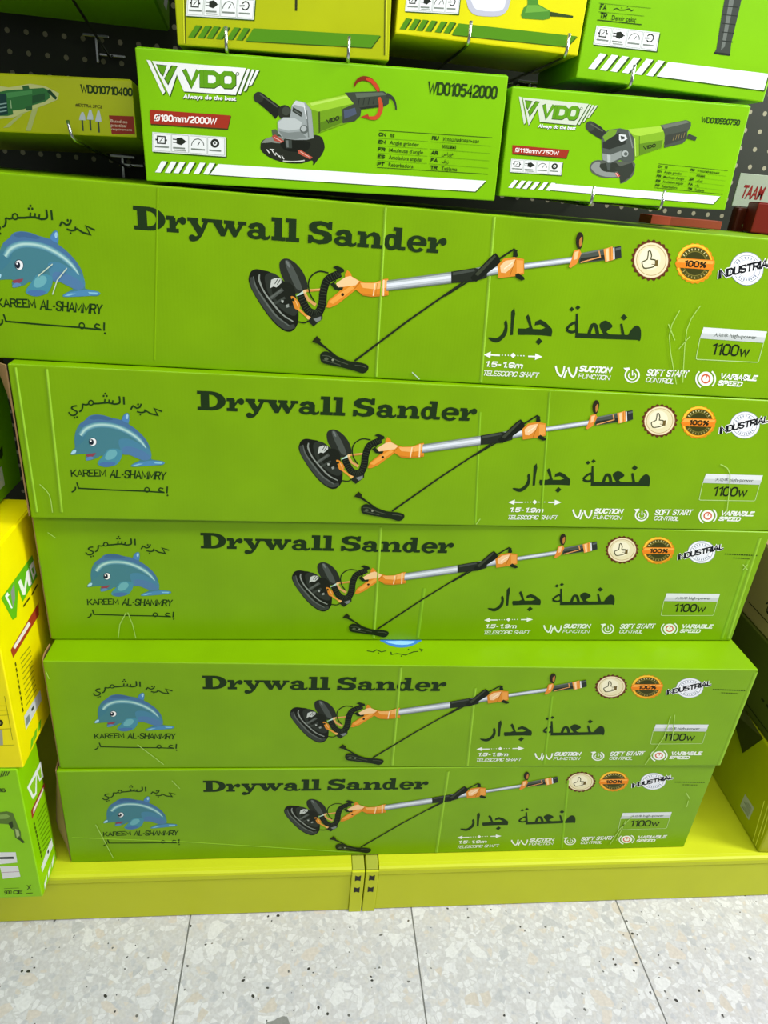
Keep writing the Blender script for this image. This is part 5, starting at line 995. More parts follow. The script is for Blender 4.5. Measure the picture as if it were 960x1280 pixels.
('P','#31520e',[74.0,12.6,76.1,12.7,86.1,26.5,84.0,27.4]),
('P','#eef1ee',[66.5,12.7,74.0,12.6,84.0,27.4,76.5,27.4]),
('P','#31520e',[87.4,12.8,89.6,12.9,99.5,26.7,97.4,27.6]),
('P','#eef1ee',[79.9,12.9,87.4,12.8,97.4,27.6,89.9,27.7]),
('P','#31520e',[90.3,12.0,103.2,26.2,493.3,25.4,478.8,10.1]),
('P','#eef1ee',[89.3,12.9,102.1,27.1,492.1,26.3,477.5,11.1]),
],
'g1_model': [
('G','#23400c','WD010542000',[395.0,130.7,494.8,130.8,395.5,146.6],0.2,0.2),
],
'g1_table': [
('S','#24420c',0.7,[329.8,82.7,494.5,82.9],0),
('S','#24420c',0.7,[328.9,35.2,494.1,35.3],0),
('G','#24420c','CN',[329.1,75.2,339.5,75.0,329.7,80.1],0.26,0.26),
('T','#24420c','角磨',[345.5,75.2,352.0,75.2,345.7,79.9],1),
('G','#24420c','RU',[406.1,75.1,416.2,75.1,406.5,80.1],0.26,0.26),
('T','#24420c','Углошлифовальная',[422.3,74.9,475.4,74.9,422.4,79.5],1),
('S','#4c7a12',0.3,[329.2,72.7,401.0,72.7],0),
('S','#4c7a12',0.3,[404.3,72.7,494.1,72.1],0),
('G','#24420c','EN',[329.0,65.9,339.4,65.7,329.6,70.9],0.26,0.26),
('T','#24420c','Angle grinder',[345.5,65.9,388.1,65.7,345.7,70.6],1),
('T','#24420c','машина',[422.7,65.5,442.6,65.5,422.7,70.1],1),
('S','#4c7a12',0.3,[329.2,63.4,401.2,63.3],0),
('S','#4c7a12',0.3,[404.5,63.3,493.9,62.5],0),
('G','#24420c','FR',[329.0,56.5,339.4,56.3,329.6,61.5],0.26,0.26),
('T','#24420c',"Meuleuse d'angle",[345.5,56.5,394.9,56.2,345.7,61.3],1),
('G','#24420c','AR',[406.6,56.3,416.8,56.3,407.0,61.3],0.26,0.26),
('T','#24420c','صاروخ',[423.0,56.0,439.7,56.0,423.0,60.7],1),
('S','#4c7a12',0.3,[329.1,54.0,401.5,53.8],0),
('S','#4c7a12',0.3,[404.8,53.8,493.8,52.9],0),
('G','#24420c','ES',[328.9,47.1,339.4,46.9,329.5,52.1],0.26,0.26),
('T','#24420c','Amoladora angular',[345.5,47.0,395.1,46.7,345.7,51.9],1),
('G','#24420c','FA',[406.8,46.7,417.1,46.7,407.3,51.8],0.26,0.26),
('T','#24420c','فرز',[423.3,46.5,433.3,46.4,423.3,51.2],1),
('S','#4c7a12',0.3,[329.0,44.5,401.7,44.3],0),
('S','#4c7a12',0.3,[405.0,44.3,493.6,43.2],0),
('G','#24420c','PT',[328.8,37.5,339.4,37.3,329.4,42.6],0.26,0.26),
('T','#24420c','Rebarbadora',[345.5,37.5,382.0,37.2,345.7,42.4],1),
('G','#24420c','TR',[407.1,37.1,417.4,37.1,407.5,42.3],0.26,0.26),
('T','#24420c','Taşlama',[423.6,36.8,447.2,36.8,423.6,41.6],1),
],
'g1_picture': [
('P','#4f5a44',[178.0,74.3,183.8,75.6,189.6,68.8,183.7,65.3,179.1,67.1]),
('P','#23271c',[162.0,53.6,162.4,56.1,163.5,58.7,166.1,61.2,171.1,63.5,177.6,65.7,184.9,67.4,192.9,68.6,201.8,69.4,210.6,70.0,219.7,70.7,228.8,71.3,236.4,71.5,241.6,71.3,245.3,70.7,248.2,69.1,250.5,65.6,252.1,61.0,252.7,56.7,251.9,53.1,250.3,49.8,248.5,46.9,247.1,44.9,245.6,43.3,243.8,41.3,241.4,38.2,238.8,34.7,236.7,32.8,236.3,34.2,236.6,37.3,235.3,39.2,231.5,38.3,226.2,36.1,220.0,34.5,212.6,33.8,204.3,33.6,196.3,34.0,188.6,35.2,181.3,37.1,175.1,39.2,170.1,41.7,166.2,44.4,163.5,47.0,162.0,49.3,161.7,51.4]),
('P','#7d8478',[164.2,57.1,165.8,59.9,170.8,63.3,177.6,65.7,184.9,67.0,191.8,66.7,196.1,65.0,194.2,61.4,189.4,58.1,184.0,58.1,177.7,58.7,169.8,57.6]),
('P','#14180f',[191.8,59.5,197.4,61.0,205.3,62.2,212.9,62.8,220.2,63.2,227.3,63.0,231.8,61.8,232.7,58.7,230.9,54.4,227.1,51.0,220.2,49.4,211.1,48.6,203.5,48.6,198.2,49.6,194.3,51.3,191.7,53.2,190.1,55.3,189.8,57.6]),
('S','#c9ccc0',1.4,[193.3,36.2,196.7,36.0,200.1,35.9,203.6,36.0,207.1,36.1,210.6,36.4,214.1,36.7,217.6,37.2,221.0,37.8,224.2,38.5],0),
('P','#a8483a',[178.3,66.7,183.0,68.6,195.1,61.4,191.3,58.7,181.1,61.0]),
('P','#b4553f',[214.1,51.1,218.1,51.8,235.7,43.0,231.9,40.3,215.7,46.6]),
('S','#e2b4a4',0.9,[181.6,65.2,191.3,60.8],0),
('S','#e2b4a4',0.9,[218.1,49.3,230.9,43.2],0),
('S','#d9dbd0',1.3,[170.6,49.5,174.7,44.7],0),
('S','#d9dbd0',1.3,[174.8,49.8,181.3,49.7],0),
('S','#d9dbd0',1.3,[178.0,48.7,183.1,42.6],0),
('S','#d9dbd0',1.3,[183.2,46.0,188.3,41.2],0),
('S','#d9dbd0',1.3,[188.3,42.9,190.2,39.2],0),
('S','#d9dbd0',1.3,[191.6,42.7,194.9,38.2],0),
('S','#1b1f16',[13.3,13.8,15.1,16.8],[161.8,112.7,171.7,106.3,183.0,99.0,188.7,94.3],0),
('P','#2c3126',[167.8,113.0,167.5,111.6,167.0,110.1,166.2,108.9,165.1,107.7,163.7,106.9,162.3,106.3,160.8,106.0,159.2,106.1,157.8,106.5,156.5,107.2,155.5,108.2,154.7,109.4,154.2,110.7,154.1,112.2,154.3,113.7,154.9,115.1,155.7,116.4,156.8,117.5,158.1,118.3,159.6,118.9,161.1,119.1,162.6,119.1,164.0,118.7,165.3,118.0,166.4,117.0,167.1,115.8,167.6,114.5]),
('S','#474e42',1.9,[162.8,116.7,186.5,102.6],0),
('P','#262b20',[205.6,97.3,205.3,95.3,204.6,93.4,203.5,91.6,202.1,90.1,200.3,89.0,198.3,88.2,196.3,87.8,194.2,87.9,192.3,88.5,190.5,89.5,189.1,90.8,188.0,92.4,187.3,94.2,187.1,96.2,187.4,98.2,188.1,100.1,189.2,101.9,190.7,103.4,192.4,104.5,194.4,105.3,196.4,105.6,198.5,105.5,200.4,105.0,202.1,104.1,203.6,102.7,204.7,101.1,205.3,99.3]),
('P','#3d4438',[203.7,98.8,203.6,97.7,203.2,96.5,202.5,95.5,201.6,94.6,200.6,93.9,199.4,93.4,198.2,93.2,196.9,93.3,195.8,93.6,194.7,94.2,193.8,95.0,193.2,95.9,192.8,97.0,192.7,98.2,192.8,99.3,193.2,100.5,193.9,101.5,194.8,102.4,195.8,103.1,197.0,103.5,198.2,103.7,199.5,103.7,200.6,103.4,201.7,102.8,202.5,102.0,203.2,101.1,203.6,100.0]),
('P','#97a09c',[186.3,85.0,194.4,90.6,203.7,91.1,206.1,105.4,211.8,112.2,224.5,110.2,233.8,103.5,236.9,67.4,227.0,64.7,210.6,63.7,194.6,64.5,186.3,71.3]),
('P','#c6cdca',[206.1,105.4,211.8,111.8,223.3,109.7,225.0,104.2,210.7,106.7]),
('P','#b7bfbb',[187.0,84.0,194.9,89.8,210.6,90.3,220.4,86.0,217.6,77.6,201.3,74.6,187.8,76.9]),
('P','#7a837e',[187.3,73.8,201.3,72.1,217.6,74.5,227.0,67.8,210.6,64.4,194.7,65.1]),
('P','#2c3229',[207.9,103.9,220.4,98.2,219.5,92.5,207.0,98.6]),
('P','#59615a',[208.8,101.2,219.0,96.1,218.5,94.5,208.4,99.5]),
('S','#6b736e',1.8,[226.8,100.6,229.8,68.0],0),
('S','#dde2e0',1.3,[223.1,106.5,226.9,90.5],0),
('P','#5b635e',[229.5,77.9,229.4,76.7,228.9,75.6,228.2,74.5,227.3,73.6,226.1,72.9,224.8,72.4,223.5,72.2,222.1,72.2,220.8,72.6,219.7,73.1,218.7,73.9,218.0,74.9,217.5,76.0,217.4,77.2,217.5,78.4,218.0,79.6,218.7,80.6,219.7,81.5,220.8,82.2,222.1,82.7,223.4,82.9,224.8,82.9,226.1,82.5,227.2,82.0,228.2,81.2,228.9,80.2,229.4,79.1]),
('P','#aab2ae',[226.7,78.6,226.6,77.8,226.3,77.0,225.9,76.3,225.2,75.8,224.5,75.3,223.6,75.0,222.8,74.8,221.9,74.9,221.0,75.1,220.3,75.5,219.6,76.0,219.2,76.6,218.9,77.3,218.8,78.1,218.9,78.9,219.2,79.7,219.6,80.3,220.3,80.9,221.0,81.4,221.9,81.7,222.7,81.8,223.6,81.8,224.5,81.6,225.2,81.2,225.8,80.7,226.3,80.1,226.6,79.4]),
('P','#3a4139',[196.5,62.9,205.9,63.5,206.3,53.0,197.6,52.5]),
('P','#69716b',[197.9,62.4,201.2,62.6,201.6,53.8,198.8,53.6]),
('P','#6f9c18',[225.7,109.6,284.4,124.7,292.2,113.7,301.8,106.8,300.7,98.6,294.8,93.3,243.9,74.0,237.3,70.9,233.3,102.1]),
('P','#97c72f',[225.7,109.6,284.4,124.3,292.2,113.5,243.6,100.5,233.3,102.7]),
('P','#b4db5a',[231.4,109.8,282.1,122.1,284.0,120.3,233.8,107.1]),
('P','#3c4e14',[243.1,100.4,245.4,101.0,246.2,75.2,243.9,74.2]),
('P','#577f14',[246.1,87.5,275.8,97.5,276.5,89.0,246.2,76.2]),
('S','#44601a',0.9,[275.6,107.3,277.0,89.0],0),
('G','#2b3a12','VIDO',[255.0,85.6,272.7,92.0,254.4,91.3],0.27,0.27),
('P','#3a4335',[279.2,125.6,293.6,127.2,333.0,130.7,341.7,126.7,341.4,116.2,334.5,112.1,303.2,106.9,302.1,99.1,294.8,92.1,277.5,88.2,276.6,105.7,292.7,112.8]),
('P','#5a6655',[293.6,125.7,332.2,129.3,338.0,126.4,296.2,120.2]),
('P','#262d22',[300.3,108.8,333.9,115.3,334.5,112.5,303.2,106.9]),
('P','#4a5568',[278.5,103.8,294.2,108.4,296.9,100.8,279.7,93.7]),
('S','#222820',0.9,[299.9,120.2,298.4,111.1],0),
('S','#222820',0.9,[306.9,120.9,305.4,112.1],0),
('S','#222820',0.9,[313.9,121.5,312.4,113.2],0),
('S','#222820',0.9,[320.8,122.1,319.3,114.2],0),
('S','#222820',0.9,[327.8,122.8,326.4,115.2],0),
('S','#333b2e',[5.7,5.2,4.5,3.9,3.4,3.0,2.6,2.4,2.3,2.2],[338.0,126.4,340.3,125.7,343.6,124.6,346.4,123.1,348.3,121.1,349.7,118.7,350.8,116.3,351.6,113.7,352.0,111.1,352.2,109.3],0),
('S','#7a2a10',[1.3,2.0,3.0,3.8,4.5,5.1,5.5,5.7,5.6,5.5,5.5,5.4,5.1,4.6,3.9,3.4],[292.0,133.1,292.8,135.0,294.1,137.7,295.9,140.1,298.3,141.9,301.2,143.4,304.5,144.2,308.3,144.1,312.4,143.3,316.2,141.8,319.6,139.2,322.8,135.9,325.0,133.2,325.8,131.5,325.8,130.4,325.6,129.7],0),
('S','#c24322',[2.6,3.2,4.1,4.7,4.9,4.9,4.7,4.2,3.5,3.0],[308.2,144.0,310.4,143.5,313.6,142.7,316.7,141.4,319.4,139.3,322.0,136.7,324.0,134.3,325.1,132.6,325.7,131.1,326.1,130.1],0),
('S','#c24a26',[4.0,4.6,5.6,6.2,6.1,5.7,5.3,4.9,4.5,4.0,3.3,2.7,2.2],[327.4,123.0,328.6,119.8,330.2,115.2,330.8,110.6,330.0,106.3,328.1,102.1,325.8,98.9,322.7,97.4,319.1,97.1,315.9,97.1,313.2,97.2,310.8,97.6,309.2,97.9],0),
('P','#a83a20',[302.2,97.5,312.9,101.8,315.5,95.4]),
],
'g2_logo': [
('P','#31520e',[12.0,128.5,16.0,128.0,27.4,97.9,24.6,94.6]),
('P','#ccd6bf',[11.1,129.4,15.2,128.9,26.5,98.8,23.7,95.5]),
('P','#31520e',[17.6,127.7,115.5,126.3,101.9,98.7,47.3,99.3,41.8,115.9,31.7,93.5]),
('P','#ccd6bf',[16.7,128.6,114.6,127.2,101.0,99.6,46.4,100.3,40.9,116.8,30.8,94.4]),
('P','#31520e',[20.3,125.8,31.7,125.3,26.3,113.7,23.9,116.2]),
('P','#5c9a12',[21.0,125.1,30.8,124.5,26.5,115.2,24.4,117.4]),
('P','#31520e',[36.1,125.6,42.8,125.2,30.5,105.1,26.9,111.8]),
('P','#5c9a12',[37.2,124.9,42.0,124.4,30.3,107.0,27.7,112.2]),
('G','#31520e','VIDO',[46.0,104.1,102.3,104.9,47.7,122.5],0.27,0.27),
('G','#5c9a12','VIDO',[46.9,104.9,101.6,106.0,48.3,122.1],0.27,0.27),
('S','#31520e',0.6,[106.6,121.1,106.2,120.2,105.3,119.6,104.3,119.5,103.5,120.0,103.3,120.9,103.7,121.8,104.6,122.4,105.6,122.5,106.3,122.0,106.6,121.1],1),
('P','#31520e',[116.9,125.9,119.7,125.6,107.1,99.5,104.3,99.8]),
('P','#ccd6bf',[115.9,126.8,118.8,126.5,106.2,100.4,103.3,100.7]),
('P','#31520e',[121.5,125.4,124.3,125.3,113.6,103.8,110.8,102.8]),
('P','#ccd6bf',[120.5,126.3,123.4,126.2,112.6,104.7,109.9,103.8]),
('P','#31520e',[126.1,125.2,129.2,125.2,120.0,109.9,116.6,108.6]),
('P','#ccd6bf',[125.2,126.1,128.2,126.1,119.1,110.8,115.7,109.5]),
('T','#31520e','Always do the best',[45.1,92.4,101.4,93.0,46.0,96.8],2),
('T','#eef1ee','Always do the best',[44.6,93.2,100.9,93.7,45.4,97.5],2),
],
'g2_banner': [
('P','#3d3a10',[12.0,67.3,96.7,66.7,94.7,55.5,12.6,56.3]),
('P','#9e2f1c',[10.3,68.4,96.2,67.3,94.1,56.7,11.9,57.4]),
('G','#f2ede6','Ø115mm/750W',[15.7,59.8,81.9,59.4,15.6,65.3],0.2,0.2),
],
'g2_icons': [
('P','#31520e',[12.2,49.6,90.9,49.9,91.5,32.2,12.2,32.1]),
('P','#d9ded8',[11.2,50.6,89.7,50.9,90.2,33.3,11.2,33.1]),
('P','#9aa39a',[12.6,49.6,30.5,49.6,30.7,34.2,12.6,34.2]),
('P','#e7ebe6',[13.0,49.2,30.1,49.3,30.2,34.6,13.0,34.5]),
('P','#9aa39a',[31.8,49.6,49.8,49.7,50.0,34.2,31.9,34.2]),
('P','#e7ebe6',[32.2,49.3,49.4,49.4,49.6,34.6,32.3,34.6]),
('P','#9aa39a',[51.0,49.7,69.1,49.8,69.4,34.3,51.2,34.2]),
('P','#e7ebe6',[51.4,49.4,68.7,49.4,69.0,34.6,51.7,34.6]),
('P','#9aa39a',[70.3,49.8,88.5,49.8,89.0,34.3,70.7,34.3]),
('P','#e7ebe6',[70.7,49.4,88.1,49.5,88.5,34.7,71.1,34.6]),
('S','#23291f',1.1,[16.7,47.2,24.8,47.2,24.9,41.1,16.7,41.1],1),
('S','#23291f',0.7,[19.1,42.4,22.4,45.9],0),
('S','#23291f',1.5,[14.6,44.1,16.7,44.1],0),
('S','#23291f',1.5,[24.9,44.2,26.9,44.2],0),
('P','#23291f',[37.1,46.6,42.0,47.6,46.1,45.3,46.2,43.2,42.1,40.8,37.2,41.8]),
('S','#23291f',0.9,[33.0,45.6,37.5,45.6],0),
('S','#23291f',0.9,[33.0,42.8,37.6,42.8],0),
('S','#23291f',0.9,[45.7,44.2,47.8,44.2],0),
('S','#4a5148',0.8,[53.2,41.1,53.4,42.5,53.9,43.9,54.8,45.1,55.9,46.1,57.3,46.8,58.9,47.3,60.5,47.4,62.0,47.1,63.4,46.5,64.6,45.7,65.6,44.6,66.1,43.3,66.4,41.9],0),
('S','#23291f',0.8,[59.8,41.5,62.2,45.1],0),
('P','#23291f',[83.0,45.0,82.9,44.1,82.6,43.2,82.1,42.4,81.3,41.7,80.4,41.2,79.4,40.9,78.4,40.7,77.3,40.7,76.3,41.0,75.4,41.4,74.6,42.0,74.1,42.7,73.7,43.5,73.5,44.4,73.6,45.3,74.0,46.1,74.5,46.9,75.2,47.6,76.1,48.1,77.1,48.4,78.2,48.6,79.2,48.6,80.2,48.3,81.1,47.9,81.9,47.4,82.5,46.6,82.9,45.8]),
('P','#e7ebe6',[80.5,44.8,80.5,44.4,80.3,44.0,80.1,43.6,79.7,43.3,79.3,43.0,78.8,42.8,78.3,42.8,77.8,42.8,77.3,42.9,76.9,43.1,76.5,43.4,76.3,43.7,76.1,44.1,76.0,44.5,76.1,44.9,76.2,45.4,76.5,45.7,76.8,46.1,77.2,46.3,77.7,46.5,78.2,46.6,78.7,46.5,79.2,46.4,79.7,46.2,80.0,45.9,80.3,45.6,80.5,45.2]),
('P','#23291f',[79.3,44.7,79.3,44.5,79.2,44.3,79.1,44.2,78.9,44.0,78.7,43.9,78.5,43.8,78.3,43.8,78.1,43.8,77.9,43.9,77.7,43.9,77.5,44.1,77.4,44.2,77.3,44.4,77.2,44.6,77.3,44.8,77.3,45.0,77.5,45.1,77.6,45.3,77.8,45.4,78.0,45.5,78.3,45.5,78.5,45.5,78.7,45.5,78.9,45.4,79.1,45.2,79.2,45.1,79.3,44.9]),
('P','#7c857a',[14.2,38.7,29.0,38.7,29.0,37.3,14.2,37.3]),
('P','#7c857a',[33.5,38.7,46.2,38.7,46.3,37.3,33.5,37.3]),
('P','#7c857a',[52.8,38.7,67.7,38.8,67.7,37.4,52.8,37.4]),
('P','#7c857a',[72.2,38.8,85.1,38.8,85.1,37.4,72.3,37.4]),
('P','#9aa296',[34.7,36.5,47.5,36.5,47.5,35.5,34.8,35.4]),
],
'g2_stripes': [
('P','#31520e',[18.5,12.0,20.3,12.1,27.9,22.0,26.1,22.6]),
('P','#eef1ee',[12.0,12.2,18.5,12.0,26.1,22.6,19.7,22.8]),
('P','#31520e',[30.0,12.0,31.8,12.0,39.4,21.9,37.5,22.6]),
('P','#eef1ee',[23.5,12.2,30.0,12.0,37.5,22.6,31.1,22.8]),
('P','#31520e',[40.3,11.9,42.2,11.9,49.7,21.8,47.9,22.5]),
('P','#eef1ee',[33.9,12.1,40.3,11.9,47.9,22.5,41.4,22.7]),
('P','#31520e',[51.9,11.8,53.8,11.8,61.3,21.8,59.4,22.4]),
('P','#eef1ee',[45.4,12.0,51.9,11.8,59.4,22.4,52.9,22.6]),
('P','#31520e',[64.7,11.7,66.5,11.7,74.0,21.7,72.1,22.4]),
('P','#eef1ee',[58.2,11.9,64.7,11.7,72.1,22.4,65.6,22.6]),
('P','#31520e',[76.3,11.6,78.1,11.7,85.6,21.6,83.7,22.3]),
('P','#eef1ee',[69.8,11.8,76.3,11.6,83.7,22.3,77.2,22.5]),
('P','#31520e',[76.5,11.8,80.5,20.8,347.9,18.4,340.1,7.2]),
('P','#eef1ee',[75.5,12.5,79.6,21.5,346.8,19.1,339.1,7.9]),
],
'g2_model': [
('G','#23400c','WD010590750',[289.3,115.0,349.9,114.9,288.8,122.7],0.2,0.2),
],
'g2_table': [
('S','#24420c',0.5,[237.6,57.7,349.3,54.8],0),
('S','#24420c',0.5,[239.6,25.1,350.8,22.4],0),
('G','#24420c','CN',[237.6,52.5,244.6,52.2,237.7,55.9],0.26,0.26),
('T','#24420c','角磨',[248.7,52.2,253.1,52.1,248.6,55.5],1),
('G','#24420c','RU',[289.8,51.1,296.7,50.9,289.9,54.5],0.26,0.26),
('T','#24420c','Углошлифовальная',[300.9,50.6,336.8,49.7,300.7,53.8],1),
('S','#4c7a12',0.2,[237.8,50.8,286.5,49.5],0),
('S','#4c7a12',0.2,[288.8,49.4,349.4,47.4],0),
('G','#24420c','EN',[238.0,46.1,245.1,45.8,238.2,49.5],0.26,0.26),
('T','#24420c','Angle grinder',[249.2,45.8,278.1,44.9,249.1,49.1],1),
('T','#24420c','машина',[301.5,44.2,315.0,43.8,301.3,47.3],1),
('S','#4c7a12',0.2,[238.2,44.4,287.1,43.1],0),
('S','#4c7a12',0.2,[289.4,43.0,349.7,40.9],0),
('G','#24420c','FR',[238.5,39.7,245.6,39.4,238.6,43.1],0.26,0.26),
('T','#24420c',"Meuleuse d'angle",[249.7,39.4,283.1,38.3,249.6,42.7],1),
('G','#24420c','AR',[291.0,38.1,297.9,38.0,291.1,41.6],0.26,0.26),
('T','#24420c','صاروخ',[302.1,37.7,313.4,37.4,301.9,40.9],1),
('S','#4c7a12',0.2,[238.7,38.0,287.7,36.6],0),
('S','#4c7a12',0.2,[290.0,36.5,349.9,34.4],0),
('G','#24420c','ES',[238.9,33.2,246.1,32.9,239.1,36.6],0.26,0.26),
('T','#24420c','Amoladora angular',[250.2,32.9,283.7,31.8,250.0,36.2],1),
('G','#24420c','FA',[291.7,31.6,298.6,31.4,291.7,35.1],0.26,0.26),
('T','#24420c','فرز',[302.8,31.2,309.5,31.0,302.6,34.4],1),
('S','#4c7a12',0.2,[239.1,31.5,288.3,30.1],0),
('S','#4c7a12',0.2,[290.6,30.0,350.2,27.8],0),
('G','#24420c','PT',[239.4,26.7,246.5,26.4,239.5,30.2],0.26,0.26),
('T','#24420c','Rebarbadora',[250.7,26.4,275.3,25.6,250.5,29.7],1),
('G','#24420c','TR',[292.3,25.1,299.2,24.9,292.3,28.6],0.26,0.26),
('T','#24420c','Taşlama',[303.4,24.6,319.3,24.2,303.2,27.8],1),
],
'g2_picture': [
('P','#565c50',[132.3,46.5,132.6,49.7,134.2,52.8,136.4,55.3,142.0,56.9,155.3,57.0,171.1,56.9,186.0,58.2,197.8,58.5,201.5,54.8,201.9,49.8,202.5,45.2,201.8,40.8,199.2,36.7,195.1,33.1,189.4,29.2,184.2,27.4,183.3,31.2,181.1,35.6,171.1,34.9,159.3,33.7,149.6,35.0,141.8,37.2,137.3,39.6,134.6,42.2,132.9,44.3]),
('P','#8a9088',[134.3,45.7,134.4,49.2,136.8,52.1,141.5,54.4,146.6,54.5,148.9,49.2,153.1,43.3,166.2,41.8,178.6,41.2,181.8,38.9,179.2,36.7,170.0,35.6,158.9,35.5,150.5,36.8,143.5,39.1,137.8,42.3]),
('P','#2f352a',[147.2,51.9,158.6,54.5,171.4,55.1,178.5,50.4,179.9,44.9,170.9,42.5,159.7,41.9,154.1,42.8,150.7,44.9,146.9,48.4]),
('P','#33392f',[170.9,47.9,196.1,56.6,201.5,47.9,196.4,36.8,184.5,27.7,178.6,41.2]),
('P','#c24a3a',[172.4,40.8,175.9,42.1,181.5,37.7,178.2,35.4]),
('S','#e9d8d0',0.8,[173.9,41.6,179.3,36.2],0),
('S','#2c3229',[13.4,13.7,11.1],[123.3,99.1,135.5,93.9,147.0,87.8],0),
('P','#3c4338',[129.2,100.2,129.3,98.7,129.1,97.4,128.5,96.1,127.6,95.0,126.5,94.2,125.2,93.6,123.7,93.3,122.1,93.4,120.6,93.8,119.2,94.5,117.9,95.4,116.8,96.6,116.1,97.9,115.6,99.3,115.5,100.7,115.8,102.1,116.3,103.4,117.2,104.5,118.3,105.3,119.7,105.9,121.2,106.1,122.7,106.1,124.2,105.7,125.7,105.0,126.9,104.1,128.0,102.9,128.8,101.6]),
('S','#59614f',1.3,[122.7,102.5,142.6,94.4],0),
('P','#4d554d',[142.1,86.6,150.3,96.6,167.9,99.9,180.5,98.5,190.7,89.7,199.5,60.4,192.0,56.3,176.8,59.0,163.4,53.7,150.4,56.5]),
('P','#6f9a2a',[144.0,87.6,151.4,96.1,164.2,98.3,162.0,89.6,149.6,80.1]),
('P','#2a3028',[145.6,79.9,167.1,94.2,180.2,90.7,180.4,80.3,157.5,71.9,147.0,73.0]),
('P','#8b938c',[147.4,66.0,161.0,65.1,176.2,71.3,178.1,62.6,163.6,54.6,150.2,57.4]),
('P','#aeb6b0',[155.3,64.7,160.7,64.4,162.8,54.6,158.3,54.3]),
('P','#a6aea8',[187.7,68.1,187.8,67.2,187.6,66.3,187.2,65.5,186.6,64.8,185.8,64.2,184.8,63.8,183.7,63.7,182.6,63.7,181.5,63.9,180.4,64.4,179.5,65.0,178.8,65.8,178.2,66.6,177.9,67.5,177.8,68.5,178.0,69.4,178.4,70.2,179.0,70.9,179.8,71.5,180.8,71.8,181.9,72.0,183.0,72.0,184.1,71.7,185.1,71.3,186.1,70.7,186.8,69.9,187.4,69.1]),
('P','#59615a',[186.6,67.7,186.6,67.2,186.5,66.6,186.3,66.2,185.9,65.7,185.4,65.4,184.9,65.2,184.2,65.1,183.6,65.1,182.9,65.3,182.3,65.5,181.8,65.9,181.3,66.3,181.0,66.8,180.8,67.4,180.8,67.9,180.9,68.4,181.1,68.9,181.5,69.3,182.0,69.7,182.5,69.9,183.1,70.0,183.8,70.0,184.4,69.8,185.0,69.6,185.6,69.2,186.0,68.8,186.4,68.3]),
('P','#d5dad6',[167.9,92.5,178.3,92.0,181.8,87.0,173.8,82.5,169.5,84.9]),
('P','#353c34',[170.4,90.5,176.8,89.5,177.8,86.8,172.7,85.4]),
('S','#788078',1.9,[181.9,96.9,192.8,75.8],0),
('P','#4a524a',[156.0,54.2,162.8,54.6,164.4,43.9,160.2,44.1]),
('P','#7fae22',[179.3,99.3,228.9,106.8,236.1,98.6,240.1,89.3,236.9,78.6,204.4,66.3,198.7,63.9,191.1,89.7]),
('P','#a2cf3c',[179.3,99.3,229.0,106.6,234.9,100.2,200.5,92.0,190.0,92.7]),
('P','#5d861a',[200.8,81.6,236.4,89.1,236.8,78.9,204.7,66.7]),
('S','#4d6f1a',1.1,[199.3,91.9,205.1,66.7],0),
('S','#c2e078',1.0,[193.1,88.1,199.5,65.7],0),
('G','#24340e','VIDO',[209.8,74.3,228.0,79.4,208.3,78.9],0.27,0.27),
('P','#474f42',[228.1,107.6,241.3,111.0,265.6,116.8,273.4,114.8,275.2,109.7,271.7,101.7,273.1,92.8,268.4,86.7,241.0,79.2,237.2,97.8]),
('P','#6a7263',[229.7,107.7,265.8,116.2,271.5,114.1,234.9,103.7]),
('P','#3a3f34',[238.6,95.3,270.2,103.4,271.3,93.0,241.0,82.3]),
('S','#8a7a4a',0.8,[252.0,89.2,252.5,95.6],0),
('S','#8a7a4a',0.8,[255.9,90.5,256.3,96.9],0),
('S','#8a7a4a',0.8,[259.7,91.7,260.1,98.2],0),
('S','#8a7a4a',0.8,[263.6,93.0,264.0,99.5],0),
('S','#8a7a4a',0.8,[267.4,94.3,267.8,100.8],0),
('S','#3a4434',[6.5,5.7,4.9],[273.3,96.6,280.8,95.0,287.5,93.7],0),
],
'A_icons': [
('P','#31520e',[17.5,54.2,105.3,55.9,102.8,33.2,14.0,31.6]),
('P','#d9ded8',[16.6,55.5,104.1,57.2,101.6,34.5,13.1,32.9]),
('P','#9aa39a',[17.9,54.2,37.9,54.6,35.1,34.7,14.9,34.3]),
('P','#e7ebe6',[18.3,53.8,37.4,54.1,34.7,35.1,15.4,34.8]),
('P','#9aa39a',[39.3,54.6,59.4,55.0,56.7,35.0,36.5,34.7]),
('P','#e7ebe6',[39.7,54.2,58.9,54.6,56.3,35.5,37.0,35.1]),
('P','#9aa39a',[60.8,55.0,80.9,55.4,78.5,35.4,58.1,35.1]),
('P','#e7ebe6',[61.2,54.6,80.4,55.0,78.1,35.9,58.6,35.5]),
('P','#9aa39a',[82.3,55.5,102.6,55.9,100.3,35.8,79.9,35.4]),
('P','#e7ebe6',[82.7,55.0,102.1,55.4,99.9,36.2,80.4,35.9]),
('S','#23291f',1.3,[22.0,51.2,31.1,51.4,30.0,43.4,20.8,43.3],1),
('S','#23291f',0.9,[23.8,45.1,28.1,49.6],0),
('S','#23291f',1.8,[19.2,47.2,21.4,47.2],0),
('S','#23291f',1.8,[30.5,47.4,32.8,47.5],0),
('P','#23291f',[44.7,50.8,50.3,52.2,54.5,49.2,54.1,46.5,49.1,43.4,43.8,44.6]),
('S','#23291f',1.1,[39.9,49.4,44.9,49.5],0),
('S','#23291f',1.1,[39.4,45.8,44.5,45.9],0),
('S','#23291f',1.1,[53.9,47.9,56.2,47.9],0),
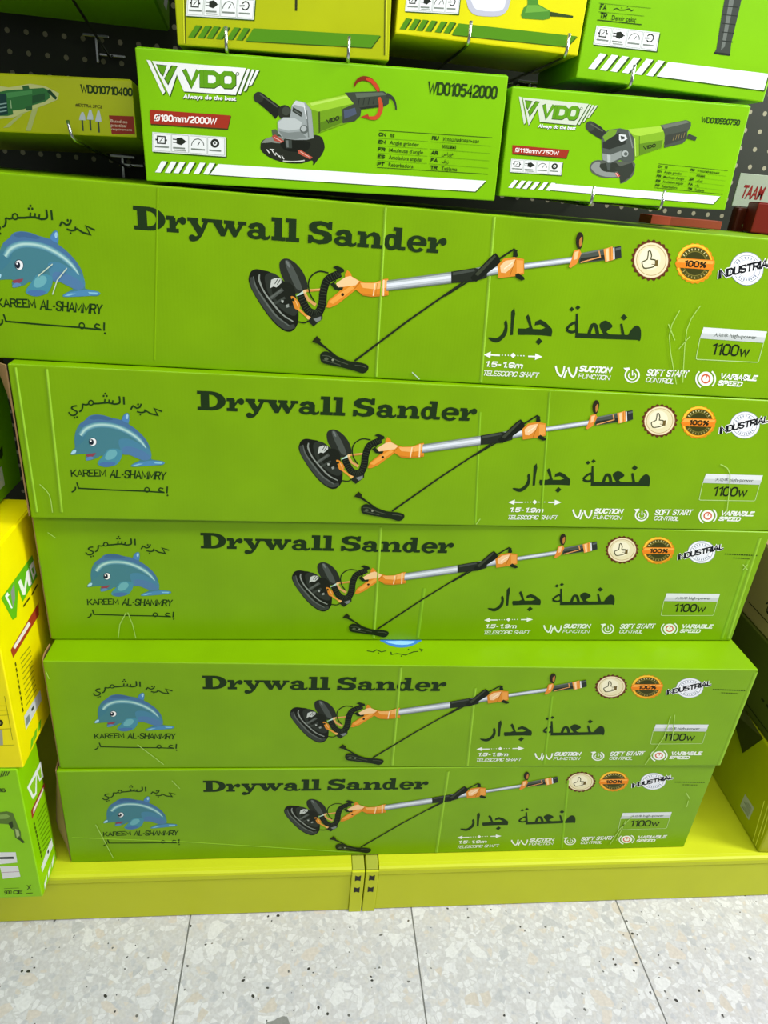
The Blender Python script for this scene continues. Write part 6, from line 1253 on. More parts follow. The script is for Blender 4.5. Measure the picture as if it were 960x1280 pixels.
('S','#4a5148',0.9,[61.6,44.0,62.0,45.8,62.9,47.5,64.1,49.1,65.6,50.4,67.3,51.4,69.1,52.0,70.9,52.2,72.5,51.9,74.0,51.2,75.2,50.1,76.0,48.7,76.5,47.0,76.5,45.2],0),
('S','#23291f',0.9,[69.0,44.6,72.4,49.3],0),
('S','#23291f',1.4,[87.4,50.9,88.7,52.3,90.3,53.2,92.1,53.5,93.7,53.2,95.0,52.4,95.7,51.1,95.9,49.5,95.3,47.8,94.3,46.3,92.7,45.2,91.0,44.7,89.3,44.7,87.9,45.4,86.9,46.5],0),
('S','#23291f',1.4,[83.7,48.4,90.3,49.0],0),
('P','#7c857a',[17.6,40.1,34.1,40.4,33.8,38.6,17.4,38.3]),
('P','#7c857a',[39.1,40.5,53.4,40.8,53.1,39.0,38.9,38.7]),
('P','#7c857a',[60.7,40.9,77.3,41.2,77.1,39.4,60.5,39.1]),
('P','#7c857a',[82.4,41.3,96.8,41.6,96.6,39.8,82.2,39.5]),
('P','#9aa296',[40.1,37.6,54.3,37.9,54.2,36.6,39.9,36.3]),
],
'A_stripes': [
('P','#31520e',[21.4,9.2,23.5,9.3,34.2,22.5,32.3,23.4]),
('P','#4f8a10',[14.4,9.3,21.4,9.2,32.3,23.4,25.4,23.4]),
('P','#31520e',[34.0,9.4,36.1,9.5,46.8,22.8,44.9,23.6]),
('P','#4f8a10',[27.0,9.5,34.0,9.4,44.9,23.6,37.9,23.7]),
('P','#31520e',[45.4,9.6,47.5,9.7,58.1,23.0,56.2,23.8]),
('P','#4f8a10',[38.4,9.7,45.4,9.6,56.2,23.8,49.2,23.9]),
('P','#31520e',[58.1,9.8,60.1,10.0,70.7,23.2,68.8,24.1]),
('P','#4f8a10',[51.0,9.9,58.1,9.8,68.8,24.1,61.8,24.1]),
('P','#31520e',[72.1,10.1,74.1,10.2,84.6,23.5,82.7,24.3]),
('P','#4f8a10',[65.0,10.2,72.1,10.1,82.7,24.3,75.7,24.4]),
('P','#31520e',[84.8,10.3,86.8,10.4,97.3,23.8,95.4,24.6]),
('P','#4f8a10',[77.7,10.4,84.8,10.3,95.4,24.6,88.3,24.7]),
('P','#31520e',[91.1,9.3,102.0,24.1,272.3,27.3,260.6,12.7]),
('P','#4f8a10',[90.2,10.2,101.1,25.0,271.3,28.2,259.6,13.6]),
],
'A_pict': [
('S','#2d3314',[3.2,3.0],[158.4,88.8,157.6,48.2],0),
],
'A_edge1': [
('S','#4f5608',1.4,[16.7,120.0,10.8,2],0),
('S','#d8de30',1.1,[15.0,119.9,9.0,2],0),
],
'A_edge2': [
('S','#4f5608',1.4,[272.8,139.2,278.0,5.9],0),
('S','#d8de30',1.1,[275.1,139.4,280.5,6.1],0),
],
'B_icons': [
('P','#31520e',[12.1,45.2,84.8,49.5,84.9,29.2,11.5,25.1]),
('P','#d9ded8',[11.2,46.3,83.7,50.6,83.8,30.4,10.6,26.2]),
('P','#9aa39a',[12.5,45.2,29.0,46.2,28.7,28.4,12.0,27.5]),
('P','#e7ebe6',[12.8,44.9,28.7,45.8,28.3,28.8,12.4,27.9]),
('P','#9aa39a',[30.2,46.3,46.8,47.3,46.6,29.4,29.8,28.5]),
('P','#e7ebe6',[30.5,45.9,46.4,46.8,46.2,29.8,30.2,28.9]),
('P','#9aa39a',[47.9,47.3,64.6,48.3,64.6,30.5,47.7,29.5]),
('P','#e7ebe6',[48.3,47.0,64.3,47.9,64.2,30.9,48.1,29.9]),
('P','#9aa39a',[65.8,48.4,82.5,49.4,82.6,31.5,65.7,30.5]),
('P','#e7ebe6',[66.2,48.0,82.2,49.0,82.2,31.9,66.1,31.0]),
('S','#23291f',1.2,[16.2,42.7,23.7,43.2,23.5,36.1,16.0,35.6],1),
('S','#23291f',0.8,[18.3,37.3,21.4,41.4],0),
('S','#23291f',1.5,[14.2,39.1,16.1,39.2],0),
('S','#23291f',1.5,[23.6,39.6,25.5,39.7],0),
('P','#23291f',[35.0,43.0,39.6,44.5,43.3,41.9,43.3,39.6,39.5,36.6,34.9,37.5]),
('S','#23291f',1.0,[31.2,41.6,35.4,41.9],0),
('S','#23291f',1.0,[31.2,38.5,35.3,38.7],0),
('S','#23291f',1.0,[42.9,40.7,44.8,40.8],0),
('S','#4a5148',0.8,[49.7,37.5,49.9,39.2,50.5,40.7,51.3,42.2,52.4,43.4,53.7,44.3,55.1,44.9,56.6,45.1,58.0,44.9,59.3,44.3,60.4,43.4,61.2,42.2,61.8,40.7,61.9,39.1],0),
('S','#23291f',0.8,[55.8,38.3,58.1,42.6],0),
('S','#23291f',1.2,[70.5,44.5,71.4,45.8,72.6,46.6,74.1,47.0,75.4,46.8,76.6,46.0,77.3,44.9,77.6,43.5,77.3,42.0,76.6,40.7,75.4,39.6,74.1,39.1,72.6,39.1,71.4,39.6,70.5,40.6],0),
('S','#23291f',1.2,[67.7,42.2,73.0,42.9],0),
('P','#7c857a',[13.6,32.7,27.3,33.5,27.2,31.9,13.6,31.1]),
('P','#7c857a',[31.4,33.7,43.2,34.4,43.2,32.8,31.4,32.2]),
('P','#7c857a',[49.3,34.8,63.1,35.6,63.1,34.0,49.3,33.2]),
('P','#7c857a',[67.3,35.8,79.1,36.5,79.1,34.9,67.3,34.2]),
('P','#9aa296',[32.5,31.2,44.3,31.9,44.3,30.7,32.5,30.0]),
],
'B_stripes': [
('P','#31520e',[12.3,5.7,14.2,5.9,21.8,18.0,19.9,18.7]),
('P','#4f8a10',[5.5,5.7,12.3,5.7,19.9,18.7,13.1,18.7]),
('P','#31520e',[24.4,6.1,26.3,6.2,33.9,18.4,31.9,19.1]),
('P','#4f8a10',[17.6,6.1,24.4,6.1,31.9,19.1,25.2,19.1]),
('P','#31520e',[35.3,6.4,37.2,6.5,44.8,18.7,42.8,19.4]),
('P','#4f8a10',[28.5,6.4,35.3,6.4,42.8,19.4,36.0,19.4]),
('P','#31520e',[47.5,6.8,49.4,6.9,56.9,19.1,54.9,19.8]),
('P','#4f8a10',[40.6,6.7,47.5,6.8,54.9,19.8,48.1,19.8]),
('P','#31520e',[60.9,7.1,62.8,7.3,70.3,19.5,68.3,20.2]),
('P','#4f8a10',[54.0,7.1,60.9,7.1,68.3,20.2,61.5,20.2]),
('P','#31520e',[73.1,7.5,75.1,7.6,82.5,19.8,80.5,20.6]),
('P','#4f8a10',[66.3,7.5,73.1,7.5,80.5,20.6,73.6,20.6]),
('P','#31520e',[78.6,5.8,86.8,19.5,254.7,21.7,243.4,8.3]),
('P','#4f8a10',[77.6,6.6,85.7,20.3,253.6,22.5,242.2,9.1]),
],
'B_pict': [
('P','#b9bcc6',[90.5,61.3,107.2,65.0,130.6,67.6,148.2,67.4,153.7,62.7,153.3,55.2,152.0,48.6,151.5,44.6,150.2,41.6,148.1,39.0,145.5,36.7,142.1,34.8,136.9,33.4,128.4,32.3,118.2,31.6,109.8,31.6,104.7,32.5,101.3,34.2,98.6,36.3,96.3,38.6,94.8,41.3,93.4,44.9,90.0,50.2,86.9,56.4]),
('P','#dfe1e8',[96.4,61.9,109.8,65.4,129.0,67.4,143.4,66.9,148.0,62.4,147.7,55.4,146.4,49.2,145.9,45.3,144.3,42.4,140.3,40.1,131.8,38.5,120.9,37.6,111.9,37.7,106.9,38.5,103.9,40.2,101.5,43.4,97.4,49.1,94.0,56.3]),
('P','#4c8a2c',[173.9,65.4,187.3,66.8,192.1,52.8,209.4,47.3,211.2,38.6,202.3,36.2,173.3,34.7,170.2,38.3,172.6,47.1,177.2,50.8]),
('P','#6aa63c',[177.3,50.3,191.7,51.8,208.0,46.6,175.2,41.3]),
('S','#33481a',[5.5,3.8,2.2],[210.1,43.7,224.0,43.9,243.3,43.9],0),
],
'C_icons': [
('P','#31520e',[16.4,62.2,109.4,64.6,110.8,42.4,16.8,40.2]),
('P','#d9ded8',[15.2,63.4,107.8,65.8,109.2,43.7,15.6,41.5]),
('P','#9aa39a',[16.9,62.2,38.0,62.7,38.6,43.3,17.3,42.8]),
('P','#e7ebe6',[17.3,61.8,37.5,62.3,38.1,43.8,17.7,43.3]),
('P','#9aa39a',[39.4,62.8,60.7,63.3,61.5,43.9,40.0,43.4]),
('P','#e7ebe6',[39.9,62.4,60.2,62.9,61.0,44.3,40.5,43.8]),
('P','#9aa39a',[62.1,63.4,83.5,63.9,84.5,44.4,62.9,43.9]),
('P','#e7ebe6',[62.6,62.9,83.0,63.5,84.0,44.8,63.4,44.4]),
('P','#9aa39a',[85.0,63.9,106.5,64.5,107.7,45.0,86.0,44.5]),
('P','#e7ebe6',[85.5,63.5,106.0,64.1,107.1,45.4,86.4,44.9]),
('S','#23291f',1.4,[21.7,59.3,31.3,59.6,31.5,51.8,21.9,51.6],1),
('S','#23291f',0.9,[24.7,53.4,28.5,57.8],0),
('S','#23291f',1.8,[19.4,55.4,21.8,55.5],0),
('S','#23291f',1.8,[31.4,55.7,33.9,55.8],0),
('P','#23291f',[45.8,59.1,51.6,60.5,56.5,57.6,56.6,55.0,51.9,51.9,46.0,53.1]),
('S','#23291f',1.1,[41.0,57.7,46.4,57.8],0),
('S','#23291f',1.1,[41.2,54.2,46.5,54.4],0),
('S','#23291f',1.1,[56.1,56.3,58.5,56.4],0),
('S','#4a5148',0.9,[65.0,52.6,65.2,54.4,65.8,56.1,66.8,57.6,68.1,58.9,69.7,59.9,71.5,60.5,73.4,60.6,75.2,60.4,76.9,59.7,78.4,58.7,79.5,57.3,80.3,55.7,80.6,54.0],0),
('S','#23291f',0.9,[72.8,53.3,75.5,57.9],0),
('S','#23291f',1.4,[91.2,59.6,92.3,60.9,93.9,61.8,95.7,62.1,97.5,61.9,99.0,61.1,100.0,59.8,100.5,58.2,100.2,56.6,99.3,55.2,97.9,54.1,96.2,53.5,94.4,53.5,92.7,54.2,91.5,55.3],0),
('S','#23291f',1.4,[87.8,57.1,94.6,57.7],0),
('P','#7c857a',[19.1,48.5,36.5,48.9,36.5,47.2,19.1,46.8]),
('P','#7c857a',[41.8,49.1,56.9,49.4,56.9,47.7,41.9,47.3]),
('P','#7c857a',[64.7,49.6,82.3,50.0,82.3,48.3,64.7,47.9]),
('P','#7c857a',[87.6,50.2,102.9,50.5,103.0,48.8,87.7,48.4]),
('P','#9aa296',[43.3,46.3,58.4,46.6,58.5,45.3,43.4,45.0]),
],
'C_stripes': [
('P','#31520e',[24.8,12.6,27.6,12.7,40.4,31.0,37.7,32.2]),
('P','#eef1ee',[15.2,12.7,24.8,12.6,37.7,32.2,28.1,32.4]),
('P','#31520e',[42.1,12.8,44.9,12.9,57.7,31.3,55.0,32.5]),
('P','#eef1ee',[32.5,12.9,42.1,12.8,55.0,32.5,45.3,32.6]),
('P','#31520e',[57.8,13.0,60.6,13.1,73.3,31.5,70.6,32.7]),
('P','#eef1ee',[48.1,13.1,57.8,13.0,70.6,32.7,60.9,32.8]),
('P','#31520e',[75.3,13.2,78.1,13.3,90.7,31.8,87.9,32.9]),
('P','#eef1ee',[65.5,13.3,75.3,13.2,87.9,32.9,78.2,33.1]),
('P','#31520e',[94.6,13.4,97.4,13.5,109.9,32.0,107.1,33.2]),
('P','#eef1ee',[84.7,13.6,94.6,13.4,107.1,33.2,97.3,33.4]),
('P','#31520e',[112.2,13.6,115.0,13.7,127.4,32.3,124.6,33.5]),
('P','#eef1ee',[102.3,13.8,112.2,13.6,124.6,33.5,114.8,33.6]),
('P','#31520e',[119.1,13.1,131.8,32.0,286.4,34.2,286.4,13.5]),
('P','#eef1ee',[117.7,14.4,130.4,33.2,284.8,35.5,284.8,14.8]),
],
'C_pict': [
('P','#3c423a',[188.7,127.4,213.5,130.3,214.9,105.7,216.3,65.2,219.1,50.9,207.0,51.1,195.1,50.8,196.6,56.5,191.4,98.0]),
('P','#6a7168',[194.9,128.1,202.6,129.0,207.9,60.3,203.6,55.4]),
('P','#20261f',[194.6,52.3,207.2,52.7,219.3,52.5,219.3,50.4,206.7,50.0,194.6,50.3]),
('S','#262c24',1.1,[190.4,105.9,212.8,107.0],0),
('S','#262c24',1.1,[193.0,96.2,214.1,97.1],0),
('S','#262c24',1.1,[195.6,86.4,215.4,87.1],0),
('S','#262c24',1.1,[198.2,76.5,216.7,77.1],0),
('S','#262c24',1.2,[200.9,66.5,218.1,66.9],0),
],
'C_table': [
('G','#24420c','AR',[11.2,97.5,21.2,97.4,11.4,104.3],0.26,0.26),
('S','#24420c',1.0,[30.4,99.2,32.5,100.5,35.1,101.7,37.2,101.1,39.6,100.3,43.3,100.5,47.2,101.2,49.9,102.4,52.3,103.2,54.6,102.3,56.6,101.3,58.2,102.0,59.2,103.0],0),
('P','#24420c',[42.7,103.1,42.6,102.6,42.1,102.4,41.6,102.5,41.3,102.9,41.4,103.3,41.8,103.5,42.4,103.4]),
('P','#24420c',[50.7,105.0,50.6,104.5,50.1,104.3,49.5,104.4,49.2,104.8,49.3,105.2,49.8,105.4,50.4,105.3]),
('G','#24420c','FA',[15.1,81.8,25.1,81.7,15.3,88.7],0.26,0.26),
('S','#24420c',1.0,[34.4,83.5,36.5,84.9,39.2,86.0,41.2,85.4,43.6,84.6,47.4,84.8,51.3,85.5,54.1,86.7,56.4,87.5,58.8,86.6,60.8,85.5,62.4,86.3,63.4,87.3],0),
('P','#24420c',[46.8,87.4,46.7,87.0,46.2,86.7,45.7,86.9,45.3,87.2,45.4,87.7,45.9,87.9,46.5,87.8]),
('P','#24420c',[54.8,89.3,54.7,88.9,54.2,88.7,53.7,88.8,53.4,89.1,53.5,89.6,53.9,89.8,54.5,89.7]),
('G','#24420c','TR',[17.4,72.2,27.6,72.1,17.6,79.1],0.26,0.26),
('T','#24420c','Demir çekiç',[35.1,72.2,70.3,73.7,34.7,77.6],1),
('S','#24420c',1.0,[14.8,69.9,79.2,71.7],0),
('S','#4c7a12',0.4,[14.4,79.3,80.2,81.8],0),
('S','#4c7a12',0.4,[12.7,88.9,87.7,91.6],0),
],
'S_pict': [
('P','#b9bf7a',[8.4,57.7,21.2,56.4,50.5,62.2,70.5,60.3,88.7,51.9,85.6,44.3,73.6,39.1,45.5,28.6,21.5,19.2,1.7,16.5]),
('P','#a9b36a',[32.7,25.3,40.2,27.4,13.4,6.5,5.0,5.3]),
('P','#a9b36a',[48.8,30.6,57.4,33.4,42.7,2.9,35.9,3.0]),
('P','#2f6b36',[7.1,50.3,16.6,52.5,45.4,55.6,68.1,58.0,75.9,55.0,75.0,45.7,67.7,40.7,49.5,35.3,37.5,30.2,21.8,27.6,22.1,23.0,13.6,20.7,2.3,20.3]),
('P','#46884a',[16.1,49.7,52.3,54.4,51.6,49.4,17.2,43.3]),
('P','#234f2c',[51.3,47.5,69.2,51.4,68.1,43.2,49.8,37.2]),
('P','#2a5a32',[39.4,58.6,48.1,60.3,49.1,55.7,40.0,53.5]),
('S','#1d4226',[5.1,3.9],[74.2,55.0,83.9,45.1],0),
('P','#163a36',[6.8,48.4,15.9,47.9,14.9,22.7,2.3,20.7]),
('S','#88a8a0',1.2,[4.6,34.8,15.1,36.7],0),
('S','#88a8a0',1.2,[3.9,30.1,14.3,32.0],0),
('S','#88a8a0',1.2,[3.1,25.4,13.6,27.3],0),
('S','#8fb080',1.4,[20.8,40.7,20.4,30.4],0),
('P','#2a5a32',[38.9,32.6,49.5,35.3,48.8,30.0,41.3,28.4]),
],
'S_model': [
('G','#20380c','WD010710400',[118.0,54.0,190.2,52.4,118.9,64.6],0.2,0.2),
],
'S_bits': [
('T','#4a4a14','#EXTRA 3PCS',[108.8,36.8,145.6,35.5,109.7,40.6],2),
('S','#3d4a3a',2.4,[116.2,20.1,115.7,5.7],0),
('P','#b9c3c6',[112.0,19.5,113.4,23.8,116.6,29.6,119.1,29.7,120.9,24.1,120.8,19.5]),
('S','#3d4a3a',2.4,[127.2,21.1,126.7,6.7],0),
('P','#b9c3c6',[123.0,20.5,124.3,24.8,127.8,33.2,130.4,33.3,131.9,25.1,131.7,20.5]),
('S','#3d4a3a',2.4,[138.5,19.0,138.1,4.6],0),
('P','#b9c3c6',[134.2,18.5,135.6,22.7,139.2,32.4,141.7,32.5,143.1,23.0,143.0,18.4]),
],
'S_note': [
('P','#8e2f1e',[154.1,27.1,188.70000000000002,27.3,188.70000000000002,23.0,188.70000000000002,4.6,155.6,3.3]),
('T','#d9c9b0','Based on',[155.8,18.4,178.9,17.7,156.2,22.2],1),
('T','#d9c9b0','practical',[155.6,13.0,177.1,12.7,156.1,16.8],1),
('T','#d9c9b0','requirement',[155.6,8.4,184.7,8.3,155.8,11.1],1),
],
'ys_logo': [
('P','#62b814',[32.9,336.0,170.4,337.9,177.9,289.6,103.9,282.2,95.8,313.9,73.0,272.4,57.4,277.1]),
('P','#f2f4ea',[46.5,331.9,56.8,333.0,61.7,324.0,54.8,324.6,64.8,296.2,59.4,298.8]),
('P','#8a9488',[67.9,325.9,85.4,332.4,79.6,306.4,66.2,294.2]),
('P','#f2f4ea',[100.1,325.2,111.1,324.4,118.3,301.6,136.8,322.9,147.2,321.7,117.6,287.7,108.3,293.7]),
('P','#f2f4ea',[134.2,316.3,148.2,324.2,150.8,289.4,136.3,293.3]),
('P','#f2f4ea',[151.9,325.1,173.2,326.0,174.1,298.3,158.2,293.2]),
('P','#62b814',[158.2,316.2,167.0,316.2,167.4,304.4,161.3,303.9]),
('S','#3a3a08',4.0,[103.6,273.1,135.3,271.9],0),
('S','#3a3a08',4.2,[142.5,271.5,172.3,274.9],0),
],
'ys_band': [
('P','#a83c1c',[165.7,240.1,158.6,217.3,35.4,215.2,32.1,234.3]),
('P','#f2e6da',[113.7,234.5,119.7,224.8,47.8,224.5,42.3,232.8]),
],
'ys_text': [
('S','#4a4c0a',4.3,[39.3,202.6,40.4,194.3],0),
('S','#4a4c0a',4.3,[38.7,191.0,39.9,182.5],0),
('S','#4a4c0a',4.3,[38.1,179.2,39.3,170.7],0),
('S','#4a4c0a',4.4,[37.5,167.3,38.7,158.7],0),
('S','#4a4c0a',4.4,[37.0,155.4,38.1,146.7],0),
('S','#4a4c0a',4.4,[36.4,143.3,37.6,134.5],0),
('S','#4a4c0a',4.5,[35.8,131.2,37.0,122.3],0),
('S','#4a4c0a',4.5,[35.2,118.9,36.4,110.0],0),
('S','#4a4c0a',4.5,[34.6,106.6,35.8,97.5],0),
('S','#8f9414',2.3,[58.9,195.7,103.4,188.7],0),
('S','#8f9414',2.3,[58.1,185.1,102.9,178.4],0),
('S','#8f9414',2.3,[57.2,174.6,102.4,168.1],0),
('S','#8f9414',2.3,[56.3,163.9,101.9,157.7],0),
('S','#8f9414',2.4,[55.4,153.2,101.4,147.3],0),
('S','#8f9414',2.4,[54.5,142.4,100.8,136.8],0),
('S','#8f9414',2.4,[53.6,131.5,100.3,126.2],0),
('S','#8f9414',2.4,[52.7,120.5,99.8,115.5],0),
('S','#8f9414',2.4,[51.7,109.5,99.3,104.8],0),
('S','#8f9414',2.4,[50.8,98.4,98.7,94.0],0),
],
'ys_icons': [
('P','#cfd4d0',[35.7,87.5,112.8,80.2,111.9,56.9,32.7,57.7]),
('P','#7d8a88',[39.0,77.6,54.7,74.7,54.4,61.0,37.8,62.3]),
('P','#2c3a1c',[66.1,76.1,77.4,75.4,74.7,68.4,65.9,70.4]),
],
'ys_stripes': [
('P','#6cc01a',[44.6,22.5,56.8,21.5,49.2,8.3,36.0,6.7]),
('P','#6cc01a',[62.9,24.2,75.4,23.2,67.7,9.8,54.2,8.2]),
('P','#6cc01a',[84.2,25.9,97.1,25.0,89.3,11.3,75.4,9.7]),
],
'ds_logo': [
('P','#eef2ea',[22.0,276.5,90.7,271.6,90.5,230.0,71.8,238.2,65.9,262.4,52.3,226.7,33.8,232.7]),
('P','#8fc81e',[31.1,267.9,62.1,263.5,47.6,234.9,39.0,238.7]),
('P','#8fc81e',[71.7,262.0,85.8,262.0,82.9,238.1,74.7,242.5]),
],
'ds_band': [
('P','#a03a24',[19.4,218.0,89.6,215.8,89.0,204.2,17.9,198.8]),
('P','#f0e4da',[28.7,211.7,83.2,210.6,80.7,204.1,25.5,203.4]),
],
'ds_text': [
('S','#3f5a0c',4.6,[21.5,185.3,23.0,176.5],0),
('S','#3f5a0c',4.6,[21.9,173.8,23.3,165.0],0),
('S','#3f5a0c',4.7,[22.3,162.3,23.7,153.4],0),
('S','#3f5a0c',4.7,[22.6,150.6,24.1,141.6],0),
('S','#3f5a0c',4.7,[23.0,138.8,24.4,129.8],0),
('S','#3f5a0c',4.7,[23.4,127.0,24.8,117.8],0),
('S','#3f5a0c',4.8,[23.8,115.0,25.2,105.8],0),
('S','#3f5a0c',4.8,[24.1,103.0,25.6,93.7],0),
('S','#3f5a0c',4.8,[24.5,90.8,26.0,81.4],0),
('S','#5f8f10',3.0,[34.6,180.4,81.4,172.3],0),
('S','#5f8f10',3.0,[34.6,169.3,80.7,160.0],0),
('S','#5f8f10',3.0,[34.6,158.1,79.9,147.6],0),
('S','#5f8f10',3.1,[34.6,146.8,79.1,135.1],0),
('S','#5f8f10',3.1,[34.6,135.4,78.3,122.5],0),
('S','#5f8f10',3.1,[34.6,124.0,77.5,109.8],0),
('S','#5f8f10',3.1,[34.6,112.5,76.7,97.1],0),
('S','#5f8f10',3.1,[34.6,100.9,75.9,84.2],0),
('S','#5f8f10',3.1,[34.6,89.2,75.1,71.3],0),
],
'ds_icons': [
('P','#e4e9e4',[16.1,67.0,77.4,73.8,78.4,49.1,16.1,50.4]),
('P','#39452c',[50.1,66.9,58.5,64.5,56.8,56.6,50.7,57.8]),
],
'ds_stripes': [
('P','#eef2ea',[14.9,18.4,31.1,23.3,28.5,13.1,12.4,4.9]),
('P','#eef2ea',[37.6,21.3,54.2,26.3,51.6,16.0,35.1,7.6]),
('P','#eef2ea',[60.0,21.9,77.0,27.0,74.5,16.6,57.5,8.1]),
],
'df_logo': [
('P','#3a4a1c',[269.1,327.7,271.0,327.7,276.4,341.3,274.5,341.3]),
('P','#3a4a1c',[273.0,328.8,274.9,328.7,280.2,341.2,278.3,341.3]),
('P','#3a4a1c',[277.0,329.8,278.9,329.8,283.9,341.2,282.1,341.2]),
('P','#3a4a1c',[280.9,330.8,282.8,330.8,287.7,341.1,285.8,341.1]),
],
'df_model': [
('G','#2c3a1a','WD010216',[214.7,295.5,273.3,289.8,215.9,305.0],0.2,0.2),
],
'df_pict': [
('P','#5c7a30',[243.8,237.8,267.8,241.5,277.9,236.9,280.9,210.3,284.5,186.1,283.0,170.9,277.0,168.1,272.4,171.3,273.0,189.5,269.2,197.1,265.8,207.7,239.7,211.4]),
('P','#86a850',[242.9,232.0,266.7,234.3,271.7,228.3,265.0,222.6,241.3,221.7]),
('P','#2f3f1c',[266.2,210.7,273.9,216.4,273.8,201.5,268.9,195.0]),
('S','#3c5020',[7.4,5.5,4.5],[277.4,171.1,282.6,164.8,285.9,157.0],0),
('P','#a9bf78',[275.9,195.4,281.4,192.3,281.3,177.1,275.4,171.2]),
],
'df_panel': [
('P','#e6e8e2',[227.6,132.7,267.8,131.8,266.8,102.7,222.2,98.1]),
('S','#26302a',[5.6,6.6],[225.0,116.4,262.0,116.3],0),
],
'df_panel2': [
('P','#e6e8e2',[233.6,92.8,266.4,93.1,266.7,62.2,233.4,57.1]),
('S','#a87a94',1.3,[233.4,75.1,266.7,76.9],0),
],
'df_marks': [
('S','#2c3a1a',0.8,[231.2,28.4,259.5,29.0],0),
('G','#4a6414','900',[229.2,10.6,243.2,11.6,230.9,22.3],0.18,0.18),
('G','#2c3a1a','CE',[246.0,10.8,263.5,12.0,247.6,21.5],0.18,0.18),
('S','#2c3a1a',1.3,[275.3,37.0,280.6,21.6],0),
('S','#2c3a1a',1.3,[282.7,37.3,273.6,21.6],0),
('S','#2c3a1a',1.6,[269.8,11.7,283.1,13.0],0),
('S','#2c3a1a',1.1,[275.8,34.3,281.7,34.7],0),
],
'yellow_front': [
('P','#26260c',[281.5,105.1,281.1,103.5,280.5,101.9,279.7,100.6,278.7,99.4,277.5,98.6,276.3,98.0,275.1,97.8,274.0,98.0,273.0,98.6,272.1,99.4,271.5,100.6,271.0,102.0,270.9,103.5,271.0,105.1,271.4,106.8,272.0,108.3,272.8,109.7,273.8,110.8,275.0,111.7,276.1,112.2,277.3,112.4,278.5,112.2,279.5,111.6,280.4,110.8,281.0,109.6,281.4,108.3,281.6,106.7]),
('P','#8a8a50',[278.1,105.1,277.9,104.4,277.6,103.7,277.3,103.1,276.8,102.6,276.3,102.2,275.8,101.9,275.2,101.9,274.7,101.9,274.3,102.2,273.9,102.6,273.6,103.1,273.4,103.7,273.3,104.4,273.4,105.1,273.5,105.9,273.8,106.6,274.2,107.2,274.6,107.7,275.1,108.1,275.7,108.3,276.2,108.4,276.7,108.3,277.2,108.1,277.6,107.7,277.9,107.2,278.1,106.5,278.1,105.8]),
('P','#a8a890',[257.7,86.9,277.6,89.4,274.0,55.2,252.4,53.1]),
('S','#8a8a10',0.8,[269.0,142.8,293.6,142.8],0),
('S','#8a8a10',0.8,[267.5,132.8,293.5,133.5],0),
('S','#8a8a10',0.8,[265.7,121.4,293.5,122.8],0),
('S','#8a8a10',0.8,[260.9,90.6,293.3,92.3],0),
('S','#8a8a10',0.8,[255.0,53.1,292.8,55.0],0),
('S','#8a8a10',0.8,[292.3,163.8,291.2,66.3],0),
],
}
BOX = {'g1': {'o': [0.218, 0.093, 1.3084], 'w': 0.5083, 'h': 0.16, 'roll': 0.0285, 'tilt': 0}, 'g2': {'o': [0.7324, 0.093, 1.33], 'w': 0.3605, 'h': 0.1408, 'roll': 0.0236, 'tilt': 0}, 'A': {'o': [0.2679, 0.1, 1.4771], 'w': 0.2845, 'h': 0.3, 'roll': 0.0306, 'tilt': 0}, 'B': {'o': [0.5584, 0.1, 1.5178], 'w': 0.2595, 'h': 0.3, 'roll': -0.0045, 'tilt': 0}, 'C': {'o': [0.821, 0.1, 1.4909], 'w': 0.2895, 'h': 0.36, 'roll': -0.0154, 'tilt': 0}, 'S': {'o': [0.0056, 0.15, 1.3538], 'w': 0.1907, 'h': 0.0729, 'roll': 0.0494, 'tilt': -0.1}, 'drill': {'o': [-0.03218243639466151, -0.07479133477648703, 0.0], 'top': 0.3467738519576212, 'back': [-0.03494724219695422, 0.011234659990895901, 0.0]}, 'yellow': {'o': [-0.02127675094601028, -0.07302875043567003, 0.3467738519576212], 'back': [-0.018671498946726817, 0.036232800728868364, 0.34677385195762134], 'top': [0.15598971499495817, 0.4183426664933225]}}
CARTON = [[-0.0761, 0.0735, 1.0436, 0.01355], [0.0069, 0.0503, 0.7827, 0.03103], [0.0016, 0.0675, 0.5218, 0.01633], [0.0061, 0.0062, 0.2609, -0.00775], [0.0, 0.0, 0.0, 0.0]]


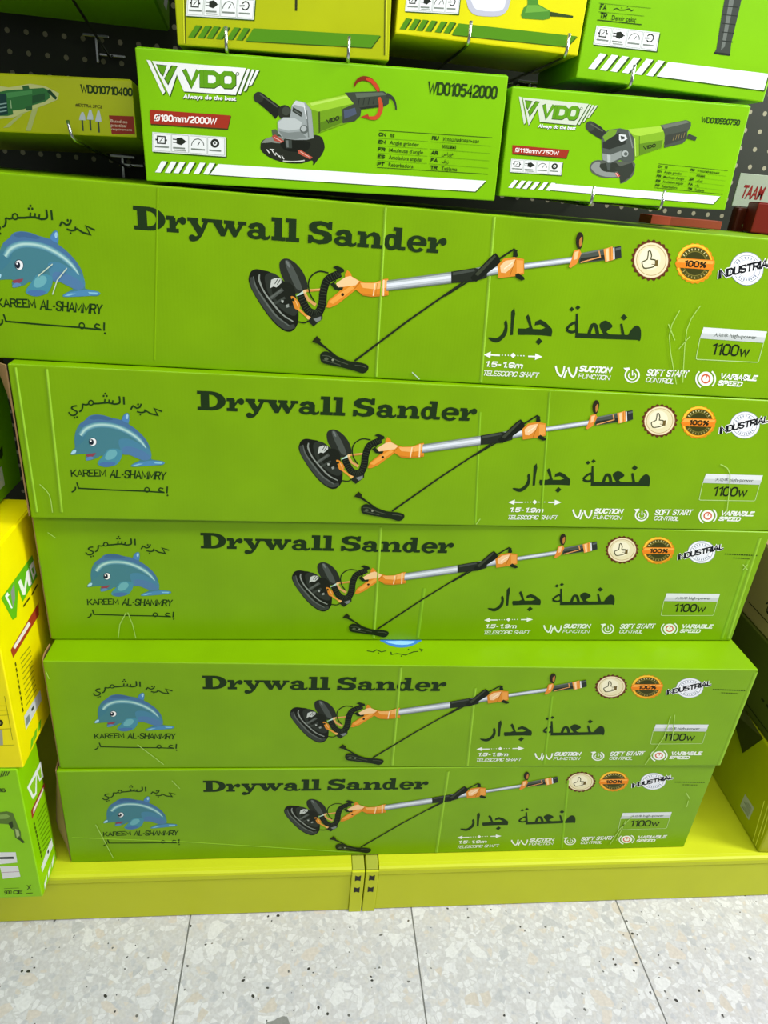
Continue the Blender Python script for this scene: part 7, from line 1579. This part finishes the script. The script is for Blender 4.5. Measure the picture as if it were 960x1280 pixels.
# ---------------------------------------------------------------- setting: floor and pegboard
def floor_material():
    m = bpy.data.materials.new('terrazzo')
    m.use_nodes = True
    nt = m.node_tree
    N, K = nt.nodes, nt.links
    b = N['Principled BSDF']
    tc = N.new('ShaderNodeTexCoord')
    pos = tc.outputs['Object']

    def math_(op, a, c=None):
        n = N.new('ShaderNodeMath')
        n.operation = op
        for i, v in enumerate((a, c)):
            if v is None:
                continue
            if isinstance(v, (int, float)):
                n.inputs[i].default_value = v
            else:
                K.new(v, n.inputs[i])
        return n.outputs[0]

    warp = N.new('ShaderNodeTexNoise')
    warp.inputs['Scale'].default_value = 14
    warp.inputs['Detail'].default_value = 3
    K.new(pos, warp.inputs['Vector'])
    mixv = N.new('ShaderNodeVectorMath')
    mixv.operation = 'MULTIPLY_ADD'
    mixv.inputs[1].default_value = (0.035, 0.035, 0)
    K.new(warp.outputs['Color'], mixv.inputs[0])
    K.new(pos, mixv.inputs[2])
    P = mixv.outputs[0]

    def vor(scale, feature='F1', rnd=1.0):
        v = N.new('ShaderNodeTexVoronoi')
        v.feature = feature
        v.inputs['Scale'].default_value = scale
        v.inputs['Randomness'].default_value = rnd
        K.new(P, v.inputs['Vector'])
        return v

    def ramp(fac, stops, const=False):
        r = N.new('ShaderNodeValToRGB')
        r.color_ramp.interpolation = 'CONSTANT' if const else 'LINEAR'
        e = r.color_ramp.elements
        while len(e) > 1:
            e.remove(e[-1])
        e[0].position = stops[0][0]
        e[0].color = lin(stops[0][1])
        for p, c in stops[1:]:
            q = e.new(p)
            q.color = lin(c)
        K.new(fac, r.inputs[0])
        return r.outputs[0]

    def mix(fac, a, c):
        n = N.new('ShaderNodeMix')
        n.data_type = 'RGBA'
        K.new(fac, n.inputs[0])
        for s, v in ((6, a), (7, c)):
            if isinstance(v, str):
                n.inputs[s].default_value = lin(v)
            else:
                K.new(v, n.inputs[s])
        return n.outputs[2]

    def sep(colour):
        s = N.new('ShaderNodeSeparateColor')
        K.new(colour, s.inputs[0])
        return s.outputs

    small = vor(85)
    r0 = sep(small.outputs['Color'])
    base = ramp(r0[0], [(0, '#cac9ca'), (0.2, '#d2d2d4'), (0.38, '#d9d9da'), (0.55, '#cfcdcb'), (0.7, '#dfdfe1'), (0.86, '#c3c4c8'), (0.95, '#d3ccc4')], True)
    edge = vor(85, 'DISTANCE_TO_EDGE')
    base = mix(math_('LESS_THAN', edge.outputs['Distance'], 0.07), base, '#cdcccd')
    mid = vor(34)
    r1 = sep(mid.outputs['Color'])
    medge = vor(34, 'DISTANCE_TO_EDGE')
    pick = math_('MULTIPLY', math_('GREATER_THAN', r1[0], 0.72), math_('GREATER_THAN', medge.outputs['Distance'], 0.1))
    base = mix(pick, base, ramp(r1[1], [(0, '#e0e0e1'), (0.35, '#d4ccc4'), (0.55, '#dddddf'), (0.75, '#cfc7bd'), (0.86, '#c0c1c4')], True))
    big = vor(15)
    r2 = sep(big.outputs['Color'])
    bedge = vor(15, 'DISTANCE_TO_EDGE')
    pick = math_('MULTIPLY', math_('GREATER_THAN', r2[0], 0.93), math_('GREATER_THAN', bedge.outputs['Distance'], 0.24))
    base = mix(pick, base, ramp(r2[1], [(0, '#8f908d'), (0.4, '#a9a9a4'), (0.75, '#77787a')], True))
    dots = vor(95)
    r3 = sep(dots.outputs['Color'])
    pick = math_('MULTIPLY', math_('GREATER_THAN', r3[0], 0.86), math_('LESS_THAN', dots.outputs['Distance'], math_('MULTIPLY', r3[1], 0.30)))
    base = mix(pick, base, ramp(r3[2], [(0, '#3a3836'), (0.5, '#5a4f46'), (0.8, '#6a6a68')], True))
    grain = N.new('ShaderNodeTexNoise')
    grain.inputs['Scale'].default_value = 160
    grain.inputs['Detail'].default_value = 6
    K.new(pos, grain.inputs['Vector'])
    hs = N.new('ShaderNodeHueSaturation')
    K.new(base, hs.inputs['Color'])
    gr = N.new('ShaderNodeMapRange')
    gr.inputs['From Min'].default_value = 0.3
    gr.inputs['From Max'].default_value = 0.7
    gr.inputs['To Min'].default_value = 0.77
    gr.inputs['To Max'].default_value = 0.92
    K.new(grain.outputs['Fac'], gr.inputs['Value'])
    K.new(gr.outputs['Result'], hs.inputs['Value'])
    base = hs.outputs['Color']
    # tile joints
    s = N.new('ShaderNodeSeparateXYZ')
    K.new(pos, s.inputs[0])
    T = 0.4875

    def joint(c, off):
        a = math_('ADD', c, -off + 50 * T)
        a = math_('MODULO', a, T)
        a = math_('SUBTRACT', a, T / 2)
        a = math_('ABSOLUTE', a)
        return math_('GREATER_THAN', a, T / 2 - 0.0016)
    j = math_('MAXIMUM', joint(s.outputs[0], 0.243), joint(s.outputs[1], -0.42))
    base = mix(j, base, '#6a6a68')
    K.new(base, b.inputs['Base Color'])
    b.inputs['Roughness'].default_value = 0.32
    b.inputs['Specular IOR Level'].default_value = 0.4
    return m


fl = link_mesh('floor', [(-2.5, -4.5, 0), (4, -4.5, 0), (4, 0.6, 0), (-2.5, 0.6, 0)], [(0, 1, 2, 3)], [floor_material()])
fl['kind'] = 'structure'


def pegboard_material():
    m = bpy.data.materials.new('perforated_panel')
    m.use_nodes = True
    nt = m.node_tree
    N, K = nt.nodes, nt.links
    b = N['Principled BSDF']
    tc = N.new('ShaderNodeTexCoord')
    s = N.new('ShaderNodeSeparateXYZ')
    K.new(tc.outputs['Object'], s.inputs[0])
    P = 0.0313

    def cell(o, off):
        a = N.new('ShaderNodeMath'); a.operation = 'ADD'; a.inputs[1].default_value = -off + 200 * P
        K.new(o, a.inputs[0])
        c = N.new('ShaderNodeMath'); c.operation = 'MODULO'; c.inputs[1].default_value = P
        K.new(a.outputs[0], c.inputs[0])
        e = N.new('ShaderNodeMath'); e.operation = 'SUBTRACT'; e.inputs[1].default_value = P / 2
        K.new(c.outputs[0], e.inputs[0])
        f = N.new('ShaderNodeMath'); f.operation = 'POWER'; f.inputs[1].default_value = 2
        K.new(e.outputs[0], f.inputs[0])
        return f.outputs[0]
    ad = N.new('ShaderNodeMath'); ad.operation = 'ADD'
    K.new(cell(s.outputs[0], 1.2996 + P / 2), ad.inputs[0])
    K.new(cell(s.outputs[2], 1.623 + P / 2), ad.inputs[1])
    lt = N.new('ShaderNodeMath'); lt.operation = 'LESS_THAN'; lt.inputs[1].default_value = 0.0042 ** 2
    K.new(ad.outputs[0], lt.inputs[0])
    mx = N.new('ShaderNodeMix'); mx.data_type = 'RGBA'
    mx.inputs[6].default_value = lin('#1d240e')
    mx.inputs[7].default_value = lin('#9a9578')
    K.new(lt.outputs[0], mx.inputs[0])
    K.new(mx.outputs[2], b.inputs['Base Color'])
    b.inputs['Roughness'].default_value = 0.5
    return m


wl = bm_obj('wall_back', box_bm(-1.2, 0.46, 0.05, 2.6, 0.49, 2.2, 0.001), pegboard_material())
wl['kind'] = 'structure'


# ---------------------------------------------------------------- lime shelf bases
def shelf_base(x0, x1, side, label):
    t = thing('shelf_base', label, 'shelf', ((x0 + x1) / 2, 0.2, 0), group='lime shelf bases side by side')
    cx, cy = (x0 + x1) / 2, 0.2
    yf = -0.033
    bx0, bx1 = (x1 - 0.028, x1) if side == 'right' else (x0, x0 + 0.028)
    px0, px1 = (x0, x1 - 0.0285) if side == 'right' else (x0 + 0.0285, x1)

    def part(name, a, b, m, bev=0.0015):
        return box(name, (a[0] - cx, a[1] - cy, a[2]), (b[0] - cx, b[1] - cy, b[2]), m, t, bev)
    part('deck', (px0, yf + 0.012, ZB - 0.02), (px1, 0.455, ZB), M_SHELF)
    # rounded front nose of the deck
    bm = bmesh.new()
    prof = [(yf + 0.0125, ZB), (yf + 0.006, ZB - 0.0005), (yf + 0.001, ZB - 0.003), (yf - 0.0005, ZB - 0.008), (yf - 0.0005, ZB - 0.019), (yf + 0.001, ZB - 0.0215), (yf + 0.0125, ZB - 0.0215)]
    A = [bm.verts.new((px0 - cx, y - cy, z)) for y, z in prof]
    B = [bm.verts.new((px1 - cx, y - cy, z)) for y, z in prof]
    n = len(prof)
    for k in range(n):
        bm.faces.new((A[k], B[k], B[(k + 1) % n], A[(k + 1) % n]))
    bm.faces.new(A)
    bm.faces.new(B[::-1])
    bmesh.ops.recalc_face_normals(bm, faces=bm.faces)
    bm_obj('front_nose', bm, M_SHELF, t)
    part('kick_plate', (px0, yf + 0.0015, 0.002), (px1, yf + 0.006, ZB - 0.0225), M_SHELF)
    br = part('slotted_bracket', (bx0, yf - 0.003, 0.0), (bx1, 0.02, ZB - 0.006), M_SHELF, 0.002)
    part('bracket_cap', (bx0 + 0.001, yf + 0.001, ZB - 0.0055), (bx1 - 0.001, 0.02, ZB - 0.002), card('dull_lime_enamel', '#a5ad3a', 0.5))
    for zc in (ZB - 0.026, ZB - 0.064):
        # bow-tie shaped slots
        w, h = 0.0062, 0.0088
        xc = (bx0 + bx1) / 2 - cx
        bm = bmesh.new()
        ring = [(-w, -h), (-w * 0.2, -h * 0.72), (w, -h), (w, h), (w * 0.1, h * 0.6), (-w, h)]
        f = [bm.verts.new((xc + a, yf - 0.0034 - cy, zc + c)) for a, c in ring]
        g = [bm.verts.new((xc + a, yf + 0.001 - cy, zc + c)) for a, c in ring]
        bm.faces.new(f)
        for k in range(6):
            bm.faces.new((f[k], g[k], g[(k + 1) % 6], f[(k + 1) % 6]))
        bmesh.ops.recalc_face_normals(bm, faces=bm.faces)
        s = bm_obj('slot', bm, M_SLOT, br)
    return t


XJ = 0.6169
shelf_base(-0.9, XJ - 0.0012, 'right', 'lime shelf base left of the bracket joint, under the left half of the carton stack')
shelf_base(XJ + 0.0012, 2.3, 'left', 'lime shelf base right of the bracket joint, running on under the right corner boxes')


# ---------------------------------------------------------------- the stack of drywall sander cartons
def carton_body(parent):
    bm = box_bm(0, 0, 0.0006, L, D, H - 0.0006, 0.0028, 3)
    return bm_obj('body', bm, M_CARTON, parent)


def end_flap(parent, bulge, green=True):
    """left end flap, hinged along the front edge and standing a little open; kraft inside"""
    bm = bmesh.new()
    nv, nt_ = 14, 6
    grid = []
    for i in range(nv + 1):
        v = i / nv
        row = []
        for j in range(nt_ + 1):
            s = j / nt_
            b = bulge(v)
            x = -0.0022 - b * math.sin(min(s * 1.6, 1) * math.pi / 2) * (1 - 0.1 * s)
            y = 0.003 + s * 0.05
            row.append(bm.verts.new((x, y, 0.003 + v * (H - 0.006))))
        grid.append(row)
    for i in range(nv):
        for j in range(nt_):
            bm.faces.new((grid[i][j], grid[i][j + 1], grid[i + 1][j + 1], grid[i + 1][j]))
    bmesh.ops.recalc_face_normals(bm, faces=bm.faces)
    bmesh.ops.solidify(bm, geom=bm.faces[:], thickness=0.0022)
    return bm_obj('end_flap', bm, M_KRAFT, parent, False)


def make_carton(label):
    t = thing('drywall_sander_carton', label, 'carton', (0, 0, 0), None, 'drywall sander cartons in the stack')
    carton_body(t)
    for name, key in (('title_lettering', 'title'), ('translated_title', 'arabic'), ('sander_picture', 'sander'), ('thumb_seal', 'thumb_seal'), ('percent_seal', 'percent_seal'), ('industrial_seal', 'industrial_seal'), ('power_label', 'power_label'), ('shaft_caption', 'cap_shaft'), ('suction_caption', 'cap_suction'), ('soft_start_caption', 'cap_soft'), ('speed_caption', 'cap_speed'), ('small_print', 'small_print'), ('dolphin_emblem', 'dolphin'), ('emblem_script', 'emblem_script1'), ('emblem_lettering', 'emblem_lettering'), ('emblem_script', 'emblem_script2')):
        printed(name, ART[key], t)
    return t


LABELS = [
    'topmost green drywall sander carton of the stack, straight under the two grinder boxes',
    'second green drywall sander carton from the top, two upright folds near its left end',
    'middle green drywall sander carton, its bottom edge set back behind the carton below',
    'fourth green drywall sander carton from the top, pushed forward so its bright top panel shows',
    'bottom green drywall sander carton, resting on the lime shelf base',
]
BULGE = [
    lambda v: 0.0045,
    lambda v: 0.0045 + 0.022 * max(0, (v - 0.72) / 0.28) ** 0.7,
    lambda v: 0.0045,
    lambda v: 0.005,
    lambda v: 0.005 + 0.025 * max(0, 1 - abs(v - 0.33) / (0.33 if v < 0.33 else 0.62)) ** 0.8,
]
proto = make_carton(LABELS[0])
for i in range(5):
    if i == 0:
        t = proto
    else:
        t = proto.copy()
        col.objects.link(t)
        t['label'] = LABELS[i]
        for ch in [c for c in proto.children if c.name.split('.')[0] not in ('end_flap', 'crease', 'scuff')]:
            c = ch.copy()
            c.parent = t
            col.objects.link(c)
    ox, oy, oz, yaw = CARTON[i]
    t.location = (ox, oy, ZB + oz)
    t.rotation_euler = (0, 0, yaw)
for i, t in enumerate([o for o in col.objects if o.type == 'EMPTY' and o.name.startswith('drywall_sander_carton')]):
    for it in ART['crease%d' % (i + 1)]:
        printed('crease', [it], t, base=0.0)
    for it in ART['scuff%d' % (i + 1)]:
        printed('scuff', [it], t, base=0.0016)
    end_flap(t, BULGE[i])
    if i == 3:
        printed('top_print', ART['top_print'], t, 'top', offset=(0, 0, H - 0.0006))


# ---------------------------------------------------------------- hanging tool boxes
def tool_box(name, label, spec, d, m, arts, cat='box', group=None, left=0.0, extra=None):
    o = spec['o']
    rot = Euler((spec.get('tilt', 0), -spec.get('roll', 0), 0), 'XYZ')
    t = thing(name, label, cat, (o[0], o[1], o[2] + ZB), rot, group)
    w, h = spec['w'], spec['h']
    bm_obj('body', box_bm(-left, 0, 0, w, d, h, 0.0016, 2), m, t)
    # tuck flap of the lid folded down behind the front edge, its fold standing proud
    bm_obj('lid', box_bm(-left + 0.002, 0.002, h - 0.0002, w - 0.002, d - 0.002, h + 0.0012, 0.0005, 1), m, t)
    for pname, key in arts:
        printed(pname, ART[key], t)
    return t


tool_box('angle_grinder_box', 'large lime angle grinder box on the top carton, red 2000W band', BOX['g1'], 0.16, M_GREEN,
         (('brand_logo', 'g1_logo'), ('rating_band', 'g1_banner'), ('icon_panel', 'g1_icons'), ('stripe_band', 'g1_stripes'), ('model_number', 'g1_model'), ('name_table', 'g1_table'), ('grinder_picture', 'g1_picture')))
tool_box('angle_grinder_box', 'smaller lime angle grinder box at upper right, red 750W band', BOX['g2'], 0.13, M_GREEN,
         (('brand_logo', 'g2_logo'), ('rating_band', 'g2_banner'), ('icon_panel', 'g2_icons'), ('stripe_band', 'g2_stripes'), ('model_number', 'g2_model'), ('name_table', 'g2_table'), ('grinder_picture', 'g2_picture')))
tool_box('power_tool_box', 'yellow-green box hung above the large grinder box, with green stripes', BOX['A'], 0.2, M_OLIVE, (('icon_panel', 'A_icons'), ('stripe_band', 'A_stripes'), ('tool_picture', 'A_pict'), ('edge_fold', 'A_edge1'), ('edge_fold', 'A_edge2')))
tool_box('sprayer_box', 'bright yellow box showing a white cup, hung at the top centre', BOX['B'], 0.2, M_YELLOWB, (('icon_panel', 'B_icons'), ('stripe_band', 'B_stripes'), ('sprayer_picture', 'B_pict')))
tool_box('hammer_box', 'lime box with a black grip printed on it, in the upper right corner', BOX['C'], 0.2, M_GREEN, (('icon_panel', 'C_icons'), ('stripe_band', 'C_stripes'), ('grip_picture', 'C_pict'), ('name_table', 'C_table')))
tool_box('die_grinder_box', 'shaded yellow-green die grinder box hung left of the large grinder box', BOX['S'], 0.2, M_OLIVE, (('grinder_picture', 'S_pict'), ('model_number', 'S_model'), ('bit_picture', 'S_bits'), ('red_note', 'S_note')), left=0.22)

# box in the upper left corner, seen from below
tl = thing('power_tool_box', 'lime box at the upper left corner, tipped back so its underside shows', 'box', (0.2131, 0.36, 1.6666), Euler((-0.21, 0, 0)))
bm_obj('body', box_bm(-0.40, -0.40, 0, 0, 0, 0.3, 0.002), M_GREEN, tl)  # depth stretched forward, out of view, to shade the die grinder box below
printed('side_stripes', [('P', '#eef1ee', [-150 + k * 34, 18, -128 + k * 34, 18, -100 + k * 34, 60, -122 + k * 34, 60]) for k in range(4)] + [('P', '#eef1ee', [-240, 18, -170, 18, -140, 60, -212, 60])], tl, 'right')
bm_obj('bottom_flap', box_bm(-0.398, -0.13, -0.0022, -0.002, -0.002, 0.0, 0.0008, 1), M_GREEN, tl)


# boxes at the left end of the deck
def side_box(name, label, o, w, d, h, m, side, front):
    t = thing(name, label, 'box', (o[0], o[1], o[2] + ZB))
    bm_obj('body', box_bm(-w, 0, 0, 0, d, h, 0.003, 3), m, t)
    bm_obj('lid', box_bm(-w + 0.003, 0.003, h - 0.0002, -0.003, d - 0.003, h + 0.0014, 0.0006, 1), m, t)
    for pn, key in side:
        printed(pn, ART[key], t, 'right')
    for pn, key in front:
        printed(pn, ART[key], t, 'front', offset=(-0.3, 0, 0))
    return t


dr, ye = BOX['drill'], BOX['yellow']
side_box('drill_box', 'lime impact drill box on the shelf base at the lower left, under a yellow box', dr['o'], 0.34, 0.088, dr['top'] - 0.0022, card('bright_lime_board', '#8fd000', 0.33), [('side_logo', 'ds_logo'), ('rating_band', 'ds_band'), ('name_table', 'ds_text'), ('icon_panel', 'ds_icons'), ('stripe_band', 'ds_stripes')], [('brand_logo', 'df_logo'), ('model_number', 'df_model'), ('drill_picture', 'df_pict'), ('accessory_panel', 'df_panel'), ('accessory_panel', 'df_panel2'), ('approval_marks', 'df_marks')])
side_box('power_tool_box', 'tall yellow box at the left edge, standing on the lime drill box', ye['o'], 0.34, 0.23, ye['top'][1], M_YELLOW, [('side_logo', 'ys_logo'), ('rating_band', 'ys_band'), ('name_table', 'ys_text'), ('icon_panel', 'ys_icons'), ('stripe_band', 'ys_stripes')], [('front_print', 'yellow_front')])
dk = thing('power_tool_box', 'shaded green box at the left edge beside the second carton, above the tall yellow box', 'box', (-0.075, 0.06, 0.770 + ZB))
bm_obj('body', box_bm(-0.3, 0, 0, 0, 0.17, 0.22, 0.002), M_GREEN, dk)
printed('side_print', [('P', '#d9ded8', [18, 22, 100, 22, 100, 58, 18, 58]), ('S', '#23291f', 5, [28, 32, 44, 32, 44, 48, 28, 48], 1), ('S', '#23291f', 4, [60, 34, 70, 48, 80, 34], 0), ('P', '#2b3a1c', [60, 110, 100, 130, 112, 122, 90, 96, 64, 90]), ('P', '#2b3a1c', [96, 84, 116, 92, 112, 74, 100, 70])], dk, 'right')

# ---------------------------------------------------------------- right end of the deck
rb = thing('parts_carton', 'yellow-green carton with a small grey sticker standing at the right end of the shelf', 'carton', (1.537, -0.02, ZB), Euler((0, 0, -0.06)))
bm_obj('body', box_bm(0, 0, 0, 0.34, 0.38, 0.235, 0.006, 3), card('moss_yellow_board', '#a9b008', 0.4), rb)
printed('sticker', [('P', '#b9bcae', [62, 34, 104, 34, 104, 74, 62, 74])] + [('S', '#5c6154', 2.0, [68, 40 + k * 5, 98 - (k % 3) * 6, 40 + k * 5], 0) for k in range(6)], rb, 'left')
printed('crease', [('R', '#c9d03a', 3, 1.0, [14, 6, 30, 130]), ('R', '#c9d03a', 3, 1.0, [26, 6, 44, 120]), ('R', '#c9d03a', 3, 1.0, [8, 40, 18, 110])], rb, 'left', base=0)
bm = bmesh.new()
fp = [(-0.002, 0.16, 0.15), (-0.03, 0.215, 0.235), (-0.004, 0.25, 0.25), (0.0, 0.12, 0.236)]
vs = [bm.verts.new(p) for p in fp]
bm.faces.new(vs)
bmesh.ops.solidify(bm, geom=bm.faces[:], thickness=0.002)
bm_obj('dark_panel', bm, M_DARK, rb)  # thin dark olive sheet leaning off the left face
ub = thing('storage_carton', 'dark olive carton stacked on the yellow-green carton at the right', 'carton', (1.545, 0.02, ZB + 0.2365), Euler((0, 0, -0.05)))
bm_obj('body', box_bm(0, 0, 0, 0.33, 0.39, 0.195, 0.004, 3), M_DARK, ub)
printed('side_print', [('S', '#23280c', 6, [60 + k * 22, 70, 72 + k * 22, 70], 0) for k in range(4)] + [('S', '#23280c', 3, [30, 20, 200, 20], 0)], ub, 'left')
kb = thing('storage_carton', 'brown kraft carton with black scribbles at the right edge of the shelf', 'carton', (1.552, 0.05, ZB + 0.4330), Euler((0, 0, -0.05)))
bm_obj('body', box_bm(0, 0, 0, 0.32, 0.37, 0.19, 0.004, 3), card('dark_kraft', '#a08a5c', 0.75, 60), kb)
sq = []
for k in range(40):
    a = k * 0.62
    sq += [round(165 + 26 * math.cos(a) + k * 0.5, 1), round(70 + 22 * math.sin(a * 1.3) + 10 * math.cos(a * 0.4), 1)]
printed('marker_scribble', [('S', '#1c1a10', 3.0, sq, 0), ('S', '#1c1a10', 3.5, [120, 100, 150, 84, 190, 96, 215, 70], 0), ('S', '#2c2616', 2.5, [5, 36, 275, 36], 0)], kb, 'left')
bm_obj('top_flap', box_bm(0.002, 0.002, 0.189, 0.155, 0.368, 0.193, 0.001, 1), card('dark_kraft', '#a08a5c'), kb)
bm = bmesh.new()
bmesh.ops.create_icosphere(bm, subdivisions=4, radius=0.06)
for v in bm.verts:
    n = v.co.normalized()
    k = 1 + 0.22 * math.sin(7 * n.x + 3 * n.z) * math.cos(6 * n.y + 1) + 0.10 * math.sin(17 * n.x + 13 * n.y + 9 * n.z)
    v.co = Vector((v.co.x * 1.3 * k, v.co.y * 1.4 * k, max(v.co.z * k * 0.8, -0.034)))
pb = bm_obj('plastic_bag', bm, mat('milky_plastic', '#b9bfb6', 0.25), None, True)
pb.location = (1.64, 0.2, ZB + 0.4330 + 0.2275)
pb['label'] = 'crumpled whitish plastic bag on top of the brown kraft carton'
pb['category'] = 'bag'

# ---------------------------------------------------------------- packs behind the cartons at the upper right
tp = thing('blister_pack', 'hanging pack with a pale header card printed in red letters at the right edge', 'pack', (1.2569, 0.36, 1.3517))
bm_obj('header_card', box_bm(0, 0, 0.135, 0.15, 0.004, 0.192, 0.001), card('pale_card', '#98a48f', 0.5), tp)
printed('header_lettering', [('T', '#7e1a12', 'TAAM', [12, 150, 56, 150, 15, 173], 2)], tp)
bm_obj('blister', box_bm(0.004, -0.02, 0.0, 0.146, 0.004, 0.134, 0.006), card('dark_maroon_card', '#4a1c10', 0.35), tp)
printed('leaf_print', [('S', '#4c5a34', 5, [22, 40, 34, 62, 30, 88, 44, 110], 0), ('S', '#4c5a34', 4, [34, 62, 52, 74, 66, 92], 0), ('S', '#6b7350', 3, [30, 88, 20, 104], 0), ('P', '#4c5a34', [52, 74, 60, 66, 70, 78, 62, 86])], tp, offset=(0, -0.02, 0))
rbx = thing('small_box', 'small red box behind the right end of the top carton, below the pale card', 'box', (1.2605, 0.28, 1.445), Euler((0, 0, -0.3)))
bm_obj('body', box_bm(0, 0, 0, 0.12, 0.07, 0.05, 0.002), M_RED, rbx)
bm_obj('lid', box_bm(0.001, 0.001, 0.0498, 0.119, 0.069, 0.0512, 0.0005, 1), M_RED, rbx)
fbx = thing('flat_box', 'flat brick red box lying on the top carton behind the smaller grinder box', 'box', (1.0606, 0.27, 1.445))
bm_obj('body', box_bm(0, 0, 0, 0.135, 0.05, 0.014, 0.001), M_BROWNRED, fbx)
bm_obj('end_band', box_bm(-0.0004, -0.0004, -0.0, 0.036, 0.0504, 0.0144, 0.0006), card('orange_red_board', '#a8442a', 0.5), fbx)


# ---------------------------------------------------------------- wire hooks of the pegboard
def hook(x, z, yf, label, lean=0.0, up=0.026, rise=0.0):
    t = thing('display_hook', label, 'hook', (x, 0.4585, z), None, 'wire display hooks on the pegboard')
    y = yf - 0.4585
    pts = [(0, 0, 0.006 - rise), (0, -0.02, 0.001 - rise), (0, y + 0.02, -rise * 0.08), (0, y - 0.004, 0)]
    for k in range(1, 6):
        a = k / 5 * math.pi / 2
        pts.append((lean * k / 5, y - 0.004 - 0.008 * math.sin(a), 0.008 * (1 - math.cos(a))))
    pts.append((lean * 1.5, y - 0.0125, up))
    bm_obj('prong', tube_bm(pts, 0.0024, 10), M_CHROME, t, True)
    bm = box_bm(-0.022, -0.004, 0.004 - rise, 0.022, 0.0, 0.0085 - rise, 0.001, 1)
    bm_obj('cross_bar', bm, M_CHROME, t)
    return t


for x, z, yf, label, lean, up, rise in [(0.3333, 1.6143, 0.098, 'left wire hook under the yellow-green box above the large grinder box', 0.0, 0.026, 0.0), (0.4957, 1.6193, 0.098, 'right wire hook under the yellow-green box above the large grinder box', 0.0, 0.026, 0.0), (0.6582, 1.6526, 0.098, 'left wire hook under the bright yellow box at the top centre', 0.0, 0.026, 0.0), (0.7966, 1.6519, 0.098, 'right wire hook under the bright yellow box at the top centre', 0.0, 0.026, 0.0), (0.8979, 1.6249, 0.098, 'wire hook under the lime box in the upper right corner', 0.0, 0.026, 0.0), (0.8711, 1.4685, 0.091, 'left wire hook under the smaller grinder box', 0.0, 0.026, 0.0), (0.9818, 1.4711, 0.091, 'right wire hook under the smaller grinder box', 0.0, 0.026, 0.0), (0.115, 1.4896, 0.145, 'wire hook under the shaded die grinder box', -0.006, 0.026, 0.034), (0.0963, 1.7017, 0.15, 'wire hook under the tipped lime box at the upper left', 0.0, 0.002, 0.075)]:
    hook(x, z, yf, label, lean, up, rise)


def bare_bracket(x, z, label):
    t = thing('hook_bracket', label, 'bracket', (x, 0.4585, z), None, 'empty hook brackets on the pegboard')
    bm_obj('cross_bar', box_bm(-0.022, -0.006, -0.002, 0.022, 0.0, 0.0025, 0.001, 1), M_CHROME, t)
    bm_obj('stem', box_bm(-0.0022, -0.006, -0.040, 0.0022, 0.0, -0.0022, 0.0008, 1), M_CHROME, t)


for x, z, label in [(0.0713, 1.6593, 'empty T-shaped hook bracket above the shaded die grinder box'), (0.1008, 1.4745, 'empty T-shaped hook bracket below the shaded die grinder box'), (0.6971, 1.6644, 'faint empty hook bracket under the bright yellow box, left one'), (0.8499, 1.6621, 'faint empty hook bracket under the bright yellow box, right one')]:
    bare_bracket(x, z, label)
